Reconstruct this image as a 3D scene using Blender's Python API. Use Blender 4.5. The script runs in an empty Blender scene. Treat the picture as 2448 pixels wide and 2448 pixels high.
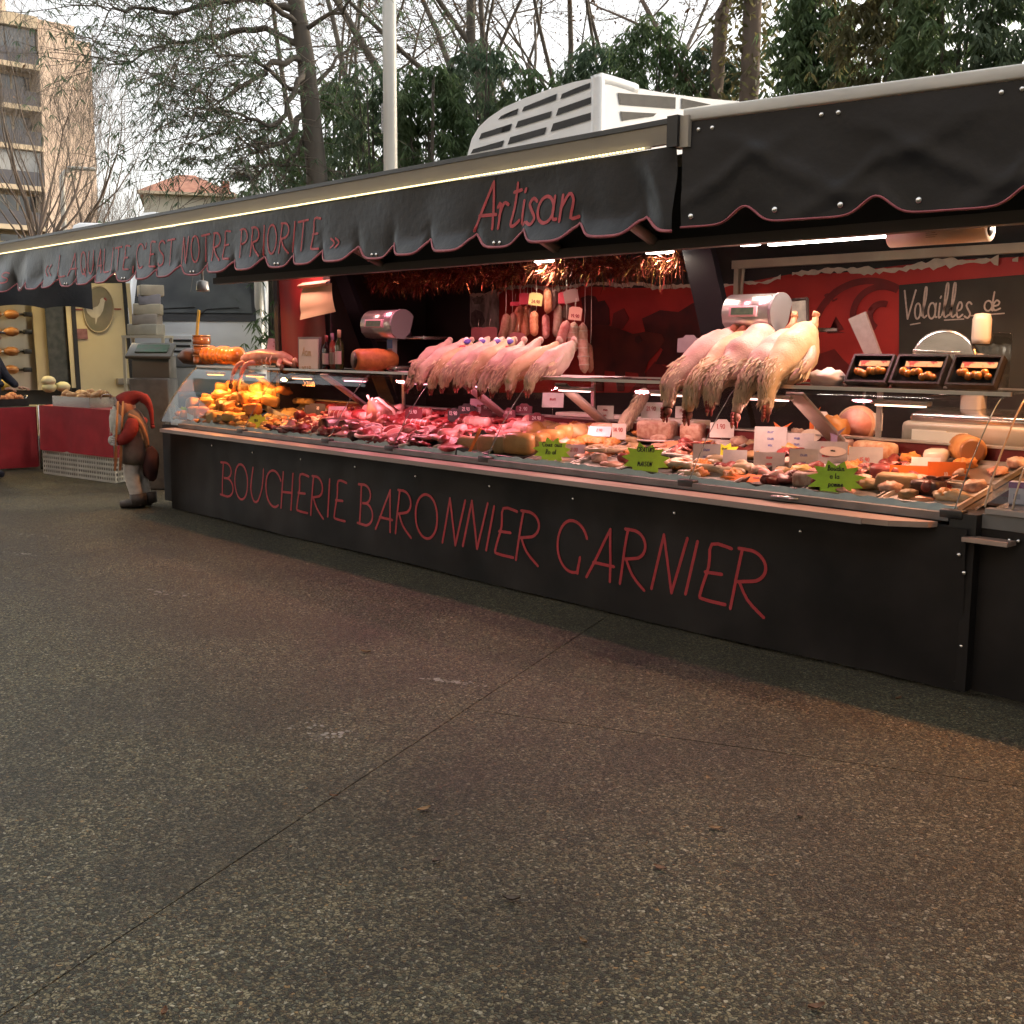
import bpy, bmesh, math, random
from mathutils import Vector, Matrix, noise

scene = bpy.context.scene
COL = scene.collection
R = math.radians

# ------------------------------------------------------------------ camera
CAM_POS = Vector((2.4236, -4.8625, 1.55))
HEAD, PITCH, ROLL, FPX = 138.2, 8.1, 0.35, 2767.0
_h, _p, _r = R(HEAD), R(PITCH), R(ROLL)
CF = Vector((math.cos(_h) * math.cos(_p), math.sin(_h) * math.cos(_p), -math.sin(_p)))
_rt = Vector((math.sin(_h), -math.cos(_h), 0))
_up = _rt.cross(CF)
CR = _rt * math.cos(_r) + _up * math.sin(_r)
CU = _up * math.cos(_r) - _rt * math.sin(_r)
cam_data = bpy.data.cameras.new("camera")
cam = bpy.data.objects.new("camera", cam_data)
COL.objects.link(cam)
cam.matrix_world = Matrix(((CR.x, CU.x, -CF.x, CAM_POS.x), (CR.y, CU.y, -CF.y, CAM_POS.y),
                           (CR.z, CU.z, -CF.z, CAM_POS.z), (0, 0, 0, 1)))
cam_data.sensor_width = 36
cam_data.lens = 36 * FPX / 2448
cam_data.clip_start = 0.05
cam_data.clip_end = 2000
scene.camera = cam

# ------------------------------------------------------------------ daylight: low winter sun behind thin cloud
SUN_AZ, SUN_EL = 76.0, 14.0          # azimuth counted from +X towards +Y
world = bpy.data.worlds.new("World")
scene.world = world
world.use_nodes = True
_n = world.node_tree.nodes
_l = world.node_tree.links
_n.clear()
_sky = _n.new("ShaderNodeTexSky")
_sky.sky_type = 'NISHITA'
_sky.sun_disc = False
_sky.sun_elevation = R(SUN_EL)
_sky.sun_rotation = R(90 - SUN_AZ)
_sky.air_density = 0.7
_sky.dust_density = 4.0
_sky.ozone_density = 0.3
_bg = _n.new("ShaderNodeBackground")
_bg.inputs[1].default_value = 0.15
_out = _n.new("ShaderNodeOutputWorld")
_veil = _n.new("ShaderNodeMix")          # thin even cloud over the whole sky
_veil.data_type = 'RGBA'
_veil.inputs[0].default_value = 0.5
_veil.inputs[7].default_value = (6.8, 6.6, 6.15, 1)
_l.new(_sky.outputs[0], _veil.inputs[6])
_l.new(_veil.outputs[2], _bg.inputs[0])
_l.new(_bg.outputs[0], _out.inputs[0])
_sd = bpy.data.lights.new("sun", 'SUN')
_sd.energy = 2.0
_sd.angle = R(14)
_sd.color = (1.0, 0.86, 0.70)
sun = bpy.data.objects.new("sun", _sd)
COL.objects.link(sun)
_sv = Vector((math.cos(R(SUN_AZ)) * math.cos(R(SUN_EL)), math.sin(R(SUN_AZ)) * math.cos(R(SUN_EL)), math.sin(R(SUN_EL))))
sun.rotation_euler = _sv.to_track_quat('Z', 'Y').to_euler()
sun.location = (0, 0, 30)

vs = scene.view_settings
vs.view_transform = 'Standard'
vs.look = 'None'
vs.exposure = 1.3
vs.gamma = 1.0
vs.use_curve_mapping = False
scene.render.engine = 'CYCLES'
scene.cycles.use_denoising = True
try:
    scene.cycles.denoiser = 'OPENIMAGEDENOISE'
except Exception:
    pass
scene.cycles.max_bounces = 6
scene.cycles.diffuse_bounces = 3
scene.cycles.glossy_bounces = 3
scene.cycles.transmission_bounces = 3
scene.cycles.use_adaptive_sampling = True
scene.cycles.adaptive_threshold = 0.035
scene.cycles.adaptive_min_samples = 16
scene.cycles.transparent_max_bounces = 12
scene.cycles.caustics_reflective = False
scene.cycles.caustics_refractive = False
scene.cycles.sample_clamp_indirect = 6.0

# photograph helpers: (x, y) are counted on a 1932 x 1932 view of the picture
K = 2448 / 1932.0
def ray(x, y):
    return CF * FPX + CR * (x * K - 1224) - CU * (y * K - 1224)
def at(x, y, Y):
    d = ray(x, y); return CAM_POS + d * ((Y - CAM_POS.y) / d.y)
def atz(x, y, Z):
    d = ray(x, y); return CAM_POS + d * ((Z - CAM_POS.z) / d.z)
def atx(x, y, X):
    d = ray(x, y); return CAM_POS + d * ((X - CAM_POS.x) / d.x)
def far(x, y, dist):
    d = ray(x, y); return CAM_POS + d * (dist / math.hypot(d.x, d.y))
DECK_P, DECK_N = Vector((0, .1, .81)), Vector((0, -.15, .68))
def deck(x, y):
    d = ray(x, y); return CAM_POS + d * ((DECK_P - CAM_POS).dot(DECK_N) / d.dot(DECK_N))
def deck_z(Y):
    return .81 + (Y - .1) * .15 / .68
# ------------------------------------------------------------------ materials
MATS = {}
def mat(name, c1, c2=None, rough=.6, metal=0.0, scale=12.0, bump=0.0, bscale=None, spec=.5, detail=4.0,
        emit=None, estr=0.0, coat=0.0, rand=0.0, contrast=(.35, .65), stretch=None, sheen=0.0, trans=0.0, sss=0.0):
    if name in MATS: return MATS[name]
    m = bpy.data.materials.new(name); m.use_nodes = True
    n, l = m.node_tree.nodes, m.node_tree.links
    b = n['Principled BSDF']
    b.inputs['Roughness'].default_value = rough
    b.inputs['Metallic'].default_value = metal
    b.inputs['Specular IOR Level'].default_value = spec
    b.inputs['Coat Weight'].default_value = coat
    b.inputs['Coat Roughness'].default_value = .12
    if sheen: b.inputs['Sheen Weight'].default_value = sheen
    if sss:
        b.inputs['Subsurface Weight'].default_value = sss
        b.inputs['Subsurface Radius'].default_value = (.02, .008, .005)
        b.inputs['Subsurface Scale'].default_value = 1.0
    if trans: b.inputs['Transmission Weight'].default_value = trans
    c1 = tuple(c1); c2 = tuple(c2) if c2 else c1
    tc = n.new('ShaderNodeTexCoord'); src = tc.outputs['Object']
    if stretch:
        mp = n.new('ShaderNodeMapping'); mp.inputs['Scale'].default_value = stretch
        l.new(src, mp.inputs['Vector']); src = mp.outputs['Vector']
    col = None
    if c1 != c2:
        nz = n.new('ShaderNodeTexNoise'); nz.inputs['Scale'].default_value = scale; nz.inputs['Detail'].default_value = detail
        l.new(src, nz.inputs['Vector'])
        rp = n.new('ShaderNodeValToRGB')
        rp.color_ramp.elements[0].position = contrast[0]; rp.color_ramp.elements[1].position = contrast[1]
        rp.color_ramp.elements[0].color = c1 + (1,); rp.color_ramp.elements[1].color = c2 + (1,)
        l.new(nz.outputs['Fac'], rp.inputs['Fac']); col = rp.outputs['Color']
    if rand:
        oi = n.new('ShaderNodeObjectInfo'); hs = n.new('ShaderNodeHueSaturation')
        mr = n.new('ShaderNodeMapRange'); mr.inputs['To Min'].default_value = 1 - rand; mr.inputs['To Max'].default_value = 1 + rand
        l.new(oi.outputs['Random'], mr.inputs['Value']); l.new(mr.outputs['Result'], hs.inputs['Value'])
        if col: l.new(col, hs.inputs['Color'])
        else: hs.inputs['Color'].default_value = c1 + (1,)
        col = hs.outputs['Color']
    if col: l.new(col, b.inputs['Base Color'])
    else: b.inputs['Base Color'].default_value = c1 + (1,)
    if bump:
        nb = n.new('ShaderNodeTexNoise'); nb.inputs['Scale'].default_value = bscale or scale * 3; nb.inputs['Detail'].default_value = 5
        l.new(src, nb.inputs['Vector'])
        bp = n.new('ShaderNodeBump'); bp.inputs['Strength'].default_value = bump; bp.inputs['Distance'].default_value = .01
        l.new(nb.outputs['Fac'], bp.inputs['Height']); l.new(bp.outputs['Normal'], b.inputs['Normal'])
    if emit:
        b.inputs['Emission Color'].default_value = tuple(emit) + (1,)
        b.inputs['Emission Strength'].default_value = estr
    MATS[name] = m
    return m

def pane_mat(name, tint, rough=.02, ior=1.45, extra=0.0):
    """thin sheet of glass: see-through with a Fresnel reflection"""
    if name in MATS: return MATS[name]
    m = bpy.data.materials.new(name); m.use_nodes = True
    n, l = m.node_tree.nodes, m.node_tree.links
    n.clear()
    out = n.new('ShaderNodeOutputMaterial'); mx = n.new('ShaderNodeMixShader')
    tr = n.new('ShaderNodeBsdfTransparent'); tr.inputs[0].default_value = tuple(tint) + (1,)
    gl = n.new('ShaderNodeBsdfGlossy'); gl.inputs['Roughness'].default_value = rough
    fr = n.new('ShaderNodeFresnel'); fr.inputs[0].default_value = ior
    fac = fr.outputs[0]
    if extra:
        ad = n.new('ShaderNodeMath'); ad.operation = 'ADD'; ad.inputs[1].default_value = extra; ad.use_clamp = True
        l.new(fac, ad.inputs[0]); fac = ad.outputs[0]
    l.new(fac, mx.inputs[0]); l.new(tr.outputs[0], mx.inputs[1]); l.new(gl.outputs[0], mx.inputs[2])
    l.new(mx.outputs[0], out.inputs[0])
    MATS[name] = m
    return m

# ------------------------------------------------------------------ mesh building
class MB:
    def __init__(s): s.v = []; s.f = []; s.s = []
    def add(s, vs, fs, smooth=False):
        o = len(s.v); s.v.extend([tuple(p) for p in vs])
        s.f.extend([tuple(i + o for i in f) for f in fs]); s.s.extend([smooth] * len(fs)); return s
    def box(s, x0, x1, y0, y1, z0, z1):
        vs = [(x0,y0,z0),(x1,y0,z0),(x1,y1,z0),(x0,y1,z0),(x0,y0,z1),(x1,y0,z1),(x1,y1,z1),(x0,y1,z1)]
        return s.add(vs, [(3,2,1,0),(4,5,6,7),(0,1,5,4),(1,2,6,5),(2,3,7,6),(3,0,4,7)])
    def obox(s, c, h, rot=None, bev=0.0):
        """box centre c, half sizes h, rotation matrix; bev cuts the edges"""
        c = Vector(c)
        if bev <= 0:
            vs = [Vector((sx*h[0], sy*h[1], sz*h[2])) for sz in (-1,1) for sx, sy in ((-1,-1),(1,-1),(1,1),(-1,1))]
            fs = [(3,2,1,0),(4,5,6,7),(0,1,5,4),(1,2,6,5),(2,3,7,6),(3,0,4,7)]
        else:
            bm = bmesh.new(); bmesh.ops.create_cube(bm, size=2)
            for q in bm.verts: q.co = Vector((q.co.x*h[0], q.co.y*h[1], q.co.z*h[2]))
            bmesh.ops.bevel(bm, geom=bm.edges[:], offset=bev, segments=2, affect='EDGES', profile=.5)
            bm.verts.ensure_lookup_table(); bm.verts.index_update()
            vs = [q.co.copy() for q in bm.verts]; fs = [tuple(q.index for q in f.verts) for f in bm.faces]; bm.free()
        if rot is not None: vs = [rot @ p for p in vs]
        return s.add([p + c for p in vs], fs, bev > 0)
    def tube(s, path, rad, n=8, caps=True, smooth=True, flat=1.0, up=None):
        path = [Vector(p) for p in path]; m = len(path)
        if not hasattr(rad, '__len__'): rad = [rad] * m
        vs = []; pu = Vector(up) if up else None
        for i, p in enumerate(path):
            t = (path[min(i+1, m-1)] - path[max(i-1, 0)])
            t = t.normalized() if t.length > 1e-9 else Vector((0,0,1))
            if pu is None: pu = Vector((0,0,1)) if abs(t.z) < .9 else Vector((1,0,0))
            a = t.cross(pu)
            a = a.normalized() if a.length > 1e-6 else t.orthogonal().normalized()
            b = a.cross(t).normalized(); pu = b
            for k in range(n):
                w = 2*math.pi*k/n
                vs.append(p + a*(math.cos(w)*rad[i]) + b*(math.sin(w)*rad[i]*flat))
        fs = [(i*n+k, i*n+(k+1)%n, (i+1)*n+(k+1)%n, (i+1)*n+k) for i in range(m-1) for k in range(n)]
        if caps: fs += [tuple(range(n))[::-1], tuple((m-1)*n+k for k in range(n))]
        return s.add(vs, fs, smooth)
    def lathe(s, prof, c=(0,0,0), n=20, axis=None, smooth=True, a0=0, a1=2*math.pi):
        """prof: (radius, height) pairs about z, or about the rotation matrix axis"""
        c = Vector(c); vs = []; full = abs(a1-a0-2*math.pi) < 1e-6; cnt = n if full else n+1
        for r, h in prof:
            for k in range(cnt):
                w = a0 + (a1-a0)*k/n
                p = Vector((r*math.cos(w), r*math.sin(w), h))
                vs.append(c + (axis @ p if axis is not None else p))
        fs = []
        for i in range(len(prof)-1):
            for k in range(n):
                k2 = (k+1) % cnt
                fs.append((i*cnt+k, i*cnt+k2, (i+1)*cnt+k2, (i+1)*cnt+k))
        if full:
            if prof[0][0] > 1e-6: fs.append(tuple(range(cnt))[::-1])
            if prof[-1][0] > 1e-6: fs.append(tuple((len(prof)-1)*cnt+k for k in range(cnt)))
        return s.add(vs, fs, smooth)
    def ball(s, c, r, rot=None, seg=12, rings=8, amp=0.0, freq=3.0, seed=0.0, flatb=None):
        c = Vector(c); r = (r,r,r) if not hasattr(r,'__len__') else r
        vs = []
        def pt(x,y,z):
            p = Vector((x,y,z))
            if amp:
                k = 1 + amp*noise.noise(p*freq + Vector((seed*7.3, seed*3.1, seed*1.7)))
                p = p*k
            if flatb is not None and p.z < flatb: p.z = flatb
            p = Vector((p.x*r[0], p.y*r[1], p.z*r[2]))
            return c + (rot @ p if rot is not None else p)
        vs.append(pt(0,0,1))
        for i in range(1, rings):
            th = math.pi*i/rings
            for k in range(seg):
                w = 2*math.pi*k/seg
                vs.append(pt(math.sin(th)*math.cos(w), math.sin(th)*math.sin(w), math.cos(th)))
        vs.append(pt(0,0,-1)); e = len(vs)-1
        fs = [(0, 1+k, 1+(k+1)%seg) for k in range(seg)]
        for i in range(rings-2):
            for k in range(seg):
                a = 1+i*seg; b = a+seg
                fs.append((a+k, b+k, b+(k+1)%seg, a+(k+1)%seg))
        a = 1+(rings-2)*seg
        fs += [(a+k, e, a+(k+1)%seg) for k in range(seg)]
        return s.add(vs, fs, True)
    def prism(s, pts, fn, d0, d1, smooth=False):
        """polygon pts (a, b) -> fn(a, b, depth); extruded from d0 to d1"""
        n = len(pts)
        vs = [fn(a,b,d0) for a,b in pts] + [fn(a,b,d1) for a,b in pts]
        fs = [tuple(range(n)), tuple(range(2*n-1, n-1, -1))] + [(i, n+i, n+(i+1)%n, (i+1)%n) for i in range(n)]
        return s.add(vs, fs, smooth)
    def sheet(s, fn, nu, nv, smooth=True):
        vs = [fn(i/nu, j/nv) for j in range(nv+1) for i in range(nu+1)]
        fs = [(j*(nu+1)+i, j*(nu+1)+i+1, (j+1)*(nu+1)+i+1, (j+1)*(nu+1)+i) for j in range(nv) for i in range(nu)]
        return s.add(vs, fs, smooth)
    def mesh(s, name, m):
        me = bpy.data.meshes.new(name); me.from_pydata([tuple(p) for p in s.v], [], s.f)
        me.polygons.foreach_set('use_smooth', s.s)
        me.materials.append(m); me.update(); return me

def link(me, name, parent=None, absolute=False):
    o = bpy.data.objects.new(name, me); COL.objects.link(o)
    if parent is not None:
        o.parent = parent
        if absolute:
            o.matrix_parent_inverse = (Matrix.Translation(parent.location) @ parent.rotation_euler.to_matrix().to_4x4()).inverted()
    return o
def part(mb, name, m, parent, absolute=False, label=None):
    o = link(mb.mesh(name, m), name, parent, absolute)
    if label: o['label'] = label
    return o
def tag(o, label, cat, group=None):
    o['label'] = label; o['category'] = cat
    if group: o['group'] = group
    return o
def thing(name, label, cat, loc=(0,0,0), rotz=0.0, group=None):
    o = bpy.data.objects.new(name, None); COL.objects.link(o)
    o.empty_display_size = .1; o.location = loc; o.rotation_euler = (0,0,rotz)
    return tag(o, label, cat, group)
def solo(mb, name, m, label, cat, group=None, loc=(0,0,0), rot=(0,0,0)):
    o = link(mb.mesh(name, m), name); o.location = loc; o.rotation_euler = rot
    return tag(o, label, cat, group)
def structure(mb, name, m, parent=None):
    o = link(mb.mesh(name, m), name, parent)
    if parent is None: o['kind'] = 'structure'
    return o
KIDS = {}
def copy_tree(o, label=None, loc=None, rot=None, scale=None, group=None):
    r = o.copy(); COL.objects.link(r)
    if label: r['label'] = label
    if group: r['group'] = group
    if loc is not None: r.location = loc
    if rot is not None: r.rotation_euler = rot
    if scale is not None: r.scale = scale if hasattr(scale,'__len__') else (scale,)*3
    if o.name not in KIDS: KIDS[o.name] = [(ch, list(ch.children)) for ch in o.children]
    for ch, sub in KIDS[o.name]:
        c = ch.copy(); COL.objects.link(c); c.parent = r
        for g in sub:
            d = g.copy(); COL.objects.link(d); d.parent = c
    return r
def rotm(rx=0, ry=0, rz=0):
    return Matrix.Rotation(rz,3,'Z') @ Matrix.Rotation(ry,3,'Y') @ Matrix.Rotation(rx,3,'X')
def smoothpath(pts, sub=5):
    pts = [Vector(p) for p in pts]
    if len(pts) < 3: return pts
    out = []
    for i in range(len(pts)-1):
        p0 = pts[max(i-1,0)]; p1 = pts[i]; p2 = pts[i+1]; p3 = pts[min(i+2,len(pts)-1)]
        for k in range(sub):
            t = k/sub
            out.append(.5*((2*p1)+(p2-p0)*t+(2*p0-5*p1+4*p2-p3)*t*t+(3*p1-p0-3*p2+p3)*t*t*t))
    out.append(pts[-1]); return out

# ------------------------------------------------------------------ brush lettering: flat painted strokes
def arc(cx, cy, rx, ry, a0, a1, n=14):
    return [(cx+rx*math.cos(R(a0+(a1-a0)*i/n)), cy+ry*math.sin(R(a0+(a1-a0)*i/n))) for i in range(n+1)]
GL = {
 'A': [[(0,0),(.45,.52),(.86,1)],[(.86,1),(.87,.5),(.86,0)],[(.24,.31),(1,.30)]],
 'B': [[(.28,1),(.22,.5),(.16,.02)], [(.10,.99)]+arc(.42,.77,.42,.23,90,-75)+[(.32,.54)]+arc(.5,.28,.48,.27,80,-90)+[(.02,.03)]],
 'C': [arc(.62,.5,.6,.5,30,100)+arc(.62,.5,.6,.5,105,300)],
 'D': [[(.2,1),(.12,0)], [(.05,1)]+arc(.3,.5,.68,.5,90,-90)+[(0,0)]],
 'E': [[(.98,.98),(.35,1),(.28,.6),(.06,.12),(.12,.02),(.85,0)],[(.18,.5),(.7,.51)]],
 'G': [arc(.62,.55,.6,.45,20,100)+arc(.62,.5,.6,.5,105,290)+[(.86,.12),(.93,.3)],[(.93,.32),(.84,0)]],
 'H': [[(.22,1),(0,0)],[(1,1),(.78,0)],[(.12,.45),(.9,.47)]],
 'I': [[(.85,1),(.15,0)]],
 'L': [[(.2,1),(.1,.5),(.05,.02),(.95,0)]],
 'M': [[(0,0),(.2,1),(.5,.3),(.85,1),(1,0)]],
 'N': [[(0,0),(.33,1)],[(.33,1),(.6,0)],[(.6,0),(1,1)]],
 'O': [arc(.5,.5,.48,.5,80,445,24)],
 'P': [[(.3,1),(.1,0)],[(.12,.98)]+arc(.45,.74,.5,.26,90,-80)+[(.22,.46)]],
 'Q': [arc(.5,.5,.46,.5,80,445,24),[(.5,.25),(1,-.1)]],
 'R': [[(.3,.98),(.15,.5),(.02,0)],[(.2,1)]+arc(.5,.75,.48,.25,90,-70)+[(.2,.46)],[(.25,.46),(.5,.2),(.98,-.03)]],
 'S': [[(.95,.88),(.6,1),(.2,.85),(.3,.6),(.75,.4),(.7,.1),(.3,0),(0,.12)]],
 'T': [[(0,.97),(1,1)],[(.55,.98),(.4,0)]],
 'U': [[(.2,1),(.02,.4),(.2,.03),(.55,.05),(.85,.45),(1,1)]],
 'V': [[(0,1),(.4,0)],[(.4,0),(1,1)]],
 'Y': [[(0,1),(.45,.5)],[(1,1),(.25,0)]],
 "'": [[(.6,1),(.3,.78)]], ',': [[(.5,.1),(.3,-.15)]], '.': [[(.45,.03),(.55,.03)]],
 '<': [[(.45,.6),(.05,.35),(.4,.1)],[(.95,.6),(.55,.35),(.9,.1)]],
 '>': [[(.05,.6),(.45,.35),(.1,.1)],[(.55,.6),(.95,.35),(.6,.1)]],
 '0': [arc(.5,.5,.42,.5,90,450,18)], '1': [[(.2,.8),(.6,1),(.55,0)]],
 '2': [[(.05,.8),(.45,1),(.9,.75),(.5,.35),(0,.02),(1,0)]], '5': [[(.9,1),(.2,1),(.15,.55),(.7,.6),(.95,.25),(.55,0),(0,.1)]],
 '4': [[(.7,0),(.75,1),(0,.35),(1,.33)]], '8': [arc(.5,.75,.36,.25,-90,270,14),arc(.5,.25,.45,.25,90,450,14)],
 '9': [arc(.5,.7,.42,.3,0,360,14)+[(.9,.5),(.7,0)]],
 'a': [arc(.42,.27,.4,.27,40,400,16),[(.85,.52),(.8,.1),(1,.05)]],
 'd': [arc(.42,.27,.4,.27,40,400,16),[(1,1),(.85,.3),(.85,.02),(1.05,.05)]],
 'e': [[(.08,.25),(.6,.3),(.75,.45),(.4,.55),(.05,.3),(.25,.02),(.9,.12)]],
 'i': [[(.45,.52),(.3,.05),(.8,.06)],[(.5,.70),(.66,.76)]],
 'l': [[(.05,.1),(.6,.6),(.7,1),(.45,1),(.3,.5),(.35,.05),(.9,.1)]],
 'n': [[(.1,.52),(.0,0)],[(.02,.25),(.45,.53),(.7,.4),(.6,.05),(1,.06)]],
 'o': [arc(.45,.27,.42,.27,90,450,16)],
 'r': [[(0,.45),(.25,.52),(.12,0)],[(.15,.25),(.5,.52),(.9,.48)]],
 's': [[(.88,.47),(.55,.54),(.25,.43),(.5,.28),(.78,.13),(.5,.0),(.08,.06)]],
 't': [[(.75,.9),(.5,.35),(.3,.05),(.6,.02),(1,.12)],[(.45,.72),(1.05,.75)]],
 'u': [[(.08,.52),(.0,.15),(.3,.0),(.75,.3),(.85,.52)],[(.85,.52),(.8,.05),(1.05,.05)]],
 'p': [[(.15,.52),(0,-.35)],arc(.5,.27,.38,.26,160,-160,14)],
 'm': [[(.05,.52),(0,0)],[(.02,.25),(.28,.52),(.42,.35),(.4,0)],[(.42,.25),(.7,.52),(.85,.35),(.85,.03),(1,.05)]],
 'w': [[(0,.52),(.2,.02),(.48,.45),(.7,.02),(1,.55)]],
}
def ribbon(mb, pts, w, fn, lift):
    """flat stroke of width w along pts (a, b); fn(a, b, lift) -> point"""
    pts = [Vector((p[0], p[1], 0)) for p in pts]
    if len(pts) > 2: pts = smoothpath(pts, 3)
    q = [pts[0]]
    for p in pts[1:]:
        if (p - q[-1]).length > w*.08: q.append(p)
    pts = q; m = len(pts)
    if m < 2: pts = [pts[0], pts[0]+Vector((w*.3,0,0))]; m = 2
    L, Rr = [], []
    for i in range(m):
        t = (pts[min(i+1,m-1)] - pts[max(i-1,0)]).normalized(); nrm = Vector((-t.y, t.x, 0))
        L.append(pts[i] + nrm*w*.5); Rr.append(pts[i] - nrm*w*.5)
    t0 = (pts[1]-pts[0]).normalized(); t1 = (pts[-1]-pts[-2]).normalized()
    n0 = Vector((-t0.y,t0.x,0)); n1 = Vector((-t1.y,t1.x,0)); h = w*.5
    cap0 = [pts[0]-t0*h*.7+n0*h*.6, pts[0]-t0*h*.95, pts[0]-t0*h*.7-n0*h*.6]
    cap1 = [pts[-1]+t1*h*.7-n1*h*.6, pts[-1]+t1*h*.95, pts[-1]+t1*h*.7+n1*h*.6]
    vs = [fn(p.x,p.y,lift) for p in L] + [fn(p.x,p.y,lift) for p in Rr]
    fs = [(i, m+i, m+i+1, i+1) for i in range(m-1)]
    o = len(vs); vs += [fn(p.x,p.y,lift) for p in cap0]; fs.append((0, o, o+1, o+2, m))
    o = len(vs); vs += [fn(p.x,p.y,lift) for p in cap1]; fs.append((2*m-1, o, o+1, o+2, m-1))
    mb.add(vs, fs)
def glyph(ch, x0, x1, z0, z1, w, fn, lift=.0015):
    mb = MB()
    for i, st in enumerate(GL[ch]):
        ribbon(mb, [(x0+a*(x1-x0), z0+b*(z1-z0)) for a,b in st], w, fn, lift + .0005*i)
    return mb
def write(mb, text, x0, z0, h, w, fn, adv=.62, lift=.0015):
    """a line of small writing into one mesh"""
    x = x0
    for i, ch in enumerate(text):
        if ch in GL:
            k = .35 if ch in ".,'Ii1l" else 1.0
            for j, st in enumerate(GL[ch]):
                ribbon(mb, [(x+a*h*adv*.78*k, z0+b*h) for a,b in st], w, fn, lift+.0004*j)
            x += h*adv*(k if k == 1 else .55)
        else: x += h*adv*.6
    return x
# ------------------------------------------------------------------ ground: exposed-aggregate concrete slabs
def ground_mat():
    m = bpy.data.materials.new('exposed_aggregate'); m.use_nodes = True
    n, l = m.node_tree.nodes, m.node_tree.links; b = n['Principled BSDF']
    tc = n.new('ShaderNodeTexCoord'); src = tc.outputs['Object']
    v1 = n.new('ShaderNodeTexVoronoi'); v1.inputs['Scale'].default_value = 104; v1.inputs['Randomness'].default_value = 1
    v2 = n.new('ShaderNodeTexVoronoi'); v2.feature = 'DISTANCE_TO_EDGE'; v2.inputs['Scale'].default_value = 104
    wob = n.new('ShaderNodeTexNoise'); wob.inputs['Scale'].default_value = 60
    mxv = n.new('ShaderNodeVectorMath'); mxv.operation = 'MULTIPLY_ADD'
    mxv.inputs[1].default_value = (.02,.02,.02)
    l.new(src, wob.inputs['Vector']); l.new(wob.outputs['Color'], mxv.inputs[0]); l.new(src, mxv.inputs[2])
    l.new(mxv.outputs[0], v1.inputs['Vector']); l.new(mxv.outputs[0], v2.inputs['Vector'])
    sp = n.new('ShaderNodeSeparateColor'); l.new(v1.outputs['Color'], sp.inputs[0])
    rp = n.new('ShaderNodeValToRGB'); cr = rp.color_ramp; cr.interpolation = 'CONSTANT'
    cols = [(0,(.036,.035,.020)),(.16,(.19,.162,.086)),(.30,(.085,.085,.048)),(.44,(.26,.225,.128)),(.55,(.125,.092,.046)),
            (.66,(.150,.156,.105)),(.76,(.050,.052,.036)),(.85,(.30,.27,.165)),(.95,(.44,.41,.29)),(.985,(.34,.22,.09))]
    cr.elements[0].position = 0; cr.elements[0].color = cols[0][1]+(1,)
    cr.elements[1].position = cols[1][0]; cr.elements[1].color = cols[1][1]+(1,)
    for p,c in cols[2:]:
        e = cr.elements.new(p); e.color = c+(1,)
    l.new(sp.outputs[0], rp.inputs['Fac'])
    ed = n.new('ShaderNodeMapRange'); ed.inputs['From Min'].default_value = .0; ed.inputs['From Max'].default_value = .13
    l.new(v2.outputs['Distance'], ed.inputs['Value'])
    mo = n.new('ShaderNodeMix'); mo.data_type = 'RGBA'; mo.inputs[6].default_value = (.050,.045,.033,1)
    l.new(ed.outputs[0], mo.inputs[0]); l.new(rp.outputs['Color'], mo.inputs[7])
    # worn, stained and damp zones
    st = n.new('ShaderNodeTexNoise'); st.inputs['Scale'].default_value = .9; st.inputs['Detail'].default_value = 7; st.inputs['Roughness'].default_value = .62
    l.new(src, st.inputs['Vector'])
    sr = n.new('ShaderNodeMapRange'); sr.inputs['From Min'].default_value = .36; sr.inputs['From Max'].default_value = .66
    sr.inputs['To Min'].default_value = .30; sr.inputs['To Max'].default_value = .76
    l.new(st.outputs['Fac'], sr.inputs['Value'])
    hs = n.new('ShaderNodeHueSaturation'); l.new(mo.outputs[2], hs.inputs['Color']); l.new(sr.outputs[0], hs.inputs['Value'])
    # pale scuffs
    s2 = n.new('ShaderNodeTexNoise'); s2.inputs['Scale'].default_value = 2.3; s2.inputs['Detail'].default_value = 9; s2.inputs['Roughness'].default_value = .7
    l.new(src, s2.inputs['Vector'])
    r2 = n.new('ShaderNodeMapRange'); r2.inputs['From Min'].default_value = .62; r2.inputs['From Max'].default_value = .80; r2.inputs['To Max'].default_value = .45
    l.new(s2.outputs['Fac'], r2.inputs['Value'])
    mx = n.new('ShaderNodeMix'); mx.data_type = 'RGBA'; mx.inputs[7].default_value = (.24,.22,.19,1)
    l.new(r2.outputs[0], mx.inputs[0]); l.new(hs.outputs[0], mx.inputs[6]); l.new(mx.outputs[2], b.inputs['Base Color'])
    rr = n.new('ShaderNodeMapRange'); rr.inputs['To Min'].default_value = .42; rr.inputs['To Max'].default_value = .85
    l.new(st.outputs['Fac'], rr.inputs['Value']); l.new(rr.outputs[0], b.inputs['Roughness'])
    b.inputs['Specular IOR Level'].default_value = .35
    hm = n.new('ShaderNodeMath'); hm.operation = 'MULTIPLY'
    rh = n.new('ShaderNodeMapRange'); rh.inputs['To Min'].default_value = .4
    l.new(sp.outputs[1], rh.inputs['Value']); l.new(ed.outputs[0], hm.inputs[0]); l.new(rh.outputs[0], hm.inputs[1])
    bp = n.new('ShaderNodeBump'); bp.inputs['Strength'].default_value = 1.0; bp.inputs['Distance'].default_value = .006
    l.new(hm.outputs[0], bp.inputs['Height']); l.new(bp.outputs[0], b.inputs['Normal'])
    MATS['ground'] = m
    return m
GM = ground_mat()
g = MB(); g.add([(-900,-900,-.014),(900,-900,-.014),(900,900,-.014),(-900,900,-.014)], [(0,1,2,3)])
ground = structure(g, 'ground', GM)
SA, SB = Vector((-.425,.905,0)).normalized(), Vector((.905,.425,0)).normalized()
SJ = Vector((-1.31,-1.78,0))
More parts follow.
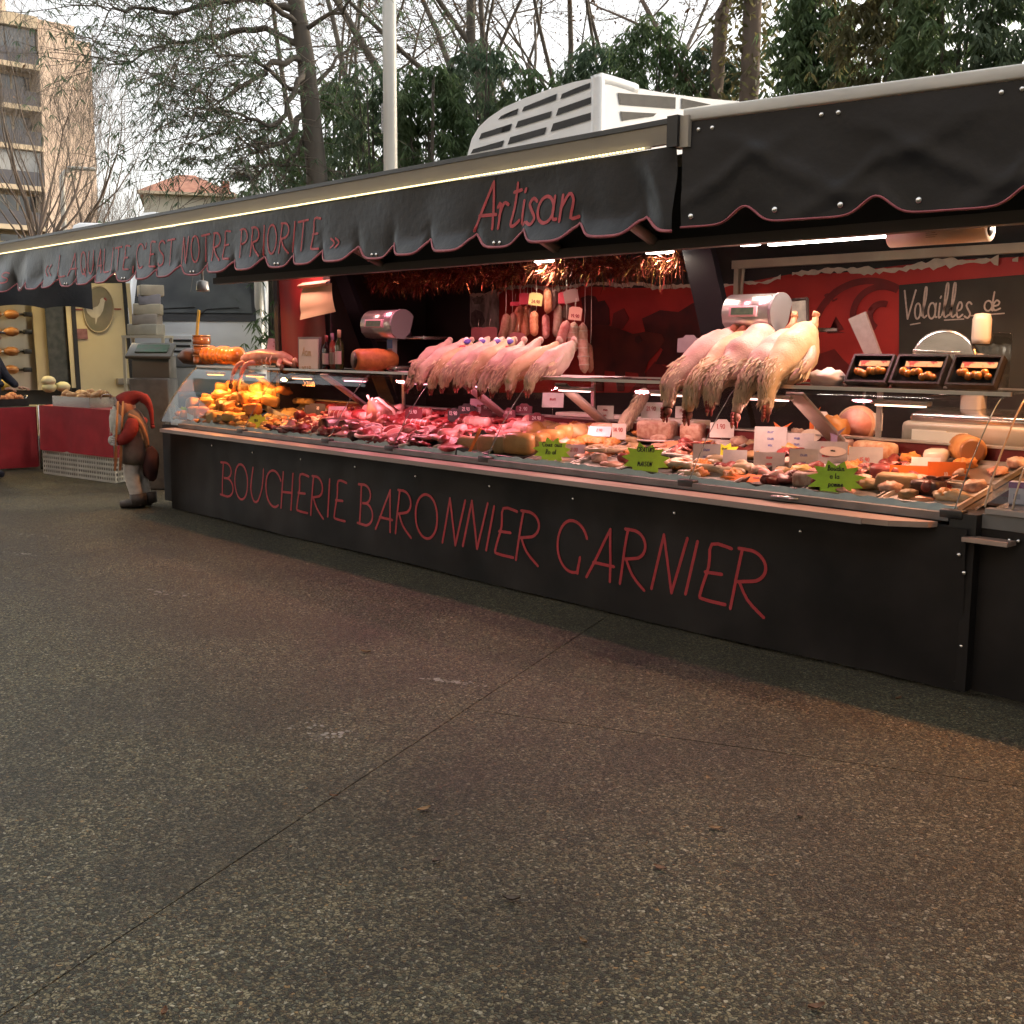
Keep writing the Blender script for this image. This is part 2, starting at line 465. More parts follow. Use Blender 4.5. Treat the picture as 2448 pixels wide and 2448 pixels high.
def slab(a0, a1, b0, b1):
    gp = .0025
    c = [SJ+SA*(a0+gp)+SB*(b0+gp), SJ+SA*(a1-gp)+SB*(b0+gp), SJ+SA*(a1-gp)+SB*(b1-gp), SJ+SA*(a0+gp)+SB*(b1-gp)]
    mb = MB(); mb.prism([(p.x,p.y) for p in c][::-1], lambda a,b_,d: (a,b_,d), 0.0, -.03)
    o = part(mb, 'slab', GM, ground)
rs = random.Random(4)
for bi in range(-4, 4):
    off = 0 if bi == 0 else (1.9 if bi == -1 else rs.uniform(0,4))
    sl_len, off = (8.4, -3.3) if bi == -1 else (4.2, off)
    for ai in range(-3, 6):
        slab(ai*sl_len+off, (ai+1)*sl_len+off, bi*4.2, (bi+1)*4.2)

# ------------------------------------------------------------------ apartment block
def bx(o, name, m, x0,x1,y0,y1,z0,z1, parent=None):
    mb = MB(); mb.box(x0,x1,y0,y1,z0,z1); return part(mb, name, m, parent if parent is not None else o, True)
PEACH = mat('peach_render', (.72,.55,.43), (.66,.50,.38), rough=.9, scale=.5, detail=6)
CREAM = mat('cream_render', (.60,.48,.33), (.52,.42,.30), rough=.9, scale=1.2)
DGLASS = mat('dark_window_glass', (.05,.055,.06), (.12,.13,.14), rough=.12, scale=.4, spec=.8)
PGLASS = mat('curtained_window_glass', (.25,.25,.25), (.38,.38,.36), rough=.2, scale=.7)
RAILM = mat('smoked_balcony_panel', (.05,.05,.06), (.085,.08,.09), rough=.35, scale=.8)
XF = -74.0
def fy(zx, zy):   # zoomed left-corner crop -> facade plane
    p = atx(zx*.2859, zy*.2859, XF); return p
apt = thing('apartment_block', 'tall peach apartment block with stacked balconies at the far left', 'building', (XF-5, fy(300,900).y, 0))
yR = fy(625,900).y; yB = fy(282,900).y; yL = yB-14.0
z_top = fy(380,150).z; z_step = fy(560,275).z; y_step = fy(492,200).y
bx(apt,'wall',PEACH, XF-12,XF, yB,y_step, 0,z_top)
bx(apt,'wall',PEACH, XF-12,XF, y_step+.003,yR, 0,z_step)
bx(apt,'wall',CREAM, XF-12,XF-1.5, yL,yB-.003, 0,z_top-.6)
bx(apt,'roof_edge',CREAM, XF-1.6,XF+.12, yL,yB-.003, fy(130,175).z, z_top+.1)
bx(apt,'chimney_stack',PEACH, XF-6,XF-1, yB-9,fy(75,40).y, z_top, z_top+2.4)
zs = [fy(140,430).z, fy(140,705).z, fy(140,967).z, fy(140,1235).z]
step = (zs[0]-zs[3])/3
zs += [zs[3]-step, zs[3]-2*step]
for i, z in enumerate(zs):
    bx(apt,'balcony_slab',CREAM, XF-1.5,XF+.05, yL,yB-.003, z-.16,z+.14)
    rail = bx(apt,'balcony_rail',RAILM, XF-.05,XF-.01, yL,yB-.05, z+.14,z+1.0)
    zt = (zs[i-1]-.16) if i else fy(130,175).z
    for k in range(5):
        y1 = yB-.15-k*2.6
        w = bx(apt,'window',PGLASS if (i+k) % 3 == 0 else DGLASS, XF-1.49,XF-1.42, y1-2.3,y1, z+.15,zt-.2)
        bx(apt,'frame',CREAM, XF-1.42,XF-1.38, y1-1.2,y1-1.1, z+.15,zt-.2, w)
    if i in (0, 3):
        for k in range(4):
            y1 = yB-.08-k*1.9
            bx(apt,'glazed_screen',DGLASS if i == 0 else PGLASS, XF-.3,XF-.27, y1-1.84,y1, z+.9,zt-.05)
# house with hipped roof
hp = far(346, 375, 62); hx = Vector((ray(346,375).x, ray(346,375).y, 0)).normalized(); hs_ = Vector((hx.y,-hx.x,0))
house = thing('house', 'cream house with a hipped terracotta roof behind the stalls', 'house', (hp.x, hp.y, 0))
TILE = mat('terracotta_tiles', (.42,.20,.13), (.30,.13,.09), rough=.9, scale=3, bump=.4, bscale=14)
CWALL = mat('house_render', (.50,.46,.36), (.44,.40,.32), rough=.9, scale=.6)
def hq(s, d, z): return Vector((hp.x,hp.y,0)) + hs_*s + hx*d + Vector((0,0,z))
ze = far(346,362,61.2).z; zr = far(346,332,64.4).z
def rot_prism(pts, d0, d1): 
    mb = MB(); mb.prism(pts, lambda a,b_,d: hq(a,d,b_), d0, d1); return mb
part(rot_prism([(-1.9,0),(2.35,0),(2.35,ze),(-1.9,ze)], -.4, 6), 'wall', CWALL, house, True)
mb = MB(); e = [hq(-2.15,-.8,ze),hq(2.6,-.8,ze),hq(2.6,6.5,ze),hq(-2.15,6.5,ze),hq(-.2,2,zr),hq(.6,2,zr),hq(.6,3.2,zr),hq(-.2,3.2,zr)]
mb.add(e, [(3,2,1,0),(0,1,5,4),(1,2,6,5),(2,3,7,6),(3,0,4,7),(4,5,6,7)])
roof = part(mb, 'roof', TILE, house, True)
part(rot_prism([(1.9,ze+.2),(2.3,ze+.2),(2.3,ze+.8),(1.9,ze+.8)], .6, 1.1), 'chimney', TILE, roof)
part(rot_prism([(-2.2,ze-.14),(2.65,ze-.14),(2.65,ze-.01),(-2.2,ze-.01)], -.86, -.4), 'gutter', CREAM, house, True)
# row of flats added out of view behind the viewer to cut the sky light
blocker = thing('sky_blocker_flats', 'long row of flats added unseen behind the camera to block sky light', 'building', (0,-19,0))
BLOCKW = mat('sky_blocker_render', (.30,.27,.23), (.25,.22,.19), rough=.9, scale=.5)
bx(blocker,'wall',BLOCKW, -34,26, -30,-19, 0,15.5)
bx(blocker,'roof',TILE, -34.5,26.5, -30.5,-18.5, 15.55,16.2)
for fl in range(5):
    for k in range(20):
        bx(blocker,'window',DGLASS, -33+k*3,-31.7+k*3, -19.0,-18.97, 1.2+fl*2.9,2.7+fl*2.9)
bx(blocker,'end_wing',BLOCKW, 14,26, -18.96,2, 0,12.5)
# white vans whose roofs show above the awning
WHITE = mat('white_vehicle_paint', (.78,.80,.82), (.72,.74,.76), rough=.3, scale=2, coat=.4)
def roof_van(px, py, dist, w, lab, group):
    p = far(px, py, dist); t = thing('parked_van', lab, 'van', (p.x,p.y,0), R(HEAD-90+8), group)
    mb = MB(); mb.obox((0,2.4,p.z/2+.2), (w/2,2.5,p.z/2-.2), None, .18); part(mb,'body',WHITE,t)
    mb = MB(); mb.obox((0,-.12,p.z*.62), (w*.42,.03,p.z*.12), rotm(-.25), .02); part(mb,'windscreen',DGLASS,t)
    for sx in (-1,1):
        for yy in (.9,4.0):
            mb = MB(); mb.lathe([(.0,-.11),(.3,-.11),(.33,-.07),(.33,.07),(.3,.11),(0,.11)], (sx*(w/2-.1),yy,.33), 18, rotm(0,R(90))); part(mb,'wheel',mat('tyre_rubber',(.03,.03,.03),(.05,.05,.05),rough=.8),t)
    return t
roof_van(236, 421, 26, 2.2, 'white van roof showing above the awning left of the house', None)
p = far(292,408,20); t = thing('roof_vent', 'small rounded white vent cover poking up above the awning by the house', 'vent', (p.x,p.y,p.z-.6))
mb = MB(); mb.lathe([(.30,0),(.30,.45),(.27,.56),(.18,.64),(0,.67)], (0,0,0), 16); part(mb,'cover',WHITE,t)
mb = MB(); mb.obox((.05,-.29,.45),(.12,.02,.035)); part(mb,'slot',DGLASS,t)
mb = MB(); mb.lathe([(.07,-p.z+.6),(.07,0)],(0,0,0),8); part(mb,'stem',WHITE,t)

# ------------------------------------------------------------------ lamp posts
GALV = mat('pale_painted_steel', (.55,.54,.50), (.47,.46,.43), rough=.5, metal=.2, scale=3, stretch=(4,4,.4))
p = far(737, 330, 13.6)
t = thing('street_lamp', 'thick pale street lamp pole rising behind the awning', 'lamp post', (p.x,p.y,0))
mb = MB(); mb.lathe([(.13,0),(.13,.9),(.085,1.0),(.078,4),(.07,8.4)], (0,0,0), 20); part(mb,'pole',GALV,t)
mb = MB(); mb.lathe([(.17,0),(.17,.05),(.12,.06)], (0,0,0), 16); part(mb,'base_plate',GALV,t)
mb = MB(); mb.tube([(0,0,8.3),(-.2,-.2,8.75),(-.9,-.8,9.0)], .04, 8); part(mb,'arm',GALV,t)
mb = MB(); mb.obox((-1.15,-1.02,9.0),(.35,.13,.07),rotm(0,0,R(42)),.03); part(mb,'lamp_head',GALV,t)
mb = MB(); mb.obox((-.087,-.03,4.1),(.012,.02,.16)); part(mb,'sticker',mat('sticker_print',(.25,.27,.3),(.6,.6,.6),scale=40),t)
p = far(481, 345, 19)
t = thing('street_lamp', 'mushroom-headed globe lamp above the awning beside the conifer', 'lamp post', (p.x,p.y,0))
zc = far(459,331,19).z; q = far(459,331,19)-p
mb = MB(); mb.tube([(0,0,0),(0,0,zc+.1)], .055, 10); part(mb,'pole',GALV,t)
mb = MB(); mb.tube([(0,0,zc+.08),(q.x,q.y,zc+.08)], .03, 8); part(mb,'arm',GALV,t)
mb = MB(); mb.lathe([(.0,.16),(.12,.13),(.2,.06),(.22,-.005),(.2,-.01)], (q.x,q.y,zc), 20); part(mb,'lamp_cap',mat('lamp_cap_grey',(.45,.45,.42),rough=.4),t)
mb = MB(); mb.lathe([(.215,-.012),(.16,-.07),(.0,-.1)], (q.x,q.y,zc), 20); part(mb,'diffuser',mat('lamp_opal_dark',(.08,.09,.10),rough=.3),t)
p = far(121, 430, 40)
t = thing('street_lamp', 'slim street lamp with a short arm in front of the apartment block', 'lamp post', (p.x,p.y,0))
z1 = far(121,325,40).z; q = far(160,317,40)-p
mb = MB(); mb.tube([(0,0,0),(0,0,z1-.15),(q.x*.15,q.y*.15,z1+.02),(q.x*.6,q.y*.6,z1+.12)], [.10,.085,.07,.05], 8); part(mb,'pole',GALV,t)
mb = MB(); mb.obox((q.x*.85,q.y*.85,z1+.14),(.42,.12,.05),rotm(0,0,math.atan2(q.y,q.x)),.03); part(mb,'lamp_head',mat('lamp_cap_grey',(.45,.45,.42)),t)

# ------------------------------------------------------------------ white lorry behind the stalls
p = far(368, 640, 19.0)
van = thing('lorry', 'white lorry with a wide windscreen parked behind the left end of the stall', 'lorry', (p.x,p.y,0), R(HEAD-90+6))
zb = far(368,606,19.0).z; zt = zb+1.0
def lp(x, y, z): return (x,y,z)
HX = 1.06
mb = MB()
prof = [(-.02,.55),(-.04,1.45),(.03,zb),(.42,zb+1.02),(.75,zb+1.12),(2.1,zb+1.14),(2.1,.55)]
rings = []
for sx, k in ((-1,0),(-.93,1),(.93,1),(1,0)):
    for (y,z) in prof: rings.append((sx*(HX-(0 if z < zb+.1 else .06)), y+(.10 if k == 0 and y < 1 else 0), z))
m_ = len(prof)
mb.add(rings, [(a*m_+i, (a+1)*m_+i, (a+1)*m_+(i+1)%m_, a*m_+(i+1)%m_) for a in range(3) for i in range(m_)] + [tuple(range(m_)), tuple(range(4*m_-1,3*m_-1,-1))], True)
part(mb,'cab',WHITE,van)
def wy(z): return .03 + .39*(z-zb)/1.02
mb = MB(); mb.add([(-.95,wy(zb)-.015,zb),(.95,wy(zb)-.015,zb),(.88,wy(zb+.95)-.015,zb+.95),(-.88,wy(zb+.95)-.015,zb+.95)], [(0,1,2,3)])
part(mb,'windscreen_seal',mat('black_rubber',(.02,.02,.022),rough=.5),van)
wsg = mat('lorry_windscreen', (.035,.04,.045), (.09,.10,.10), rough=.1, scale=1.2, spec=.35)
mb = MB(); mb.add([(-.88,wy(zb+.1)-.022,zb+.13),(.88,wy(zb+.1)-.022,zb+.13),(.82,wy(zb+.9)-.022,zb+.9),(-.82,wy(zb+.9)-.022,zb+.9)], [(0,1,2,3)])
ws = part(mb,'windscreen',wsg,van)
for x0 in (-.62,.06):
    mb = MB(); mb.tube([(x0,wy(zb+.1)-.04,zb+.08),(x0+.12,wy(zb+.2)-.05,zb+.19),(x0+.62,wy(zb+.22)-.05,zb+.22)], .008, 6); part(mb,'wiper',MATS['black_rubber'],van)
q = atz  # grille slots under the windscreen
gx = -.22
for i in range(3):
    mb = MB(); mb.obox((gx,-.035,zb-.30-i*.085),(.17-.02*i,.012,.018),None,.008); part(mb,'grille_slot',MATS['black_rubber'],van)
mb = MB(); mb.obox((gx,-.018,zb-.385),(.25,.012,.17),None,.01); part(mb,'grille_surround',WHITE,van)
mb = MB(); mb.obox((0,-.03,zb-.62),(1.04,.03,.10),None,.02); part(mb,'bumper_band',mat('grey_plastic',(.22,.23,.24),rough=.5),van)
mb = MB(); mb.obox((0,-.06,.62),(1.05,.06,.2),None,.04); part(mb,'bumper',MATS['grey_plastic'],van)
for sx in (-1,1):
    mb = MB(); mb.obox((sx*.78,-.05,.95),(.18,.03,.12),None,.03); part(mb,'headlight',mat('lamp_glass',(.5,.5,.5),rough=.1),van)
    mb = MB(); mb.lathe([(.0,-.14),(.38,-.14),(.42,-.1),(.42,.1),(.38,.14),(0,.14)], (sx*.9,1.0,.42), 20, rotm(0,R(90))); part(mb,'wheel',MATS['tyre_rubber'],van)
mb = MB(); mb.box(-1.12,1.12,2.25,7.0,.7,3.35); part(mb,'cargo_box',WHITE,van)

# ------------------------------------------------------------------ trees
BARK = mat('bark_dark', (.085,.075,.064), (.14,.12,.10), rough=.95, scale=6, bump=.5, bscale=18, stretch=(1,1,.25))
BARK2 = mat('bark_brown', (.10,.075,.058), (.16,.12,.095), rough=.95, scale=6, bump=.5, bscale=18, stretch=(1,1,.25))
TWIG = mat('twig', (.12,.10,.082), (.16,.13,.105), rough=.95, scale=3)
LEAFG = mat('leaf_green', (.085,.145,.060), (.13,.18,.085), rough=.6, scale=1.4, trans=0)
LEAFB = mat('leaf_bluegreen', (.085,.14,.085), (.13,.175,.105), rough=.6, scale=1.2)
LEAFO = mat('leaf_olive', (.10,.105,.045), (.14,.12,.055), rough=.6, scale=1.6)
for _lm in (LEAFG,LEAFB,LEAFO):
    _nt = _lm.node_tree; _pb = _nt.nodes['Principled BSDF']; _src = _pb.inputs['Base Color'].links[0].from_socket
    _tl = _nt.nodes.new('ShaderNodeBsdfTranslucent'); _ad = _nt.nodes.new('ShaderNodeMixShader'); _ad.inputs[0].default_value = .6
    _nt.links.new(_src,_tl.inputs[0]); _nt.links.new(_pb.outputs[0],_ad.inputs[1]); _nt.links.new(_tl.outputs[0],_ad.inputs[2])
    _nt.links.new(_ad.outputs[0],_nt.nodes['Material Output'].inputs[0])
DRY = mat('dry_leaf', (.16,.085,.035), (.10,.055,.03), rough=.8, scale=5)
def leaf_quads(mb, c, rs, length, width, droop, n=1):
    for _ in range(n):
        a = rs.uniform(0, 6.283); d = Vector((math.cos(a), math.sin(a), -droop + rs.uniform(-.5,.5))).normalized()
        s_ = d.cross(Vector((rs.uniform(-1,1),rs.uniform(-1,1),rs.uniform(.2,1)))).normalized()*width*rs.uniform(.6,1.1)
        L_ = length*rs.uniform(.6,1.25); m0 = c + d*L_*.45
        mb.add([c, m0+s_*.5, c+d*L_+Vector((0,0,-.15*L_)), m0-s_*.5], [(0,1,2,3)])
def grow(tr, tw, tips, p, d, length, r, depth, rs, up=.15, spread=.7, maxd=6, gn=.0):
    steps = 4 if depth < 3 else 3
    path = [p]; rad = [r]
    for i in range(steps):
        d = (d + Vector((rs.gauss(0,.13),rs.gauss(0,.13),rs.gauss(0,.10)+up*.3))).normalized()
        p = p + d*(length/steps); path.append(p); rad.append(r*(1-.45*(i+1)/steps))
    (tr if depth < 3 else tw).tube(path, rad, 8 if depth == 0 else (6 if depth < 3 else 3), False)
    if depth >= maxd:
        tips.append((p, d)); return
    if depth >= maxd-2: tips.append((path[2], d))
    k = rs.choice((2,3)) if depth < 2 else rs.choice((2,3,3))
    for j in range(k):
        i = steps if j == 0 else rs.randint(1, steps)
        b = path[i]
        ax = Vector((rs.gauss(0,1),rs.gauss(0,1),rs.gauss(0,.35)))
        nd = (d*(1.0 if j == 0 else .55) + ax.normalized()*(spread*(.35 if j == 0 else 1))).normalized()
        grow(tr, tw, tips, b, nd, length*rs.uniform(.62,.84), max(rad[i]*(.8 if j == 0 else .55), .0045), depth+1, rs, up, spread, maxd, gn)
def bare_tree(px, dist, h, r, seed, label, lean=(0,0), bark=None, first=.42, leaves=0, lm=None, name='bare_tree', spread=.7, maxd=6, lsize=(.10,.05), up=.15, ivy=0):
    rs = random.Random(seed); b = far(px, 300, dist)
    t = thing(name, label, 'tree', (b.x,b.y,0), 0, 'trees behind the market')
    tr, tw, tips = MB(), MB(), []
    side = Vector((CR.x,CR.y,0)).normalized()
    p0 = Vector((0,0,0)); p1 = side*lean[0]*h*first + Vector((0,0,h*first))
    tr.tube([p0, p0.lerp(p1,.35)+side*rs.uniform(-.1,.1), p0.lerp(p1,.7), p1], [r*1.35, r*1.08, r, r*.9], 10, False)
    for j in range(rs.choice((3,4))):
        d0 = (Vector((0,0,1)) + side*(lean[0]+rs.gauss(0,.35)) + Vector((rs.gauss(0,.3),rs.gauss(0,.3),0))).normalized()
        grow(tr, tw, tips, p1 if j < 2 else p0.lerp(p1, rs.uniform(.6,.95)), d0, h*(1-first)*.34*rs.uniform(.8,1.2), r*(.75 if j == 0 else .5), 1, rs, up, spread, maxd)
    part(tr,'trunk',bark or BARK,t); c = part(tw,'crown',TWIG,t)
    if ivy:
        lb = MB()
        for k in range(ivy):
            u = rs.uniform(.2,1.0); q = p0.lerp(p1,u); a = rs.uniform(0,6.283); rr = r*1.1+abs(rs.gauss(0,.16))
            leaf_quads(lb, q+Vector((math.cos(a)*rr,math.sin(a)*rr,rs.gauss(0,.1))), rs, .13, .06, .6)
        part(lb,'ivy',LEAFO,c)
    if leaves:
        lb = MB()
        for k in range(leaves):
            q, d = rs.choice(tips); leaf_quads(lb, q+Vector((rs.gauss(0,.12),rs.gauss(0,.12),rs.gauss(0,.12))), rs, lsize[0], lsize[1], .4)
        part(lb,'foliage',lm or DRY,c)
    return t
def big_limb_tree():
    """the dark leaning tree whose limbs reach left over the sky, with sparse evergreen sprays"""
    rs = random.Random(77); D_ = 15.5
    t0 = far(596, 420, D_)
    t = thing('leaning_tree', 'dark leaning tree with long limbs reaching left across the bright sky', 'tree', (t0.x,t0.y,0))
    o = Vector((t0.x,t0.y,0))
    W = lambda x,y,dd=0: far(x,y,D_+dd)-o
    tr, tw, lf, tips = MB(), MB(), MB(), []
    tr.tube([Vector((0,0,0)), W(598,330), W(588,230), W(577,110), W(558,0), W(540,-140), W(530,-330)], [.18,.135,.125,.11,.10,.08,.03], 10, False)
    limbs = [[(575,90),(500,55),(420,65),(350,80),(290,95),(225,125)], [(570,70),(520,5),(450,-30),(370,-60)], [(580,120),(560,160),(520,230),(450,215),(370,200)],
             [(578,110),(520,120),(470,150),(430,185),(400,190)], [(560,20),(500,0),(430,8),(330,20),(250,18),(190,12)], [(586,200),(540,262),(490,280),(455,262)],
             [(585,180),(530,150),(470,110),(400,95),(330,120)], [(572,60),(640,20),(700,-30)], [(584,170),(640,110),(690,60)], [(560,0),(470,-60),(380,-120),(280,-130)], [(588,230),(550,300),(500,318),(460,310)]]
    for li, L_ in enumerate(limbs):
        dz = rs.uniform(-1.6,1.2); pts = [W(x,y,dz*i/len(L_)) for i,(x,y) in enumerate(L_)]
        pts = smoothpath(pts, 4); n_ = len(pts); r0 = .048 if li < 6 else .036
        pts = [q + Vector((rs.gauss(0,.02),rs.gauss(0,.02),rs.gauss(0,.025))) for q in pts]
        tr.tube(pts, [r0*(1-.82*i/(n_-1)) for i in range(n_)], 6, False)
        for i in range(3, n_):
            for _ in range(1 if i < n_*.3 else 2):
                d = (pts[i]-pts[i-1]).normalized(); d = (d*.7 + Vector((rs.gauss(0,.55),rs.gauss(0,.55),rs.gauss(.05,.5)))).normalized()
                grow(tr, tw, tips, pts[i], d, rs.uniform(.45,.95), .0085, 4, rs, .0, .75, 6)
    for q, d in tips:
        w = (q + o); x_ = 0
        if rs.random() < .75: leaf_quads(lf, q, rs, .13, .017, .9, 5)
    part(tr,'trunk',BARK,t); c = part(tw,'crown',TWIG,t); part(lf,'foliage',LEAFB,c)
big_limb_tree()
bare = [(832,19,15,.12,11,(-.05,0),'forked bare tree standing right of the thick lamp pole'),
        (906,20,16,.14,12,(.03,0),'thick bare tree to the left of the white roof vent housing'),
        (945,22,15,.10,13,(.10,0),'slim bare tree leaning right above the white roof vent housing'),
        (1090,24,17,.11,14,(.0,0),'bare grey tree over the middle of the white roof vent housing'),
        (690,21,15,.085,15,(.08,0),'slender bare tree between the leaning tree and the lamp pole'),
        (1190,22,16,.09,16,(-.06,0),'bare tree leaning left over the long awning'),
        (640,25,17,.09,18,(-.08,0),'thin bare tree just right of the leaning trunk'),
        (1000,27,17,.11,19,(.05,0),'distant bare tree seen through the branches above the awning')]
for px,d,h,r,sd,ln,lab in bare:
    bare_tree(px,d,h,r,sd,lab,ln,first=.26,leaves=700,lm=DRY,maxd=7,spread=.66)
bare_tree(1312,16,14,.10,31,'dark trunk with a raised side limb above the awning joint',(.05,0),BARK2,.42,1400,DRY,spread=.6,ivy=500)
bare_tree(1410,15.5,14,.125,32,'brown ivy-clad trunk above the right awning',(.0,0),BARK2,.5,1800,LEAFO,spread=.6,lsize=(.12,.06),ivy=1500)
bare_tree(1478,17,14,.09,33,'second brown trunk beside the dense conifer',(.04,0),BARK2,.5,1500,DRY,spread=.6,ivy=1300)
# thin trees in front of the apartment block
for px,d,h,sd,lab in [(118,42,13,41,'tall bare tree in front of the peach wall'),(60,40,13,42,'bare tree in front of the balconies'),
                      (165,46,12,43,'bare tree at the right edge of the peach wall'),(200,50,10,44,'small bare tree between the block and the house'),
                      (238,52,8,45,'low bare tree left of the house'),(20,38,12,46,'leftmost bare tree before the balconies'),(255,56,8,47,'twiggy bare tree touching the house eaves')]:
    bare_tree(px,d,h,.14,sd,lab,((random.Random(sd).uniform(-.1,.1)),0),BARK2,.25,0,None,spread=.42,maxd=7,up=.5)
p = far(190,428,48)
for dx, sd in ((0,1),(1.1,2)):
    mb = MB(); rs = random.Random(sd)
    for k in range(700):
        a = rs.uniform(0,6.28); h = rs.random(); rr = .55*(1-h*.75)
        leaf_quads(mb, Vector((math.cos(a)*rr*rs.random()**.4, math.sin(a)*rr*rs.random()**.4, h*far(190,418,48).z)), rs, .2,.12,.2)
    tt = thing('conical_shrub', ('left' if sd == 1 else 'right')+' one of the two dark pointed shrubs beside the far house', 'shrub', (p.x+.75*dx,p.y+.75*dx,0))
    part(mb,'crown',LEAFB,tt); m2 = MB(); m2.tube([(0,0,0),(0,0,1.5)],.06,6); part(m2,'trunk',BARK,tt)

# evergreen masses: drooping sprays on arching stems
def evergreen(px, dist, y_top, wpx, seed, label, lm, n=2600, name='evergreen_tree', droop=1.0, leaf=(.26,.045), bottom=330, dens=3):
    rs = random.Random(seed); b = far(px, 400, dist)
    H = far(px, y_top, dist).z; W_ = wpx*K/FPX*dist*.5; zlo = max(.4, far(px, bottom, dist).z-2.2)
    t = thing(name, label, 'tree', (b.x,b.y,0), 0, 'evergreens behind the market')
    st, lf = MB(), MB(); ux = Vector((CR.x,CR.y,0)).normalized()
    ns = 9
    for s_ in range(ns):
        a = rs.uniform(0,6.28); rr = W_*.5*rs.random()
        p1 = Vector((math.cos(a)*rr*.3, math.sin(a)*rr*.3, H*.5)); p2 = Vector((math.cos(a)*rr, math.sin(a)*rr, H*rs.uniform(.75,1.0)))
        st.tube([Vector((math.cos(a)*.15,math.sin(a)*.15,0)), p1, p2], [.055,.035,.008], 5, False)
    clumps = []
    for k in range(int(n/9)):
        z = zlo + (H-zlo)*(rs.random()**1.15)
        fr = (z-zlo)/max(H-zlo,.1)
        w = W_*math.sqrt(max(.08,1-fr**2.2))*(1+.25*math.sin(fr*9+seed))
        a = rs.uniform(0,6.283); rr = w*math.sqrt(rs.random())
        clumps.append(Vector((math.cos(a)*rr*ux.x, math.cos(a)*rr*ux.y, z))+Vector((-ux.y,ux.x,0))*(math.sin(a)*rr*.42))
    for c in clumps:
        dr = Vector((c.x, c.y, 0)); dr = dr.normalized() if dr.length > .01 else Vector((1,0,0))
        L_ = rs.uniform(.35,.8); tip = c + dr*L_*.5 + Vector((rs.gauss(0,.1),rs.gauss(0,.1),-L_*.6*droop))
        for i in range(9):
            q = c.lerp(tip, (i/9)) + Vector((rs.gauss(0,.05),rs.gauss(0,.05),rs.gauss(0,.05)))
            leaf_quads(lf, q, rs, leaf[0], leaf[1], droop, dens)
    part(st,'trunk',BARK,t); part(lf,'crown',lm,t)
EG = [(520,19.5,215,200,1,LEAFB,'blue-green evergreen with drooping sprays left of the leaning trunk',1900),
      (635,17.5,150,240,2,LEAFG,'bushy evergreen just left of the thick lamp pole',3000),
      (705,16.6,95,190,3,LEAFB,'taller evergreen behind the thick lamp pole',2400),
      (810,15.8,115,230,4,LEAFG,'dense evergreen directly right of the thick lamp pole',3400),
      (905,16.6,75,210,5,LEAFB,'evergreen rising left of the white roof vent housing',3000),
      (1010,16.2,120,200,6,LEAFG,'evergreen behind the white roof vent housing',2600),
      (1120,16.8,75,220,7,LEAFB,'broad evergreen above the middle of the roof vent housing',3000),
      (1225,16.0,25,230,8,LEAFG,'tall evergreen above the right half of the roof vent housing',3200),
      (1330,16.4,75,190,9,LEAFB,'evergreen around the dark trunk at the awning joint',2200),
      (1530,13.4,-60,210,10,LEAFG,'dark dense conifer left of the brown-tipped one above the right awning',4200),
      (1660,12.6,-160,240,11,LEAFO,'brown-tipped olive conifer above the right awning',4600),
      (1790,12.0,-200,250,12,LEAFG,'deep green conifer above the right awning near the picture edge',4600),
      (1925,11.8,-240,240,13,LEAFB,'rightmost dark conifer at the picture edge',4200)]
for px,d,yt,w,sd,lm,lab,n in EG:
    evergreen(px,d,yt,w,sd,lab,lm,int(n*(.58 if sd < 10 else .75)), leaf=(.17,.030) if sd < 10 else (.13,.032), dens=6)
# ------------------------------------------------------------------ the butcher's stall
VINYL = mat('black_vinyl', (.011,.012,.015), (.019,.020,.024), rough=.34, scale=3, bump=.2, bscale=24, spec=.26)
VINYL2 = mat('black_vinyl_front', (.011,.010,.010), (.030,.026,.025), rough=.48, scale=1.6, detail=8, bump=.15, bscale=6, spec=.16)
PIPING = mat('pink_piping', (.38,.10,.12), (.30,.07,.09), rough=.5, scale=20)
REDP = mat('red_letter_paint', (.42,.035,.045), (.34,.03,.035), rough=.5, scale=30)
LEDGE = mat('worn_ledge', (.42,.31,.26), (.30,.21,.17), rough=.32, scale=5, detail=7, stretch=(.4,3,3), spec=.6)
ALU = mat('brushed_aluminium', (.55,.53,.50), (.45,.43,.41), rough=.32, metal=.8, scale=8, stretch=(.3,4,4))
STEEL = mat('stainless_steel', (.60,.58,.57), (.48,.46,.45), rough=.25, metal=1.0, scale=6, stretch=(.4,3,3))
GREYF = mat('grey_fascia', (.16,.16,.16), (.11,.11,.11), rough=.45, scale=6)
BLACKP = mat('black_plastic', (.015,.015,.016), rough=.4)
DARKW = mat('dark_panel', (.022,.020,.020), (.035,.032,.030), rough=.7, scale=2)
MAROON = mat('maroon_rail', (.16,.018,.022), (.10,.012,.016), rough=.35, scale=4)
BEIGE = mat('beige_gutter', (.40,.36,.30), (.33,.30,.26), rough=.45, scale=3, stretch=(.3,2,2))
DKEDGE = mat('dark_awning_edge', (.05,.055,.06), rough=.4)
RIVET = mat('rivet_steel', (.75,.74,.72), rough=.2, metal=.9)
CASEW = mat('case_white', (.36,.33,.32), (.28,.26,.25), rough=.4, scale=4)
PAPERW = mat('paper_lining', (.66,.72,.74), (.55,.62,.66), rough=.8, scale=15)
GLASS = pane_mat('counter_glass', (.93,.96,.95), .015, 1.4)
SHELFG = pane_mat('shelf_glass', (.90,.94,.92), .02, 1.45)
EDGEG = mat('glass_edge', (.10,.13,.12), (.20,.24,.22), rough=.2, scale=20)
CREAMF = mat('cream_frame', (.60,.55,.42), (.50,.45,.35), rough=.5, scale=4)
REDCL = mat('red_panel', (.30,.025,.022), (.22,.018,.018), rough=.7, scale=2, stretch=(3,3,.3))

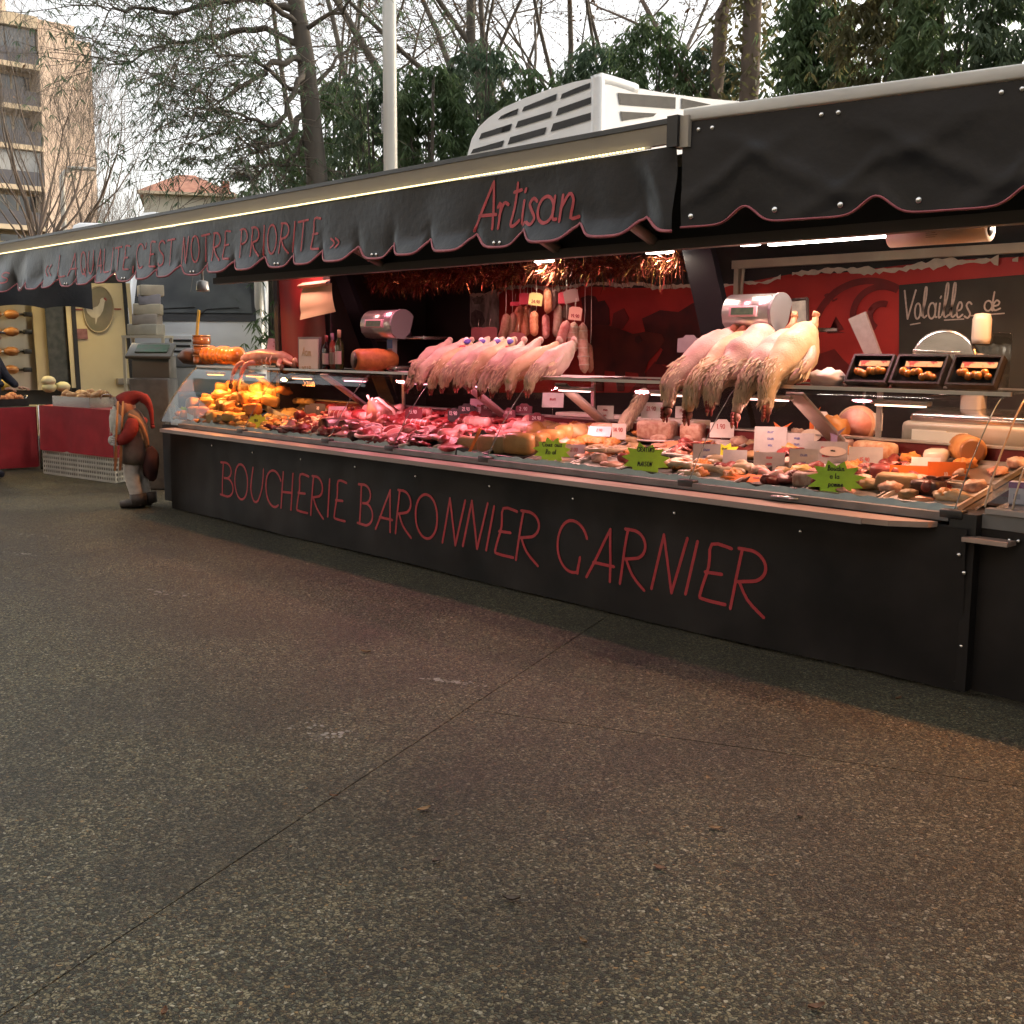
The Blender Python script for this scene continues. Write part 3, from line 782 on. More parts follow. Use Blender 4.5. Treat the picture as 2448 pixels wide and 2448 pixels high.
stall = thing('butcher_stall', "long black butcher's market stall with glass counter and lettered awning", 'market stall', (0,0,0))
def rivet(parent, p, n, r=.010):
    mb = MB(); q = Vector(n).to_track_quat('Z','Y').to_matrix()
    mb.lathe([(r,0),(r*.9,r*.5),(r*.5,r*.8),(0,r*.9)], p, 10, q); return part(mb,'rivet',RIVET,parent)
def sbox(name, m, *a, parent=None):
    mb = MB(); mb.box(*a); return part(mb, name, m, parent or stall)
sbox('cabinet', DARKW, -7.72,-.02, .03,.86, .06,.77)
# front banner
def ban(u, v):
    X = -7.86 + 7.86*u; Z = .018 + .748*v
    y = -.002 - .012*(1-v)**2*0 + .016*noise.noise(Vector((X*1.1, Z*1.6, 3.3))) + .006*noise.noise(Vector((X*4, Z*5, 1)))
    for rx in BRX:
        dx = X-rx; dz = .70-Z
        if dz > 0: y -= .010*math.exp(-(dx/(.05+.30*dz))**2)*math.exp(-dz*4)*math.cos(dx*22)*.25
    y *= min(1, (1-v)*8+.15)
    zz = Z + .012*noise.noise(Vector((X*.8, 9, 1)))*(1-v)
    y += .035*(1-v)**2*min(1,max(0,(X+.9)/.9))
    return Vector((X, y, zz))
src = lambda x,y: (x/K, y/K)
BR = [src(350+a/2.415,1000+b/2.415) for a,b in [(370,158),(615,197),(887,238),(1198,282),(1556,335)]] + \
     [src(1100+a/2.415,1050+b/2.415) for a,b in [(162,273),(654,344),(1243,426)]] + [src(1848+a/2.76,1150+b/2.76) for a,b in [(182,332),(1226,487),(1255,607),(1224,1096)]]
BRW = [at(x,y,-.01) for x,y in BR]; BRX = [p.x for p in BRW[:9]]
mb = MB(); mb.sheet(ban, 300, 18); banner = part(mb,'banner',VINYL2,stall)
def ban_at(X, Z, lift):
    u = (X+7.86)/7.86; v = (Z-.018)/.748
    p = ban(u, v); return Vector((X, p.y-lift-.001, Z))
for p in BRW: rivet(banner, ban_at(p.x,p.z,.0), (0,-1,0), .011)
L1 = [('B',420,500,250,460),('O',508,588,258,475),('U',605,682,280,492),('C',692,768,292,517),('H',778,850,305,532),('E',865,940,318,550),('R',945,1020,328,575),('I',1040,1062,342,578),('E',1078,1155,355,598),
      ('B',1215,1308,375,628),('A',1325,1425,400,658),('R',1440,1535,408,682),('O',1558,1685,430,703),('N',1712,1840,455,740)]
L2 = [('N',20,155,350,640),('I',145,200,375,655),('E',200,328,392,685),('R',322,455,408,720),('G',560,710,455,775),('A',738,895,498,822),('R',928,1078,512,860),('N',1115,1312,543,895),('I',1300,1380,572,912),('E',1385,1568,597,955),('R',1565,1768,625,1012)]
for (ox,oy,LL) in ((350,1000,L1),(1100,1050,L2)):
    for ch,xl,xr,yt,yb in LL:
        S = lambda a,b: at((ox+a/2.415)/K,(oy+b/2.415)/K,-.005)
        xm, ym = (xl+xr)/2, (yt+yb)/2
        part(glyph(ch, S(xl,ym).x, S(xr,ym).x, S(xm,yb).z+.012, S(xm,yt).z-.012, .0185, ban_at, .002), 'letter', REDP, banner)
# ledge, end piece, fascia
mb = MB(); pts = [(-7.74,0),(-7.74,-.12),(-7.70,-.17),(-.42,-.17),(-.30,-.15),(-.16,-.05),(-.14,0)]
mb.prism(pts[::-1], lambda a,b,d: (a,b,d), .786, .760); part(mb,'ledge',LEDGE,stall)
sbox('ledge_edge', mat('ledge_trim',(.30,.24,.22),rough=.3), -7.70,-.42, -.176,-.170, .757,.787)
e0 = atz(1790,1018,.735); e1 = atz(1862,1030,.735)
sbox('end_ledge', LEDGE, e0.x,e1.x+.02, -.03,.055, .715,.735)
sbox('fascia', GREYF, -7.72,-.10, .015,.06, .79,.826)
sbox('end_cheek', BLACKP, -.095,.03, .02,.30, .735,.83)
# refrigerated deck
mb = MB(); mb.add([(-8.15,.06,.80),(-.06,.06,.80),(-.06,.88,.98),(-8.15,.88,.98)], [(0,1,2,3)]); part(mb,'display_deck',STEEL,stall)
sbox('rear_rail', MAROON, -8.1,-.06, .88,.93, .93,1.055)
sbox('rear_rail_cap', ALU, -8.1,-.06, .86,.95, 1.057,1.067)
sbox('cabinet_end', DARKW, -8.15,-7.73, .06,.86, .06,.79)
# lace-edged paper along the foot of the glass
mb = MB()
def lin(u,v):
    X = -8.0+7.9*u
    return Vector((X, .075+.02*v+.012*noise.noise(Vector((X*5,0,0))), .802 + v*(.042+.018*noise.noise(Vector((X*7,2,0)))+.010*abs(math.sin(X*26)))))
mb.sheet(lin, 420, 3); part(mb,'paper_lining',PAPERW,stall)
# slanted glass
GP = [(.052,.826),(.10,.905),(.19,1.05),(.30,1.19),(.395,1.295),(.44,1.328),(.50,1.345)]
def gp(v):
    t = v*(len(GP)-1); i = min(int(t), len(GP)-2); f = t-i
    return GP[i][0]+(GP[i+1][0]-GP[i][0])*f, GP[i][1]+(GP[i+1][1]-GP[i][1])*f
SEAMS = [-8.16,-6.55,-5.21,-4.37,-3.32,-1.62,-.09]
for a,b in zip(SEAMS[:-1],SEAMS[1:]):
    mb = MB(); mb.sheet(lambda u,v: Vector((a+.003+(b-a-.006)*u, gp(v)[0], gp(v)[1])), 1, 12)
    pn = part(mb,'glass_pane',GLASS,stall)
    mb = MB(); mb.tube([(b-.004, gp(k/12)[0]-.001, gp(k/12)[1]) for k in range(13)], .0032, 5); part(mb,'glass_edge',EDGEG,pn)
    mb = MB(); mb.obox((b, .040,.822),(.055,.026,.020),None,.006); part(mb,'clip',BLACKP,pn)
mb = MB(); mb.prism([(y,z) for y,z in GP]+[(.88,1.345),(.88,.98),(.06,.80)], lambda a,b,d: (d,a,b), -8.163,-8.160); part(mb,'end_pane',GLASS,stall)
mb = MB(); mb.tube([(-8.165,y,z) for y,z in GP], .006, 6); part(mb,'end_pane_edge',EDGEG,stall)
# glass top shelf with rails
sbox('top_shelf', SHELFG, -8.16,-.05, .455,.90, 1.347,1.355)
sbox('shelf_front_rail', ALU, -8.16,-.05, .440,.453, 1.338,1.357)
sbox('shelf_rear_rail', ALU, -8.16,-.05, .902,.925, 1.335,1.360)
for X in (-7.05,-5.85,-4.05,-3.02,-1.22):
    a = Vector((X,.42,1.315)); b = Vector((X,.88,1.02)); d = b-a; ang = math.atan2(d.z,d.y)
    mb = MB(); mb.obox((a+b)/2, (.055,d.length/2,.010), rotm(ang), .004); part(mb,'shelf_bracket',CASEW,stall)
for X in (-7.6,-5.4,-3.2,-1.0):
    sbox('shelf_post', ALU, X-.015,X+.015, .905,.92, 1.068,1.335)
# right-hand unit, set back a little
stall2 = stall
sbox('cabinet', DARKW, .035,2.9, .10,.95, .05,.72)
sbox('end_panel', VINYL2, -.018,.03, .012,.12, .03,.712)
mb = MB(); mb.sheet(lambda u,v: Vector((.032+2.9*u, .065+.012*noise.noise(Vector((u*5,v*2,7)))*(1-v), .03+.74*v)), 60, 8); b2 = part(mb,'side_banner',VINYL2,stall)
for px,py in ((1848+1560/2.76,1150+390/2.76),(1848+1620/2.76,1150+395/2.76)):
    q = at(px/K,py/K,.055); rivet(b2, q, (0,-1,0), .009)
sbox('fascia', GREYF, .035,2.9, .06,.10, .772,.835)
sbox('case_frame', CASEW, .05,2.9, .05,.10, .838,.862)
mb = MB(); mb.add([(.035,.09,.84),(2.9,.09,.84),(2.9,.95,.95),(.035,.95,.95)],[(0,1,2,3)]); part(mb,'display_deck',STEEL,stall)
GP2 = [(.075,.862),(.12,.97),(.22,1.13),(.33,1.27),(.42,1.345),(.54,1.375),(.70,1.382)]
mb = MB(); mb.sheet(lambda u,v: Vector((.04+2.85*u, GP2[int(v*6+.001)][0], GP2[int(v*6+.001)][1])), 1, 6); pn = part(mb,'glass_pane',GLASS,stall)
for X in (.037,.16):
    mb = MB(); mb.tube(smoothpath([(X,y,z) for y,z in GP2],4), .0045, 6); part(mb,'glass_edge',mat('glass_edge_warm',(.45,.36,.26),rough=.2),pn)
sbox('top_shelf', SHELFG, .0,2.9, .70,.98, 1.383,1.391)
sbox('shelf_front_rail', ALU, .0,2.9, .685,.699, 1.374,1.392)
# work table, back wall, side wall, roof
sbox('work_table', mat('worktop',(.50,.48,.44),(.40,.38,.35),rough=.35,scale=3), -7.9,2.9, 1.0,1.55, .975,1.0)
sbox('work_table_front', MAROON, -7.9,2.9, .998,1.01, .80,.973)
BY = 2.30
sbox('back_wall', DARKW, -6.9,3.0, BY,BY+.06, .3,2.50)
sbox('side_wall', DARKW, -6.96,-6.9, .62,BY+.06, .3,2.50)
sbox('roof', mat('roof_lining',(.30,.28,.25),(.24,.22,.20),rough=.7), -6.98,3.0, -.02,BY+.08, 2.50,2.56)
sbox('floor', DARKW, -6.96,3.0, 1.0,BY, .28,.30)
sbox('flap_beam', mat('flap_beam_grey',(.13,.115,.11),(.09,.08,.08),rough=.4,scale=3,stretch=(.3,2,2)), -6.86,3.0, -.03,.05, 2.072,2.125)
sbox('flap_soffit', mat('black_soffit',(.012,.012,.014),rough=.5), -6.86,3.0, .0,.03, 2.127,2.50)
rp0 = at(525,600,.62).x; rp1 = at(612,600,.62).x
mb = MB(); mb.sheet(lambda u,v: Vector((rp0+(rp1-rp0)*u+.06*(1-v), .62+.015*math.sin(u*11+v), 1.37+.78*v)), 16, 6); part(mb,'red_side_panel',REDCL,stall)
mb = MB(); mb.box(rp0,rp1+.06,.64,.66,1.37,2.15); part(mb,'panel_backing',DARKW,stall)
for (xa,ya,xb,yb,w) in ((1313,468,1352,640,.115),(645,530,705,690,.10)):
    a, b = at(xa,ya,1.0), at(xb,yb,1.0); d = b-a; a = a-d*.25; b = b+d*((b.z-1.07)/-d.z)
    mb = MB(); wv = Vector((w,0,0)); th = Vector((0,.05,0))
    mb.add([a-wv,a+wv,b+wv,b-wv,a-wv+th,a+wv+th,b+wv+th,b-wv+th],[(0,3,2,1),(4,5,6,7),(0,1,5,4),(1,2,6,5),(2,3,7,6),(3,0,4,7)])
    part(mb,'flap_strut',mat('strut_black',(.007,.007,.009),rough=.5,spec=.2),stall)
# cream frame of the right-hand unit
f0 = at(1385,500,BY-.03); f1 = at(1932,452,BY-.03)
mb = MB(); mb.box(f0.x,3.0, BY-.06,BY-.004, f0.z-.03,f0.z+.03); part(mb,'wall_frame_rail',CREAMF,stall)
mb = MB(); mb.box(f0.x+.02,f0.x+.06, BY-.055,BY-.004, .9,f0.z-.032); part(mb,'wall_frame_post',CREAMF,stall)
mb = MB(); mb.tube(smoothpath([(f0.x+.12,BY-.07,f0.z-.03),(f0.x+.10,BY-.06,f0.z-.25),(f0.x+.13,BY-.06,f0.z-.45),(f0.x+.10,BY-.06,f0.z-.8)],5), .012, 6); part(mb,'cable',CREAMF,stall)

# ------------------------------------------------------------------ awning
AY = -.90; AX0, AX1 = -10.9, -.955
ZT, ZL = 2.505, 2.415
mb = MB(); mb.sheet(lambda u,v: Vector((AX0+(AX1-AX0)*u, AY+1.0*v, ZT+.02+.12*v-.03*math.sin(v*3.14))), 20, 6); part(mb,'awning_fabric',VINYL,stall)
mb = MB(); mb.box(AX0,AX1, AY-.035,AY+.03, ZT,ZT+.022); part(mb,'awning_top_edge',DKEDGE,stall)
mb = MB(); mb.prism([(AY-.03,ZT-.002),(AY-.008,ZL+.012),(AY+.02,ZL+.012),(AY+.02,ZT-.002)], lambda a,b,d: (d,a,b), AX0,AX1-.03); part(mb,'awning_gutter',BEIGE,stall)
mb = MB(); mb.box(AX1-.028,AX1+.03, AY-.038,AY+.05, ZL-.01,ZT+.03); part(mb,'awning_end_cap',BLACKP,stall)
mb = MB(); x = AX0
while x < AX1-.16:
    mb.obox((x,AY-.022,ZL+.006),(.0045,.004,.0035)); x += .022
led = part(mb,'led_strip',mat('led_beads',(.9,.8,.5),emit=(1,.80,.38),estr=1.3),stall); led['kind'] = 'stuff'
mb = MB(); mb.box(AX0,AX1-.14, AY-.017,AY-.008, ZL+.0015,ZL+.0115); part(mb,'led_channel',mat('led_channel',(.6,.55,.4),rough=.3),stall)
PER = .395; ZB = 2.062
PK = [at(x/K,600/K,AY).x for x in (632,705,774,857,944,1031,1140,1254,1388,1537)]
def scallop(X):
    # lobes between peaks read from the photograph where they show, regular further left
    if X < PK[0]:
        k = (PK[0]-X)/PER; i = math.floor(k); a = PK[0]-(i+1)*PER; b = PK[0]-i*PER; idx = -i-1
    elif X >= PK[-1]: a, b, idx = PK[-1], PK[-1]+PER*1.1, 9
    else:
        idx = max(i for i in range(len(PK)) if PK[i] <= X); a, b = PK[idx], PK[idx+1]
    return (X-a)/(b-a), idx
def val(X, v, lift=0.0):
    """valance: v = 0 top, 1 hem"""
    f, idx = scallop(X)
    bump = math.exp(-(min(f,1-f)/.16)**2)
    zb = ZB + .062*bump - .010*math.sin(math.pi*f) - .012*(f-.5)
    curl = (0,1,1)[idx % 3]
    y = AY - .004 - .035*v*v*(.5+.5*noise.noise(Vector((X*1.3,0,5))))
    y += -.045*curl*max(0,(v-.72)/.28)**1.5*math.sin(math.pi*f)**.7 + .02*bump*v**3
    y += .012*noise.noise(Vector((X*2.2,v*1.5,2)))
    if X > AX1-.55:
        w = (X-(AX1-.55))/.55; y -= .02*w*math.sin(v*3.1)*math.sin(w*11-v*3.0)
    if X < -8.3:
        w = min(1,(-8.3-X)/.6); y += .03*w*math.sin(X*9+v*2.5)*v
    return Vector((X, y-lift, ZL + (zb-ZL)*v))
mb = MB(); mb.sheet(lambda u,v: val(AX0+(AX1-AX0)*u, v), 640, 20); valance = part(mb,'valance',VINYL,stall)
hem = [val(AX0+(AX1-AX0)*i/640, 1)+Vector((0,-.002,0)) for i in range(641)]
mb = MB(); mb.tube(hem, .0075, 6, True, True, .6); part(mb,'hem_piping',PIPING,valance)
for i in range(-12,10):
    if i % 3 == 0:
        a = PK[i] if 0 <= i < len(PK) else PK[0]+i*PER
        b = PK[i+1] if 0 <= i < len(PK)-1 else a+PER
        m_ = (a+b)/2
        if AX0+.1 < m_ < AX1-.1:
            for dx in (-.022,.022): rivet(valance, val(m_+dx,.94), (0,-1,0), .011)
def val_at(X, Z, lift):
    f, idx = scallop(X); zb = ZB+.062*math.exp(-(min(f,1-f)/.16)**2)-.010*math.sin(math.pi*f)-.012*(f-.5)
    v = (Z-ZL)/(zb-ZL); return Vector((X, val(X,v).y-lift-.0015, Z))
SX = lambda x,y: at(x/K,y/K,AY-.015)
zt_, zb_ = SX(755,522).z, SX(755,597).z
for word,xa,xb in [('<',104,122),('LA',137,180),('QUALITE,',190,318),("C'EST",324,418),('NOTRE',434,550),('PRIORITE',572,766)]:
    X0, X1 = SX(xa,600).x, SX(xb,600).x
    wid = [(.35 if c in "I',"  else 1.0) for c in word]; tot = sum(wid)+.28*(len(word)-1); u = (X1-X0)/tot; x = X0
    for c,w in zip(word,wid):
        part(glyph(c, x, x+w*u, zb_+.004, zt_, .0135, val_at, .002), 'letter', REDP, valance); x += (w+.28)*u
part(glyph('>', SX(790,580).x, SX(812,580).x, zb_-.01, zb_+.10, .013, val_at, .002), 'letter', REDP, valance)
part(glyph('S', SX(4,680).x, SX(24,680).x, zb_, zb_+.10, .013, val_at, .002), 'letter', REDP, valance)
za, zc = SX(1160,549).z, SX(1178,434).z
for c,xa,xb in [('A',1133,1184),('r',1187,1214),('t',1211,1240),('i',1242,1258),('s',1257,1284),('a',1284,1332),('n',1340,1384)]:
    part(glyph(c, SX(xa,510).x, SX(xb,510).x, za, zc, .017, val_at, .002), 'letter', REDP, valance)
# awning arms seen under the hem
for px in (720,1050,1232):
    a = at(px,500,-.02); b = Vector((a.x-.02,-.78,2.40))
    a = Vector((a.x,-.005,2.125)); d = b-a
    mb = MB(); mb.tube([a, a.lerp(b,.5)+Vector((.02,0,.01)), b], [.035,.028,.02], 6); part(mb,'awning_arm',mat('arm_grey',(.20,.18,.17),rough=.4),stall)
# right-hand awning, swung back slightly
RD = Vector((.983,.186,0)); RN = Vector((.186,-.983,0)); RO = Vector((AX1+.035, AY-.004, 0)); RL = 3.6
def rz(x,y):
    d = ray(x,y); return (CAM_POS + d*((RO-CAM_POS).dot(RN)/d.dot(RN)))
ztop = rz(1330,226).z; zbot = rz(1330,424).z
def rp_(s, v, lift=0.0):
    PERR = .56; f = ((s-.30)/PERR) % 1.0
    bump = math.exp(-(min(f,1-f)/.13)**2)
    zb = zbot - .005 + .070*bump
    n = 0.0
    for c,(sx,dr) in enumerate(((.09,1),(.62,-1),(.66,1),(1.32,-1),(1.36,1),(2.0,-1))):
        t = (s-sx)*dr
        if t > -.3:
            w = (v-.1) - t*1.1
            n += .014*math.exp(-(w/.10)**2)*min(1,max(0,t*2.5))*math.exp(-max(0,t)*1.1)
    n += .012*noise.noise(Vector((s*1.4,v*1.2,4)))
    n += .015*v*v*noise.noise(Vector((s*2.1,0,9)))
    p = RO + RD*s + RN*(n*min(1,v*5) + lift)
    return Vector((p.x,p.y, ztop + (zb-ztop)*v))
mb = MB(); mb.sheet(lambda u,v: rp_(RL*u, v), 260, 40); rv = part(mb,'right_valance',VINYL,stall)
mb = MB(); mb.tube([rp_(RL*i/260,1,.003) for i in range(261)], .0085, 6, True, True, .6); part(mb,'hem_piping',PIPING,rv)
for s_ in (.075,.14,.62,.69,1.30,1.37,1.98,2.05): rivet(rv, rp_(s_,.085), RN, .011)
for s_ in (.05,.44,.72,1.02,1.5,1.95): rivet(rv, rp_(s_,.90), RN, .014)
mb = MB(); mb.obox(RO+RD*(RL/2)-RN*.02+Vector((0,0,ztop+.028)),(RL/2,.03,.026),rotm(0,0,math.atan2(RD.y,RD.x)),.008)
part(mb,'right_awning_bar',mat('white_awning_bar',(.62,.61,.58),(.50,.49,.47),rough=.45,scale=5,stretch=(.5,3,3)),stall)
mb = MB(); mb.sheet(lambda u,v: RO+RD*(RL*u)-RN*(.05+.9*v)+Vector((0,0,ztop+.045-.01*v)), 10, 4); part(mb,'right_awning_fabric',VINYL,stall)
mb = MB(); mb.box(AX1+.02,AX1+.075, AY-.02,AY+.04, 2.40,2.53); part(mb,'awning_joint',BEIGE,stall)

# ------------------------------------------------------------------ white louvred housing on the trailer roof
hu = thing('roof_vent_housing', 'white louvred ventilation housing on the roof behind the awning', 'vent housing', (-4.0,1.2,2.57))
VY0 = 1.05
FW = lambda x,y: at(x,y,VY0)
A_ = FW(1122,147)
wp = mat('white_gel_coat', (.80,.82,.84), (.74,.76,.78), rough=.35, scale=4, coat=.3)
sl = mat('louvre_dark', (.012,.012,.014), (.022,.022,.022), rough=.6)
x0, x1, zt0, zb0 = FW(880,294).x, FW(1128,200).x, A_.z, 2.58
# front face (facing the market) and end face meeting at a rounded corner
def ftop(u): return zb0 + (FW(893,262).z-.02-zb0) + (zt0-FW(893,262).z+.02)*(1-(1-u)**2.1)
front = [(0,zb0)]+[(0+.10*0+u, None) for u in ()]
prof_t = [(FW(a,b).x,FW(a,b).z) for a,b in ((882,292),(890,262),(903,240),(922,222),(950,203),(990,185),(1040,167),(1085,154),(1122,147))]
mb = MB()
pts = [(x0-.12,zb0)]+prof_t+[(x1,zb0)]
mb.prism(pts, lambda a,b,d: (a,d,b), VY0, VY0+.05); shell = part(mb,'front_grille',wp,hu,True)
XE = x1
E1 = atx(1395,186,XE).y
etop = [(VY0+(E1-VY0)*u, zt0-.02-(zt0-atx(1395,186,XE).z)*u**2.0) for u in [i/8 for i in range(9)]]
mb = MB(); mb.prism([(VY0,zb0)]+etop+[(E1+.12,zb0)], lambda a,b,d: (d,a,b), XE-.05, XE); part(mb,'end_grille',wp,hu,True)
mb = MB()
nn = len(prof_t)
for i in range(nn-1):
    (xa,za_),(xb,zb2) = prof_t[i], prof_t[i+1]
    mb.add([(xa,VY0+.02,za_),(xb,VY0+.02,zb2),(xb,E1,min(zb2,etop[-1][1])),(xa,E1,min(za_,etop[-1][1]))],[(0,1,2,3)])
part(mb,'top_skin',wp,hu,True)
mb = MB(); mb.tube(smoothpath([(XE-.02,VY0+.02,zb0),(XE-.02,VY0+.02,zt0-.06),(XE-.03,VY0+.05,zt0-.005),(XE-.03,VY0+.4,zt0-.02)],5), .045, 8); part(mb,'corner_rib',wp,hu,True)
def slot(ps, pl):
    mb = MB(); v_ = [pl(x,y) for x,y in ps]
    mb.add(v_, [tuple(range(len(v_)))]); part(mb,'louvre_slot',sl,hu,True)
fpl = lambda x,y: at(x,y,VY0-.006)
z3 = lambda a,b: ((1200+a/2.76)/K,(b/2.76)/K)
z2 = lambda a,b: ((600+a/2.76)/K,(b/2.76)/K)
for ps in ([z3(130,738),z3(145,705),z3(362,618),z3(355,660)],[z3(385,655),z3(395,620),z3(500,575),z3(583,545),z3(580,580)],
           [z3(88,845),z3(105,800),z3(330,732),z3(318,775)],[z3(355,765),z3(372,715),z3(600,635),z3(608,675)],
           [z3(36,955),z3(55,905),z3(295,838),z3(280,885)],[z3(320,870),z3(338,815),z3(620,732),z3(640,775)],
           [z2(1630,790),z2(1650,765),z2(1765,715),z2(1755,755)],[z2(1503,920),z2(1520,880),z2(1722,815),z2(1708,858)],
           [z2(1448,1015),z2(1465,985),z2(1670,925),z2(1655,968)],[z3(0,778),z3(12,755),z3(108,715),z3(95,752)],[z3(0,875),z3(0,838),z3(66,818),z3(52,860)]):
    slot(ps, fpl)
epl = lambda x,y: atx(x,y,XE+.006)
for ps in ([z3(765,612),z3(1147,642),z3(1145,718),z3(778,690)],[z3(1185,648),z3(1380,690),z3(1300,702),z3(1185,720)],[z3(780,735),z3(1020,748),z3(1000,768),z3(792,798)]):
    slot(ps, epl)
# ------------------------------------------------------------------ lamps of the stall
LAMPBODY = mat('lamp_housing', (.35,.34,.33), rough=.4, metal=.5)
def meat_lamp(X, Y, Z, col, power, size, label, stem=.12, tilt=(0,0), disc=.05, estr=14):
    t = thing('spot_lamp', label, 'lamp', (X,Y,Z), 0, 'lamps over the counter')
    mb = MB(); mb.lathe([(.02,.10),(.05,.09),(.06,.02),(.062,.0),(.055,.0)], (0,0,0), 16); part(mb,'shade',LAMPBODY,t)
    mb = MB(); mb.lathe([(disc,.004),(0,.0045)], (0,0,0), 16); part(mb,'bulb',mat('bulb_%.2f_%.2f'%(col[1],col[2]),col,emit=col,estr=estr),t)
    mb = MB(); mb.tube([(0,0,.09),(0,0,.09+stem)], .012, 6); part(mb,'stem',LAMPBODY,t)
    ld = bpy.data.lights.new('meat_lamp_light','AREA'); ld.shape = 'DISK'; ld.size = size; ld.energy = power*.085; ld.color = col; ld.spread = R(165)
    o = bpy.data.objects.new('lamp_light', ld); COL.objects.link(o); o.parent = t; o.location = (0,0,-.012); o.rotation_euler = (tilt[0],tilt[1],0)
PINK, WARM, ORANGE = (1,.29,.37), (1,.66,.42), (1,.33,.07)
for i,(X,Y,c,pw) in enumerate([(-6.2,.42,(1,.40,.36),34),(-5.2,.42,PINK,34),(-4.2,.42,PINK,34),(-3.25,.42,PINK,36),(-2.2,.42,PINK,28),(-1.45,.45,PINK,25),(-.55,.8,(1,.48,.26),40),(.25,.95,ORANGE,130),(1.1,.95,ORANGE,230)]):
    meat_lamp(X,Y,2.38,c,pw*1.25,.14,['leftmost pink lamp under the stall roof','pink lamp above the dark red meats','pink lamp left of the hanging sausages','pink lamp above the small poultry row','pink lamp between the two poultry rows','pink lamp above the large poultry','warm lamp above the charcuterie','orange lamp above the right end of the counter','rightmost orange lamp of the stall'][i], .04)
for i,(X,c,pw) in enumerate([(-7.75,ORANGE,13),(-7.0,ORANGE,14),(-6.2,(1,.36,.16),8),(-5.4,PINK,8),(-4.6,PINK,8),(-3.8,PINK,8),(-2.9,(1,.46,.40),8),(-2.1,(1,.5,.42),8),(-1.4,(1,.5,.40),8),(-.6,(1,.48,.30),9)]):
    t = thing('case_lamp', 'strip lamp under the glass shelf above '+['the cheeses at the left end','the orange-lit loaves','the salads','the dark puddings','the rib joint','the red meats','the golden loaves','the gratins','the boudin heap','the orange price cards'][i], 'lamp', (X,.43,1.265), 0, 'lamps under the glass shelf')
    mb = MB(); mb.obox((0,0,.024),(.16,.022,.012),None,.006); part(mb,'housing',LAMPBODY,t)
    mb = MB(); mb.obox((0,0,.008),(.13,.018,.004)); part(mb,'tube',mat('case_tube%.2f'%c[2],c,emit=(1,c[1]*1.3,c[2]*1.4),estr=2.2),t)
    ld = bpy.data.lights.new('case_light','AREA'); ld.shape = 'RECTANGLE'; ld.size = .28; ld.size_y = .04; ld.energy = pw*.26; ld.color = c
    o = bpy.data.objects.new('lamp_light', ld); COL.objects.link(o); o.parent = t; o.location = (0,0,-.004)
# outside heat lamp glow over the left end comes from a lamp on a stalk
meat_lamp(-7.7,.30,2.05,(1,.38,.10),80,.12,'orange lamp hanging above the left end of the counter',.30)
TUBEM = mat('fluorescent_tube', (1,1,1), emit=(1,.93,.84), estr=9)
def tube_light(xa, ya, xb, yb, Y, label, power=14):
    a, b = at(xa,ya,Y), at(xb,yb,Y); z = (a.z+b.z)/2
    t = thing('fluorescent_lamp', label, 'lamp', (a.x,Y,z), 0, 'white tubes under the stall roof')
    L_ = b.x-a.x
    mb = MB(); mb.obox((L_/2,0,0),(L_/2,.022,.016),None,.006); part(mb,'tube',TUBEM,t)
    mb = MB(); mb.obox((L_/2,.03,.045),(L_/2+.03,.05,.022),None,.006); part(mb,'housing',mat('lamp_white',(.6,.58,.54),rough=.4),t)
    mb = MB(); mb.box(L_/2-.02,L_/2+.02,.01,.05,.06,2.5-z); part(mb,'hanger',LAMPBODY,t)
    ld = bpy.data.lights.new('tube_light','AREA'); ld.shape = 'RECTANGLE'; ld.size = L_; ld.size_y = .04; ld.energy = power*.3; ld.color = (1,.84,.66)
    o = bpy.data.objects.new('lamp_light', ld); COL.objects.link(o); o.parent = t; o.location = (L_/2,0,-.02)
    return t
tube_light(1452,460,1672,441,.75,'long white tube under the roof right of the dark strut',9)
tube_light(1400,460,1432,457,.75,'short stub of lit tube beside the dark strut',2)
tube_light(1012,492,1042,489,.95,'small lit tube above the tinsel near the middle',9)
tube_light(1222,476,1268,471,.95,'small lit tube above the tinsel left of the dark strut',9)
tube_light(1880,417,1990,407,.75,'white tube at the right picture edge',9)
a, b = at(1682,447,.62), at(1868,432,.62)
t = thing('paper_roll', 'long cream roll hung under the roof at the end of the white tube', 'roll', (a.x,.62,a.z))
mb = MB(); mb.lathe([(.018,0),(.055,0),(.055,b.x-a.x),(.018,b.x-a.x)], (0,0,0), 20, rotm(0,R(90))); part(mb,'roll',mat('cream_roll',(.72,.58,.46),(.65,.5,.4),rough=.6,scale=8),t)
mb = MB(); mb.lathe([(.03,b.x-a.x+.002),(0,b.x-a.x+.003)], (0,0,0), 14, rotm(0,R(90))); part(mb,'core',BLACKP,t)
mb = MB(); mb.tube([(.05,0,.05),(.05,0,2.5-a.z)],.008,6); mb.tube([(.5,0,.05),(.5,0,2.5-a.z)],.008,6); part(mb,'hanger',LAMPBODY,t)
mb = MB()
for k in range(5): ribbon(mb,[(.22,-.02+k*.010),(.27+.01*(k%2),-.02+k*.010)],.003,lambda a_,b_,l_: Vector((a_,-.0556-l_*.2,b_)),.001)
part(mb,'printed_lines',mat('roll_print',(.35,.24,.16)),t)

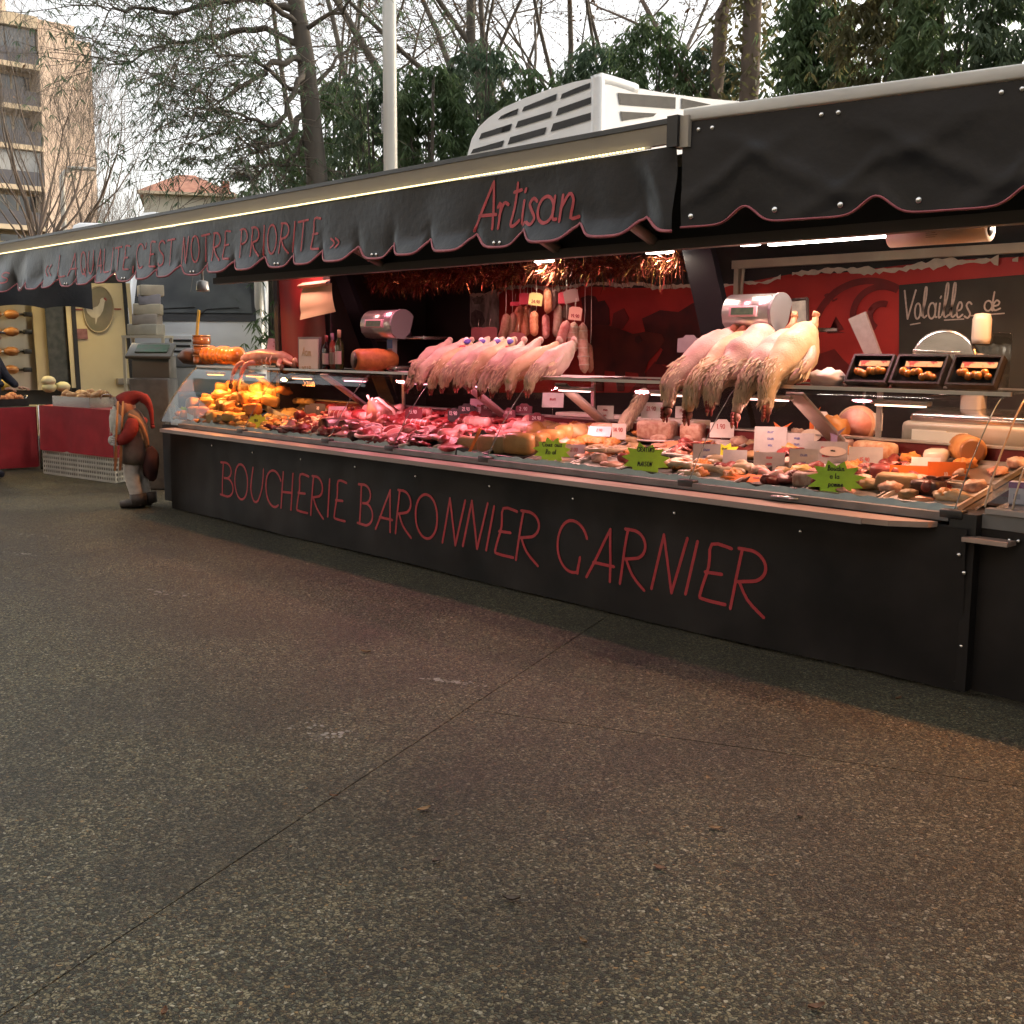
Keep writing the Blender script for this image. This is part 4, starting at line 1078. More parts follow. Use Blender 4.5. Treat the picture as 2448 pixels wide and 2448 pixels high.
# ------------------------------------------------------------------ back wall posters and board
PRED = mat('poster_red', (.48,.030,.020), (.34,.018,.014), rough=.55, scale=3, detail=6)
PDRK = mat('poster_dark_red', (.10,.011,.009), (.05,.007,.007), rough=.6, scale=7, detail=6)
PMID = mat('poster_mid_red', (.20,.014,.012), (.13,.012,.010), rough=.6, scale=6, detail=6)
TORN = mat('torn_paper', (.62,.57,.47), (.50,.46,.38), rough=.8, scale=14)
CHALK = mat('chalk', (.60,.56,.50), (.42,.40,.36), rough=.9, scale=60)
Z7 = lambda a,b,d=.012: at((1100+a/3.22)/K,(600+b/3.22)/K,BY-d)
ZR = lambda a,b,d=.012: at((1700+a/2.583)/K,(540+b/2.583)/K,BY-d)
def flat(parent, name, m, pts, fn, d, thick=.003):
    mb = MB(); f = [fn(a,b,d) for a,b in pts]; n = len(f)
    bk = [p+Vector((0,thick,0)) for p in f]
    mb.add(f+bk, [tuple(range(n)), tuple(range(2*n-1,n-1,-1))]+[(i,(i+1)%n,n+(i+1)%n,n+i) for i in range(n)])
    return part(mb,name,m,parent,True)
def torn(parent, pts, fn, d, w, seed):
    rs = random.Random(seed); top, bot = [], []
    P = [fn(a,b,d) for a,b in pts]
    for i in range(len(P)-1):
        n = max(2,int((P[i+1]-P[i]).length/.025))
        for k in range(n):
            p = P[i].lerp(P[i+1],k/n); j = (i*7+k)
            h = w*(.35+.65*abs(noise.noise(Vector((j*.23,seed,0))))*1.8)
            top.append(p+Vector((0,0,h*.5+rs.uniform(-.006,.006)))); bot.append(p+Vector((0,0,-h*.5+rs.uniform(-.010,.010))))
    mb = MB(); n = len(top); mb.add(top+bot,[(i,n+i,n+i+1,i+1) for i in range(n-1)]); return part(mb,'torn_edge',TORN,parent,True)
def bw_rect(x0,x1,z0,z1,y): return [Vector((x0,y,z0)),Vector((x1,y,z0)),Vector((x1,y,z1)),Vector((x0,y,z1))]
c0 = Z7(925,300); c1 = Z7(1900,300)
pt = thing('cow_poster', 'dark red poster of cattle behind the hanging sausages', 'poster', (c0.x,BY,1.2))
flat(pt,'sheet',PRED,[(300,240),(900,270),(1300,285),(1760,280),(1905,285),(1905,1090),(300,1090)],Z7,.008)
flat(pt,'cow_shape',PDRK,[(930,360),(985,340),(1040,350),(1060,390),(1110,380),(1145,440),(1150,560),(1120,600),(990,610),(960,560)],Z7,.014)
flat(pt,'cow_shape',PMID,[(1180,480),(1260,440),(1300,520),(1250,600),(1160,600)],Z7,.013)
flat(pt,'cow_shape',PDRK,[(1400,520),(1540,455),(1680,470),(1790,400),(1900,420),(1900,900),(1500,870),(1560,760),(1430,640)],Z7,.016)
flat(pt,'cow_shape',mat('poster_calf',(.15,.020,.012),(.05,.008,.007),rough=.6,scale=4),[(1000,600),(1050,565),(1130,570),(1230,600),(1330,640),(1430,620),(1550,640),(1575,690),(1530,760),(1450,850),(1420,930),(1440,1080),(1390,1080),(1370,940),(1270,930),(1260,1080),(1210,1080),(1190,930),(1110,920),(1100,1080),(1050,1080),(1030,900),(1000,750)],Z7,.020)
flat(pt,'cow_ear',PDRK,[(1345,660),(1380,650),(1405,690),(1370,715),(1345,700)],Z7,.024)
flat(pt,'grass_patch',PMID,[(1300,1090),(1500,850),(1600,900),(1900,900),(1900,1090)],Z7,.010)
torn(pt,[(300,290),(420,280),(560,270),(700,300),(900,265),(1080,250),(1250,265),(1390,250),(1500,280),(1700,270),(1905,268)],Z7,.026,.055,3)
pt = thing('cow_head_poster', 'black and white photograph of a shaggy cow head behind the small poultry', 'poster', (Z7(80,300).x,BY,1.2))
PWHT = mat('cow_fur_print', (.50,.48,.43), (.16,.15,.13), rough=.7, scale=16, detail=8, stretch=(1,1,.5))
flat(pt,'sheet',DARKW,[(-60,300),(298,300),(298,1090),(-60,1090)],Z7,.009)
flat(pt,'cow_shape',PWHT,[(75,350),(150,355),(210,335),(330,310),(298,335),(298,600),(240,740),(130,740),(75,560)],Z7,.015)
flat(pt,'muzzle',mat('cow_muzzle_print',(.07,.065,.06),(.14,.13,.12),scale=20),[(85,480),(120,450),(170,470),(190,540),(160,590),(100,590),(80,540)],Z7,.020)
flat(pt,'horn',mat('cow_horn_print',(.10,.095,.085),(.28,.26,.22),scale=30),[(90,370),(140,350),(190,365),(180,410),(110,410)],Z7,.020)
torn(pt,[(75,345),(200,330),(298,300)],Z7,.024,.05,5)
pt = thing('emblem_poster', 'red poster with a dark round emblem left of the chalkboard', 'poster', (ZR(60,400).x,BY,1.2))
flat(pt,'sheet',PRED,[(55,375),(200,350),(480,300),(800,290),(1160,245),(1500,210),(1932,190),(1932,300),(1160,365),(1160,1000),(55,1000)],ZR,.008)
def ringp(cx,cy,r0,r1,a0,a1,m,d):
    n = 26
    pts = [(cx+r1*math.cos(R(a0+(a1-a0)*i/n)), cy+r1*math.sin(R(a0+(a1-a0)*i/n))) for i in range(n+1)]
    pts2 = [(cx+r0*math.cos(R(a0+(a1-a0)*i/n)), cy+r0*math.sin(R(a0+(a1-a0)*i/n))) for i in range(n+1)]
    v = [ZR(a,b,d) for a,b in pts]+[ZR(a,b,d) for a,b in pts2]; mb = MB()
    mb.add(v,[(i,i+1,n+2+i,n+1+i) for i in range(n)]); return part(mb,'emblem_ring',m,pt,True)
ringp(980,690,330,372,150,300,PMID,.014); ringp(1060,560,165,205,140,300,PMID,.016); ringp(1060,560,60,100,120,290,PMID,.014)
flat(pt,'emblem_shape',PMID,[(700,640),(820,640),(770,560),(785,650),(830,660),(720,665)],ZR,.013)
flat(pt,'emblem_shape',PMID,[(640,800),(760,760),(820,830),(900,900),(1158,860),(1158,1000),(640,1000)],ZR,.012)
mb = MB(); o_ = ZR(712,490); e_ = ZR(778,470); hh = ZR(712,430).z-ZR(712,490).z
tl = math.atan2(e_.z-o_.z,e_.x-o_.x)
write(mb,'DE',0,0,hh,.012,lambda a_,b_,l_: Vector((o_.x+a_*math.cos(.45)-b_*math.sin(.45)*.5,BY-.016-l_,o_.z+a_*math.sin(.45)+b_)),.85)
part(mb,'lettering',PMID,pt,True)
torn(pt,[(60,370),(200,350),(330,350),(450,305)],ZR,.022,.04,7)
torn(pt,[(500,295),(640,285),(780,270),(900,275),(1040,275),(1160,270),(1300,245),(1450,225),(1600,220),(1800,210)],ZR,.024,.062,9)
torn(pt,[(1860,212),(1932,205)],ZR,.022,.05,11)
cb = thing('chalkboard', 'chalkboard reading Volailles de on the back wall at the right', 'chalkboard', (ZR(1160,370).x,BY,1.2))
BO = mat('chalkboard_surface', (.030,.034,.028), (.050,.055,.046), rough=.75, scale=3, detail=7)
flat(cb,'board',BO,[(1160,368),(1932,303),(2300,275),(2300,1000),(1160,1000)],ZR,.03,.02)
mb = MB()
o_ = ZR(1185,575,.034); X1 = ZR(1610,540,.034).x; hh = ZR(1185,400,.034).z-o_.z
fn = lambda a_,b_,l_: Vector((a_,BY-.032-l_,b_))
x = o_.x; sc = (X1-x)
for ch,u0,u1,k in [('V',0,.17,1),('o',.17,.27,1),('l',.27,.36,1.05),('a',.37,.50,1),('i',.51,.57,1),('l',.57,.68,1.15),('l',.68,.78,1.15),('e',.78,.88,1),('s',.89,1.0,1)]:
    for j,st in enumerate(GL[ch]): ribbon(mb,[(x+(u0+a_*(u1-u0))*sc, o_.z+b_*hh*k) for a_,b_ in st],.012,fn,.001+.0004*j)
X2 = ZR(1685,520,.034).x; X3 = ZR(1790,520,.034).x
for ch,u0,u1 in (('d',0,.55),('e',.5,1.0)):
    for j,st in enumerate(GL[ch]): ribbon(mb,[(X2+(u0+a_*(u1-u0))*(X3-X2), ZR(1690,525,.034).z+b_*hh*.62) for a_,b_ in st],.011,fn,.001+.0004*j)
for (a0,b0,a1_,b1) in ((1440,582,1560,575),(1230,610,1290,600),(1600,555,1810,540)):
    p0,p1 = ZR(a0,b0,.034),ZR(a1_,b1,.034); ribbon(mb,[(p0.x,p0.z),(p1.x,p1.z)],.008,fn,.001)
part(mb,'chalk_lettering',CHALK,cb,True)

# ------------------------------------------------------------------ tinsel garland
tn = thing('tinsel_garland', 'red and gold tinsel garland hung along the stall ceiling', 'garland', (at(1000,520,1.05).x,1.05,2.1))
rs = random.Random(8)
TIN = [mat('tinsel_red',(.11,.022,.014),rough=.35,metal=.9), mat('tinsel_copper',(.20,.075,.03),rough=.3,metal=.9), mat('tinsel_gold',(.75,.50,.15),rough=.15,metal=.9)]
tm = [MB(),MB(),MB()]
xa, xb = at(705,525,1.05).x, at(1286,490,1.05).x
N_ = 5200
for k in range(N_):
    u = rs.random(); X = xa+(xb-xa)*u
    zc = 2.135 - .030*abs(math.sin(u*9)) + .05*(noise.noise(Vector((u*14,0,0))))
    a = rs.uniform(0,6.283); L_ = rs.uniform(.05,.12)*(1.25 if math.sin(u*40) > .3 else .9)
    d = Vector((rs.uniform(-.5,.5), math.cos(a), math.sin(a)-.25)).normalized()
    c = Vector((X, 1.05+rs.gauss(0,.03), zc+rs.gauss(0,.025))); s_ = d.cross(Vector((rs.uniform(-1,1),rs.uniform(-1,1),rs.uniform(-1,1)))).normalized()*.0025
    e = c+d*L_+Vector((0,0,-.02))
    tm[0 if rs.random() < .55 else (1 if rs.random() < .88 else 2)].add([c-s_,c+s_,e+s_*.6,e-s_*.6],[(0,1,2,3)])
for k,m_ in enumerate(TIN):
    o = part(tm[k],'tinsel_strands',m_,tn,True); o['kind'] = 'stuff'
mb = MB(); mb.tube([(xa+(xb-xa)*i/20,1.05,2.15-.03*abs(math.sin(i*.45))) for i in range(21)],.006,5); part(mb,'cord',TIN[0],tn,True)

# ------------------------------------------------------------------ hanging sausages
def saus_mat(n, a, b): return mat('sausage_'+n, a, b, rough=.55, scale=45, bump=.5, bscale=70, rand=.12, contrast=(.3,.7))
SM = {'o':saus_mat('orange',(.48,.15,.06),(.62,.30,.17)),'b':saus_mat('brown',(.26,.12,.07),(.36,.20,.13)),'t':saus_mat('tan',(.45,.27,.19),(.58,.42,.32)),'p':saus_mat('pink',(.50,.16,.13),(.62,.32,.28)),'d':saus_mat('dark',(.14,.06,.05),(.22,.11,.09))}
SL = [((380,640),(290,1050),110,'b','leftmost brown dry sausage of the hanging bunch'),((480,620),(430,1040),100,'b','second brown dry sausage from the left of the hanging bunch'),
 ((600,520),(560,960),122,'o','orange dry sausage third from the left, leaning'),((710,520),(705,1000),125,'o','fat orange dry sausage hanging straight below the yellow price tag'),
 ((850,600),(820,990),110,'o','short red-orange dry sausage in the middle of the bunch'),((1010,650),(970,1030),100,'p','slim pink dry sausage in the middle of the bunch'),
 ((1180,490),(1120,1000),110,'t','pale tan dry sausage left of the cream price tag'),((1300,500),(1290,740),110,'d','dark sausage half hidden left of the cream tag'),
 ((1310,750),(1220,1180),130,'p','pinkish sausage hanging below left of the cream tag'),((1440,770),(1440,1250),132,'t','netted tan sausage right below the cream tag'),
 ((1590,780),(1600,1560),135,'t','longest netted tan sausage at the right of the bunch'),((1685,1100),(1660,1550),95,'b','thin netted sausage at the far right of the bunch'),
 ((1010,250),(1000,640),105,'o','upper orange sausage hanging from the ceiling'),((1095,260),(1085,600),90,'d','upper dark sausage beside the upper orange one'),((770,540),(800,720),90,'b','brown sausage behind the yellow price tag')]
S3 = lambda a,b,Y: at((1150+a/6.44)/K,(650+b/6.44)/K,Y)
for i,(A,B,w,k,lab) in enumerate(SL):
    Y = 1.15+.06*((i*5)%4)-.05
    p0, p1 = S3(*A,Y), S3(*B,Y); d = p1-p0; L_ = d.length; r = w/6.44/FPX*(p0-CAM_POS).length*.62
    t = thing('dry_sausage', lab, 'sausage', (p0.x,p0.y,p0.z), 0, 'sausages hung in a bunch')
    n = 12; path = []; rad = []
    for j in range(n+1):
        u = j/n; path.append(d*u+Vector((.012*math.sin(u*3.1+i),0.01*math.cos(i),0))); rad.append(r*max(.16,(1-abs(2*u-1)**5)**.5)*(1+.05*math.sin(j*2.1+i)+(.07*math.sin(j*2.6) if k == 't' and w > 130 else 0)))
    mb = MB(); mb.tube(path,rad,12); body = part(mb,'casing',SM[k],t)
    mb = MB(); mb.tube([Vector((0,0,0)),Vector((.005,0,.07)),Vector((0,0,min(2.49,2.2)-p0.z))],.003,4); part(mb,'string',TORN,t)
    if k == 't' and w > 130:
        for j in range(2,n-1,2):
            mb = MB(); q = d.normalized().to_track_quat('Z','Y').to_matrix(); mb.lathe([(rad[j]*1.0,-.004),(rad[j]*1.06,0),(rad[j]*1.0,.004)],path[j],12,q); part(mb,'net_ring',TORN,body)
rail = thing('hanging_rail', 'dark rail near the ceiling from which the sausages hang', 'rail', (S3(900,100,1.17).x,1.17,2.21))
mb = MB(); q0, q1 = S3(250,150,1.17), S3(1750,150,1.17); mb.tube([(q0.x,1.17,2.21),(q1.x,1.17,2.21)],.010,8); part(mb,'bar',LAMPBODY,rail,True)
for xx in (q0.x,q1.x):
    mb = MB(); mb.tube([(xx,1.17,2.21),(xx,1.17,2.5)],.006,6); part(mb,'hanger',LAMPBODY,rail,True)
def tagcard(cx,cy,w,h,col,label,Y,rot=0.0,num=None,ncol=None,Sf=None):
    c = (Sf or S3)(cx,cy,Y); s_ = (c-CAM_POS).length/FPX/6.44; W,H = w*s_*.62,h*s_*.5
    t = thing('price_tag', label, 'price tag', c, R(32), 'price tags on the hanging sausages')
    rm = Matrix.Rotation(rot,3,'Y')
    pts = [(-W,-H),(W,-H),(W,H*.75),(W*.55,H),(-W*.55,H),(-W,H*.75)]
    mb = MB(); mb.prism(pts, lambda a,b,d: rm@Vector((a,d,b)), -.001,.001); part(mb,'card',mat('card_%d_%d_%d'%tuple(int(x*99) for x in col),col,rough=.7,rand=.08),t)
    if num:
        mb = MB(); write(mb,num,-W*.55,-H*.6,H*.45,H*.10,lambda a,b,l: rm@Vector((a,-.0015-l,b)),.7)
        part(mb,'lettering',mat('ink_red',(.32,.03,.04)) if ncol is None else ncol,t)
    mb = MB(); mb.tube([rm@Vector((0,0,H)),Vector((0,.02,H+.06))],.0012,4); part(mb,'string',TORN,t)
for a in [(840,420,170,190,(.62,.58,.22),'yellow price tag among the hanging sausages',1.08,.12,'24.90'),(1450,640,165,200,(.70,.52,.36),'cream price tag on the netted sausages',1.05,.10,'19.90'),
          (1385,370,180,200,(.28,.20,.17),'grey blank tag above the cream price tag',1.10,-.2,None),(660,410,120,170,(.42,.04,.06),'left red tag above the orange sausages',1.12,0,None),(1255,400,110,170,(.42,.04,.06),'right red tag by the dark sausages',1.12,0,None),
          (520,490,120,60,(.42,.04,.06),'small red tag over the brown sausages',1.12,0,None),(560,1035,190,200,(.20,.05,.055),'maroon tag below the orange sausages',1.0,.05,None),(130,945,200,190,(.16,.04,.04),'maroon tag on the cow head photograph, right one',1.0,-.05,None),(-45,950,180,190,(.16,.04,.04),'maroon tag on the cow head photograph, left one',1.0,.04,None)]:
    tagcard(*a)
# ------------------------------------------------------------------ equipment on the counter
SH = 1.357      # top of the glass shelf
def shelf_at(x, Y): return at(x, 700, Y).x
def scale_head(xa, xb, yt, yb, Y, label, stand_to, tilt=0.0):
    a, b = at(xa,(yt+yb)/2,Y), at(xb,(yt+yb)/2,Y); z1, z0 = at(xa,yt,Y).z, at(xa,yb,Y).z
    L_ = b.x-a.x; r = (z1-z0)/2; zc = (z0+z1)/2
    t = thing('weighing_scale', label, 'scale', (a.x,Y,stand_to))
    zc -= stand_to
    prof = [(r*.98*math.cos(R(k)), r*math.sin(R(k))) for k in range(-60,200,20)]
    prof = [(-r*.9,-r*.55)]+[(-r*math.cos(R(k)),r*math.sin(R(k))) for k in range(-20,150,14)]+[(r*.55,-r*.5),(r*.1,-r*.95),(-r*.55,-r*.9)]
    mb = MB(); mb.prism(prof, lambda p,q,d: (d,p,zc+q), 0, L_, True); hd = part(mb,'head',mat('scale_silver',(.62,.60,.58),(.50,.48,.47),rough=.28,metal=.85,scale=5,stretch=(.4,3,3)),t)
    mb = MB(); mb.prism([(p*1.04,q*1.04) for p,q in prof], lambda p,q,d: (d,p,zc+q), L_, L_+.02); part(mb,'end_cap',mat('scale_cap',(.22,.22,.23),rough=.5),hd)
    mb = MB(); mb.obox((L_*.48,-r*1.0,zc+r*.05),(L_*.30,.012,r*.28),rotm(-.12),.004); part(mb,'display_frame',mat('display_bezel',(.62,.42,.46),rough=.4),hd)
    mb = MB(); mb.obox((L_*.48,-r*1.0-.012,zc+r*.06),(L_*.24,.003,r*.19),rotm(-.12)); part(mb,'display',mat('lcd_green',(.10,.20,.12),(.07,.15,.10),rough=.15,scale=30),hd)
    mb = MB(); mb.obox((L_*.62,.02,(zc-r)/2),(.035,.025,(zc-r)/2+.02),None,.006); part(mb,'post',mat('scale_post',(.45,.42,.46),rough=.4),t)
    for k in range(3):
        mb = MB(); mb.obox((L_*.62,-.007,(zc-r)*(.85-.3*k)),(.033,.003,.035)); part(mb,'label',mat('label_%d'%k,((.12,.18,.45),(.65,.20,.35),(.70,.68,.70))[k],rough=.5),t)
    mb = MB(); mb.obox((L_*.55,.05,.02),(L_*.5,.13,.02),None,.01); part(mb,'base',STEEL,t)
    mb = MB(); mb.obox((L_*.55+.15,.20,zc-r*.9),(L_*.55,.13,.012),None,.006); part(mb,'pan',STEEL,t)
scale_head(702,758,586,640,.74,'silver weighing scale head left of the small poultry row',SH)
scale_head(1383,1470,556,626,.86,'large silver weighing scale head behind the large poultry',SH)
# wine bottles
def bottle(px, pt, pb, Y, col, lab, cap):
    b = at(px,pb,Y); H = at(px,pt,Y).z-SH; r = .037
    t = thing('wine_bottle', lab, 'bottle', (b.x,Y,SH), 0, 'wine bottles on the counter')
    mb = MB(); mb.lathe([(0,.002),(r*.9,0),(r,.01),(r,H*.58),(r*.85,H*.66),(r*.4,H*.76),(r*.36,H*.86)], (0,0,0), 18); part(mb,'glass',mat('bottle_'+lab.split()[0],col,rough=.08,spec=.8),t)
    mb = MB(); mb.lathe([(r*.42,H*.80),(r*.42,H*.995),(0,H)], (0,0,0), 14); part(mb,'capsule',mat('cap_'+lab.split()[0],cap,rough=.35),t)
    mb = MB(); mb.lathe([(r*1.015,H*.14),(r*1.015,H*.46)], (0,0,0), 14, None, True, R(190), R(350)); part(mb,'label',mat('bottle_label',(.55,.50,.45),(.45,.42,.38),rough=.6),t)
bottle(617,632,700,.56,(.02,.012,.012),'dark red wine bottle, left of the three bottles',(.22,.05,.05))
bottle(628,628,700,.60,(.22,.06,.04),'rose wine bottle in the middle of the three bottles',(.45,.30,.40))
bottle(641,622,700,.54,(.03,.05,.015),'tall green wine bottle, right of the three bottles',(.40,.33,.20))
# lit price board and curled paper
def board(pts, Y, name, label, m, cat):
    P = [at(x,y,Y) for x,y in pts]; c = P[0]
    t = thing(name,label,cat,(c.x,Y,P[0].z))
    mb = MB(); n = len(P); mb.add(P+[p+Vector((0,.006,0)) for p in P],[tuple(range(n)),tuple(range(2*n-1,n-1,-1))]+[(i,(i+1)%n,n+(i+1)%n,n+i) for i in range(n)])
    part(mb,'sheet',m,t,True); return t, P
WP = mat('white_card', (.82,.80,.74), (.76,.74,.68), rough=.6, scale=6)
t, P = board([(564,700),(600,702),(600,640),(564,640)], .54, 'price_board', 'bright white handwritten board left of the wine bottles', WP, 'sign')
mb = MB()
for k,(wd) in enumerate(('Aam','wue','Saun')):
    write(mb,wd,P[0].x+.06,P[3].z-.14-.13*k,.07,.008,lambda a,b,l: Vector((a,.539-l,b)),.75)
part(mb,'handwriting',mat('gold_ink',(.55,.42,.20),rough=.6),t,True)
mb = MB(); mb.box(P[0].x-.02,P[1].x+.02,.548,.57,SH,P[2].z+.02); part(mb,'backing',mat('board_grey',(.25,.23,.24)),t,True)
t = thing('curled_paper', 'curled white sheet of paper, yellow lamplight in its colour, on the red side panel', 'paper', at(610,560,.56))
p00,p10,p01,p11 = at(572,540,.57), at(626,534,.57), at(578,604,.57), at(636,588,.57)
mb = MB(); mb.sheet(lambda u,v: (p00.lerp(p10,u)).lerp(p01.lerp(p11,u),v)+Vector((0,-.05*math.sin(v*2.4)*(.4+.6*(1-u))-.05*max(0,v-.8)*3*(1-u),0)), 14, 14); part(mb,'sheet',mat('lamplit_paper',(.80,.70,.42),(.74,.62,.36),rough=.7,scale=3),t,True)  # white sheet; the yellow of the lamps is put into its colour
mb = MB(); mb.sheet(lambda u,v: p00.lerp(p10,u)+Vector((-.02,-.02-.03*math.sin(v*4),-.02+.05*v)),8,8); part(mb,'rolled_top',mat('lamplit_paper2',(.62,.40,.28),rough=.7),t,True)
# round roast / ham on the shelf
h0 = shelf_at(712,.62)
t = thing('crusted_ham', 'large dark-cut ham with an orange crust on the glass shelf', 'ham', (h0,.62,SH+.085))
mb = MB(); prof = [(.0,-.20),(.075,-.20),(.088,-.17),(.092,0),(.080,.12),(.05,.17),(0,.19)]
mb.lathe(prof,(0,0,0),22,rotm(0,R(90),R(78))); part(mb,'crust',mat('ham_crust',(.55,.22,.06),(.40,.14,.04),rough=.5,scale=18,bump=.6,bscale=40),t)
mb = MB(); mb.lathe([(0,-.2035),(.070,-.2025)],(0,0,0),20,rotm(0,R(90),R(78))); part(mb,'cut_face',mat('ham_cut',(.035,.022,.016),(.07,.045,.03),rough=.5,scale=25),t)
# ready-meal trays
for i,(xa,xb) in enumerate(((1598,1680),(1682,1782),(1788,1886))):
    a, b = at(xa,728,.66), at(xb,728,.66); W = b.x-a.x-.012
    t = thing('food_tray', ['left','middle','right'][i]+' black tray of glazed tomatoes propped on the glass shelf', 'tray', (a.x+W/2,.66,SH+.002), 0, 'black trays on the glass shelf')
    rm = rotm(-.55)
    def Tm(v): return rm@Vector(v)
    mb = MB(); mb.obox(Tm((0,0,.085)),(W/2,.010,.085),rm,.004); part(mb,'back',BLACKP,t)
    for sx in (-1,1):
        mb = MB(); mb.obox(Tm((sx*(W/2-.006),-.02,.085)),(.006,.022,.085),rm); part(mb,'side',BLACKP,t)
    for zz in (.006,.166):
        mb = MB(); mb.obox(Tm((0,-.02,zz)),(W/2-.013,.022,.006),rm); part(mb,'rim',BLACKP,t)
    mb = MB(); mb.obox(Tm((W*.05,-.030,.120)),(W*.36,.002,.016),rm); part(mb,'label',mat('tray_label',(.60,.42,.22),(.42,.06,.05),scale=14,contrast=(.48,.52)),t)
    rs = random.Random(i)
    for k in range(7):
        mb = MB(); mb.ball(Tm((-W*.30+W*.6*k/6,-.028+rs.uniform(-.004,.004),.065+rs.uniform(-.018,.016))),.018+rs.uniform(0,.006),None,10,7,.08,3,k); part(mb,'tomato',mat('glazed_tomato',(.55,.13,.02),(.62,.28,.05),rough=.12,coat=.6,rand=.2),t)
# meat slicer
c = at(1782,690,1.22)
t = thing('meat_slicer', 'meat slicer with a round polished blade guard behind the black trays', 'slicer', (c.x,1.22,1.0))
zc = c.z-1.0+.02; r = .165; ax = rotm(R(90),0,R(12))
mb = MB(); mb.lathe([(0,.0),(r*.90,.0),(r*.93,.012),(r*.90,.02),(0,.024)],(0,0,zc),40,ax); part(mb,'blade',mat('polished_steel',(.70,.66,.64),rough=.16,metal=1.0),t)
mb = MB(); mb.lathe([(r*.95,-.01),(r*1.06,-.01),(r*1.08,.03),(r*.95,.03)],(0,.0,zc),40,ax,True); part(mb,'guard_ring',STEEL,t)
mb = MB(); mb.lathe([(0,.045),(r*.42,.04),(r*.46,.024)],(0,0,zc-.09),24,ax); part(mb,'hub',BLACKP,t)
mb = MB(); mb.obox((-.03,-.04,zc+.055),(.13,.010,.008),rotm(0,.04,R(12)),.003); part(mb,'guard_bar',STEEL,t)
mb = MB(); mb.obox((.02,.12,.07),(.24,.16,.07),None,.03); part(mb,'base',mat('slicer_base',(.60,.56,.52),rough=.35,metal=.4),t)
mb = MB(); mb.obox((.15,.06,(zc)/2+.05),(.06,.05,zc/2),None,.02); part(mb,'column',MATS['slicer_base'],t)
mb = MB(); mb.lathe([(.045,0),(.05,.03),(.05,.13),(.04,.16),(0,.165)],(.19,.02,zc+.10),18); part(mb,'pusher',mat('pusher_grey',(.55,.50,.42),rough=.3),t)
mb = MB(); mb.obox((.24,.05,zc-.0),(.10,.006,.16),rotm(0,0,.2),.004); part(mb,'guard_plate',pane_mat('clear_plastic',(.85,.85,.80),.05,1.4,.06),t)
# grey chopping board leaning behind
P = [at(x,y,1.32) for x,y in ((1632,672),(1662,668),(1632,588),(1600,602))]
t = thing('chopping_board', 'grey chopping board tilted against the red emblem poster', 'board', (P[0].x,1.32,P[0].z))
mb = MB(); mb.add(P+[p+Vector((0,.015,.0)) for p in P],[(0,1,2,3),(7,6,5,4),(0,4,5,1),(1,5,6,2),(2,6,7,3),(3,7,4,0)]); part(mb,'panel',mat('board_grey2',(.30,.24,.24),(.24,.19,.19),rough=.5,scale=20),t,True)
q = at(1632,676,1.33); mb = MB(); mb.tube([(q.x,1.335,q.z+.05),(q.x+.01,1.335,1.002)],.012,6); part(mb,'prop',STEEL,t,True)
P = [at(x,y,1.36) for x,y in ((1490,690),(1526,700),(1523,563),(1494,566))]
t = thing('framed_notice', 'pale framed notice behind the large weighing scale', 'notice', (P[0].x,1.36,P[0].z))
mb = MB(); mb.add(P+[p+Vector((0,.012,0)) for p in P],[(0,1,2,3),(7,6,5,4),(0,4,5,1),(1,5,6,2),(2,6,7,3),(3,7,4,0)]); part(mb,'sheet',mat('notice_print',(.52,.50,.42),(.36,.35,.30),rough=.6,scale=22),t,True)
mb = MB(); mb.tube([P[1],P[2]],.012,4); mb.tube([P[2],P[3]],.010,4); part(mb,'frame',mat('dark_wood_frame',(.06,.04,.035)),t,True)
# machine and half ham on the work table, knives
a, b = at(1718,790,1.15), at(1990,790,1.15)
t = thing('wrapping_machine', 'long white wrapping machine on the rear work table at the right', 'machine', (a.x,1.2,1.001))
L_ = b.x-a.x
mb = MB(); mb.obox((L_/2,0,.08),(L_/2,.16,.08),None,.03); part(mb,'body',mat('machine_white',(.34,.31,.27),(.28,.26,.22),rough=.35,scale=4),t)
mb = MB(); mb.obox((L_/2,-.02,.19),(L_/2-.04,.12,.03),rotm(.15),.02); part(mb,'lid',STEEL,t)
mb = MB(); mb.obox((L_*.22,-.162,.08),(.10,.003,.035)); part(mb,'label',WP,t)
mb = MB(); mb.obox((L_*.42,-.162,.08),(.06,.003,.03)); part(mb,'label',WP,t)
c = at(1615,762,1.10)
t = thing('half_ham', 'half ham with a pale pink cut face on the rear work table', 'ham', (c.x,1.1,1.0+.115))
mb = MB(); mb.lathe([(0,-.002),(.098,0),(.112,.02),(.11,.10),(.07,.16),(0,.18)],(0,0,0),26,rotm(R(90),0,R(20))@Matrix.Scale(-1,3,Vector((0,0,1)))); part(mb,'rind',mat('ham_rind',(.50,.25,.18),(.60,.38,.28),rough=.5,scale=12),t)
mb = MB(); mb.lathe([(0,.006),(.096,.004)],(0,0,0),26,rotm(R(90),0,R(20))); part(mb,'cut_face',mat('ham_pink',(.60,.24,.22),(.70,.36,.34),rough=.45,scale=14,contrast=(.4,.6)),t)
mb = MB(); mb.obox((0,.03,-.108),(.2,.13,.006),None,.003); part(mb,'board',BLACKP,t)
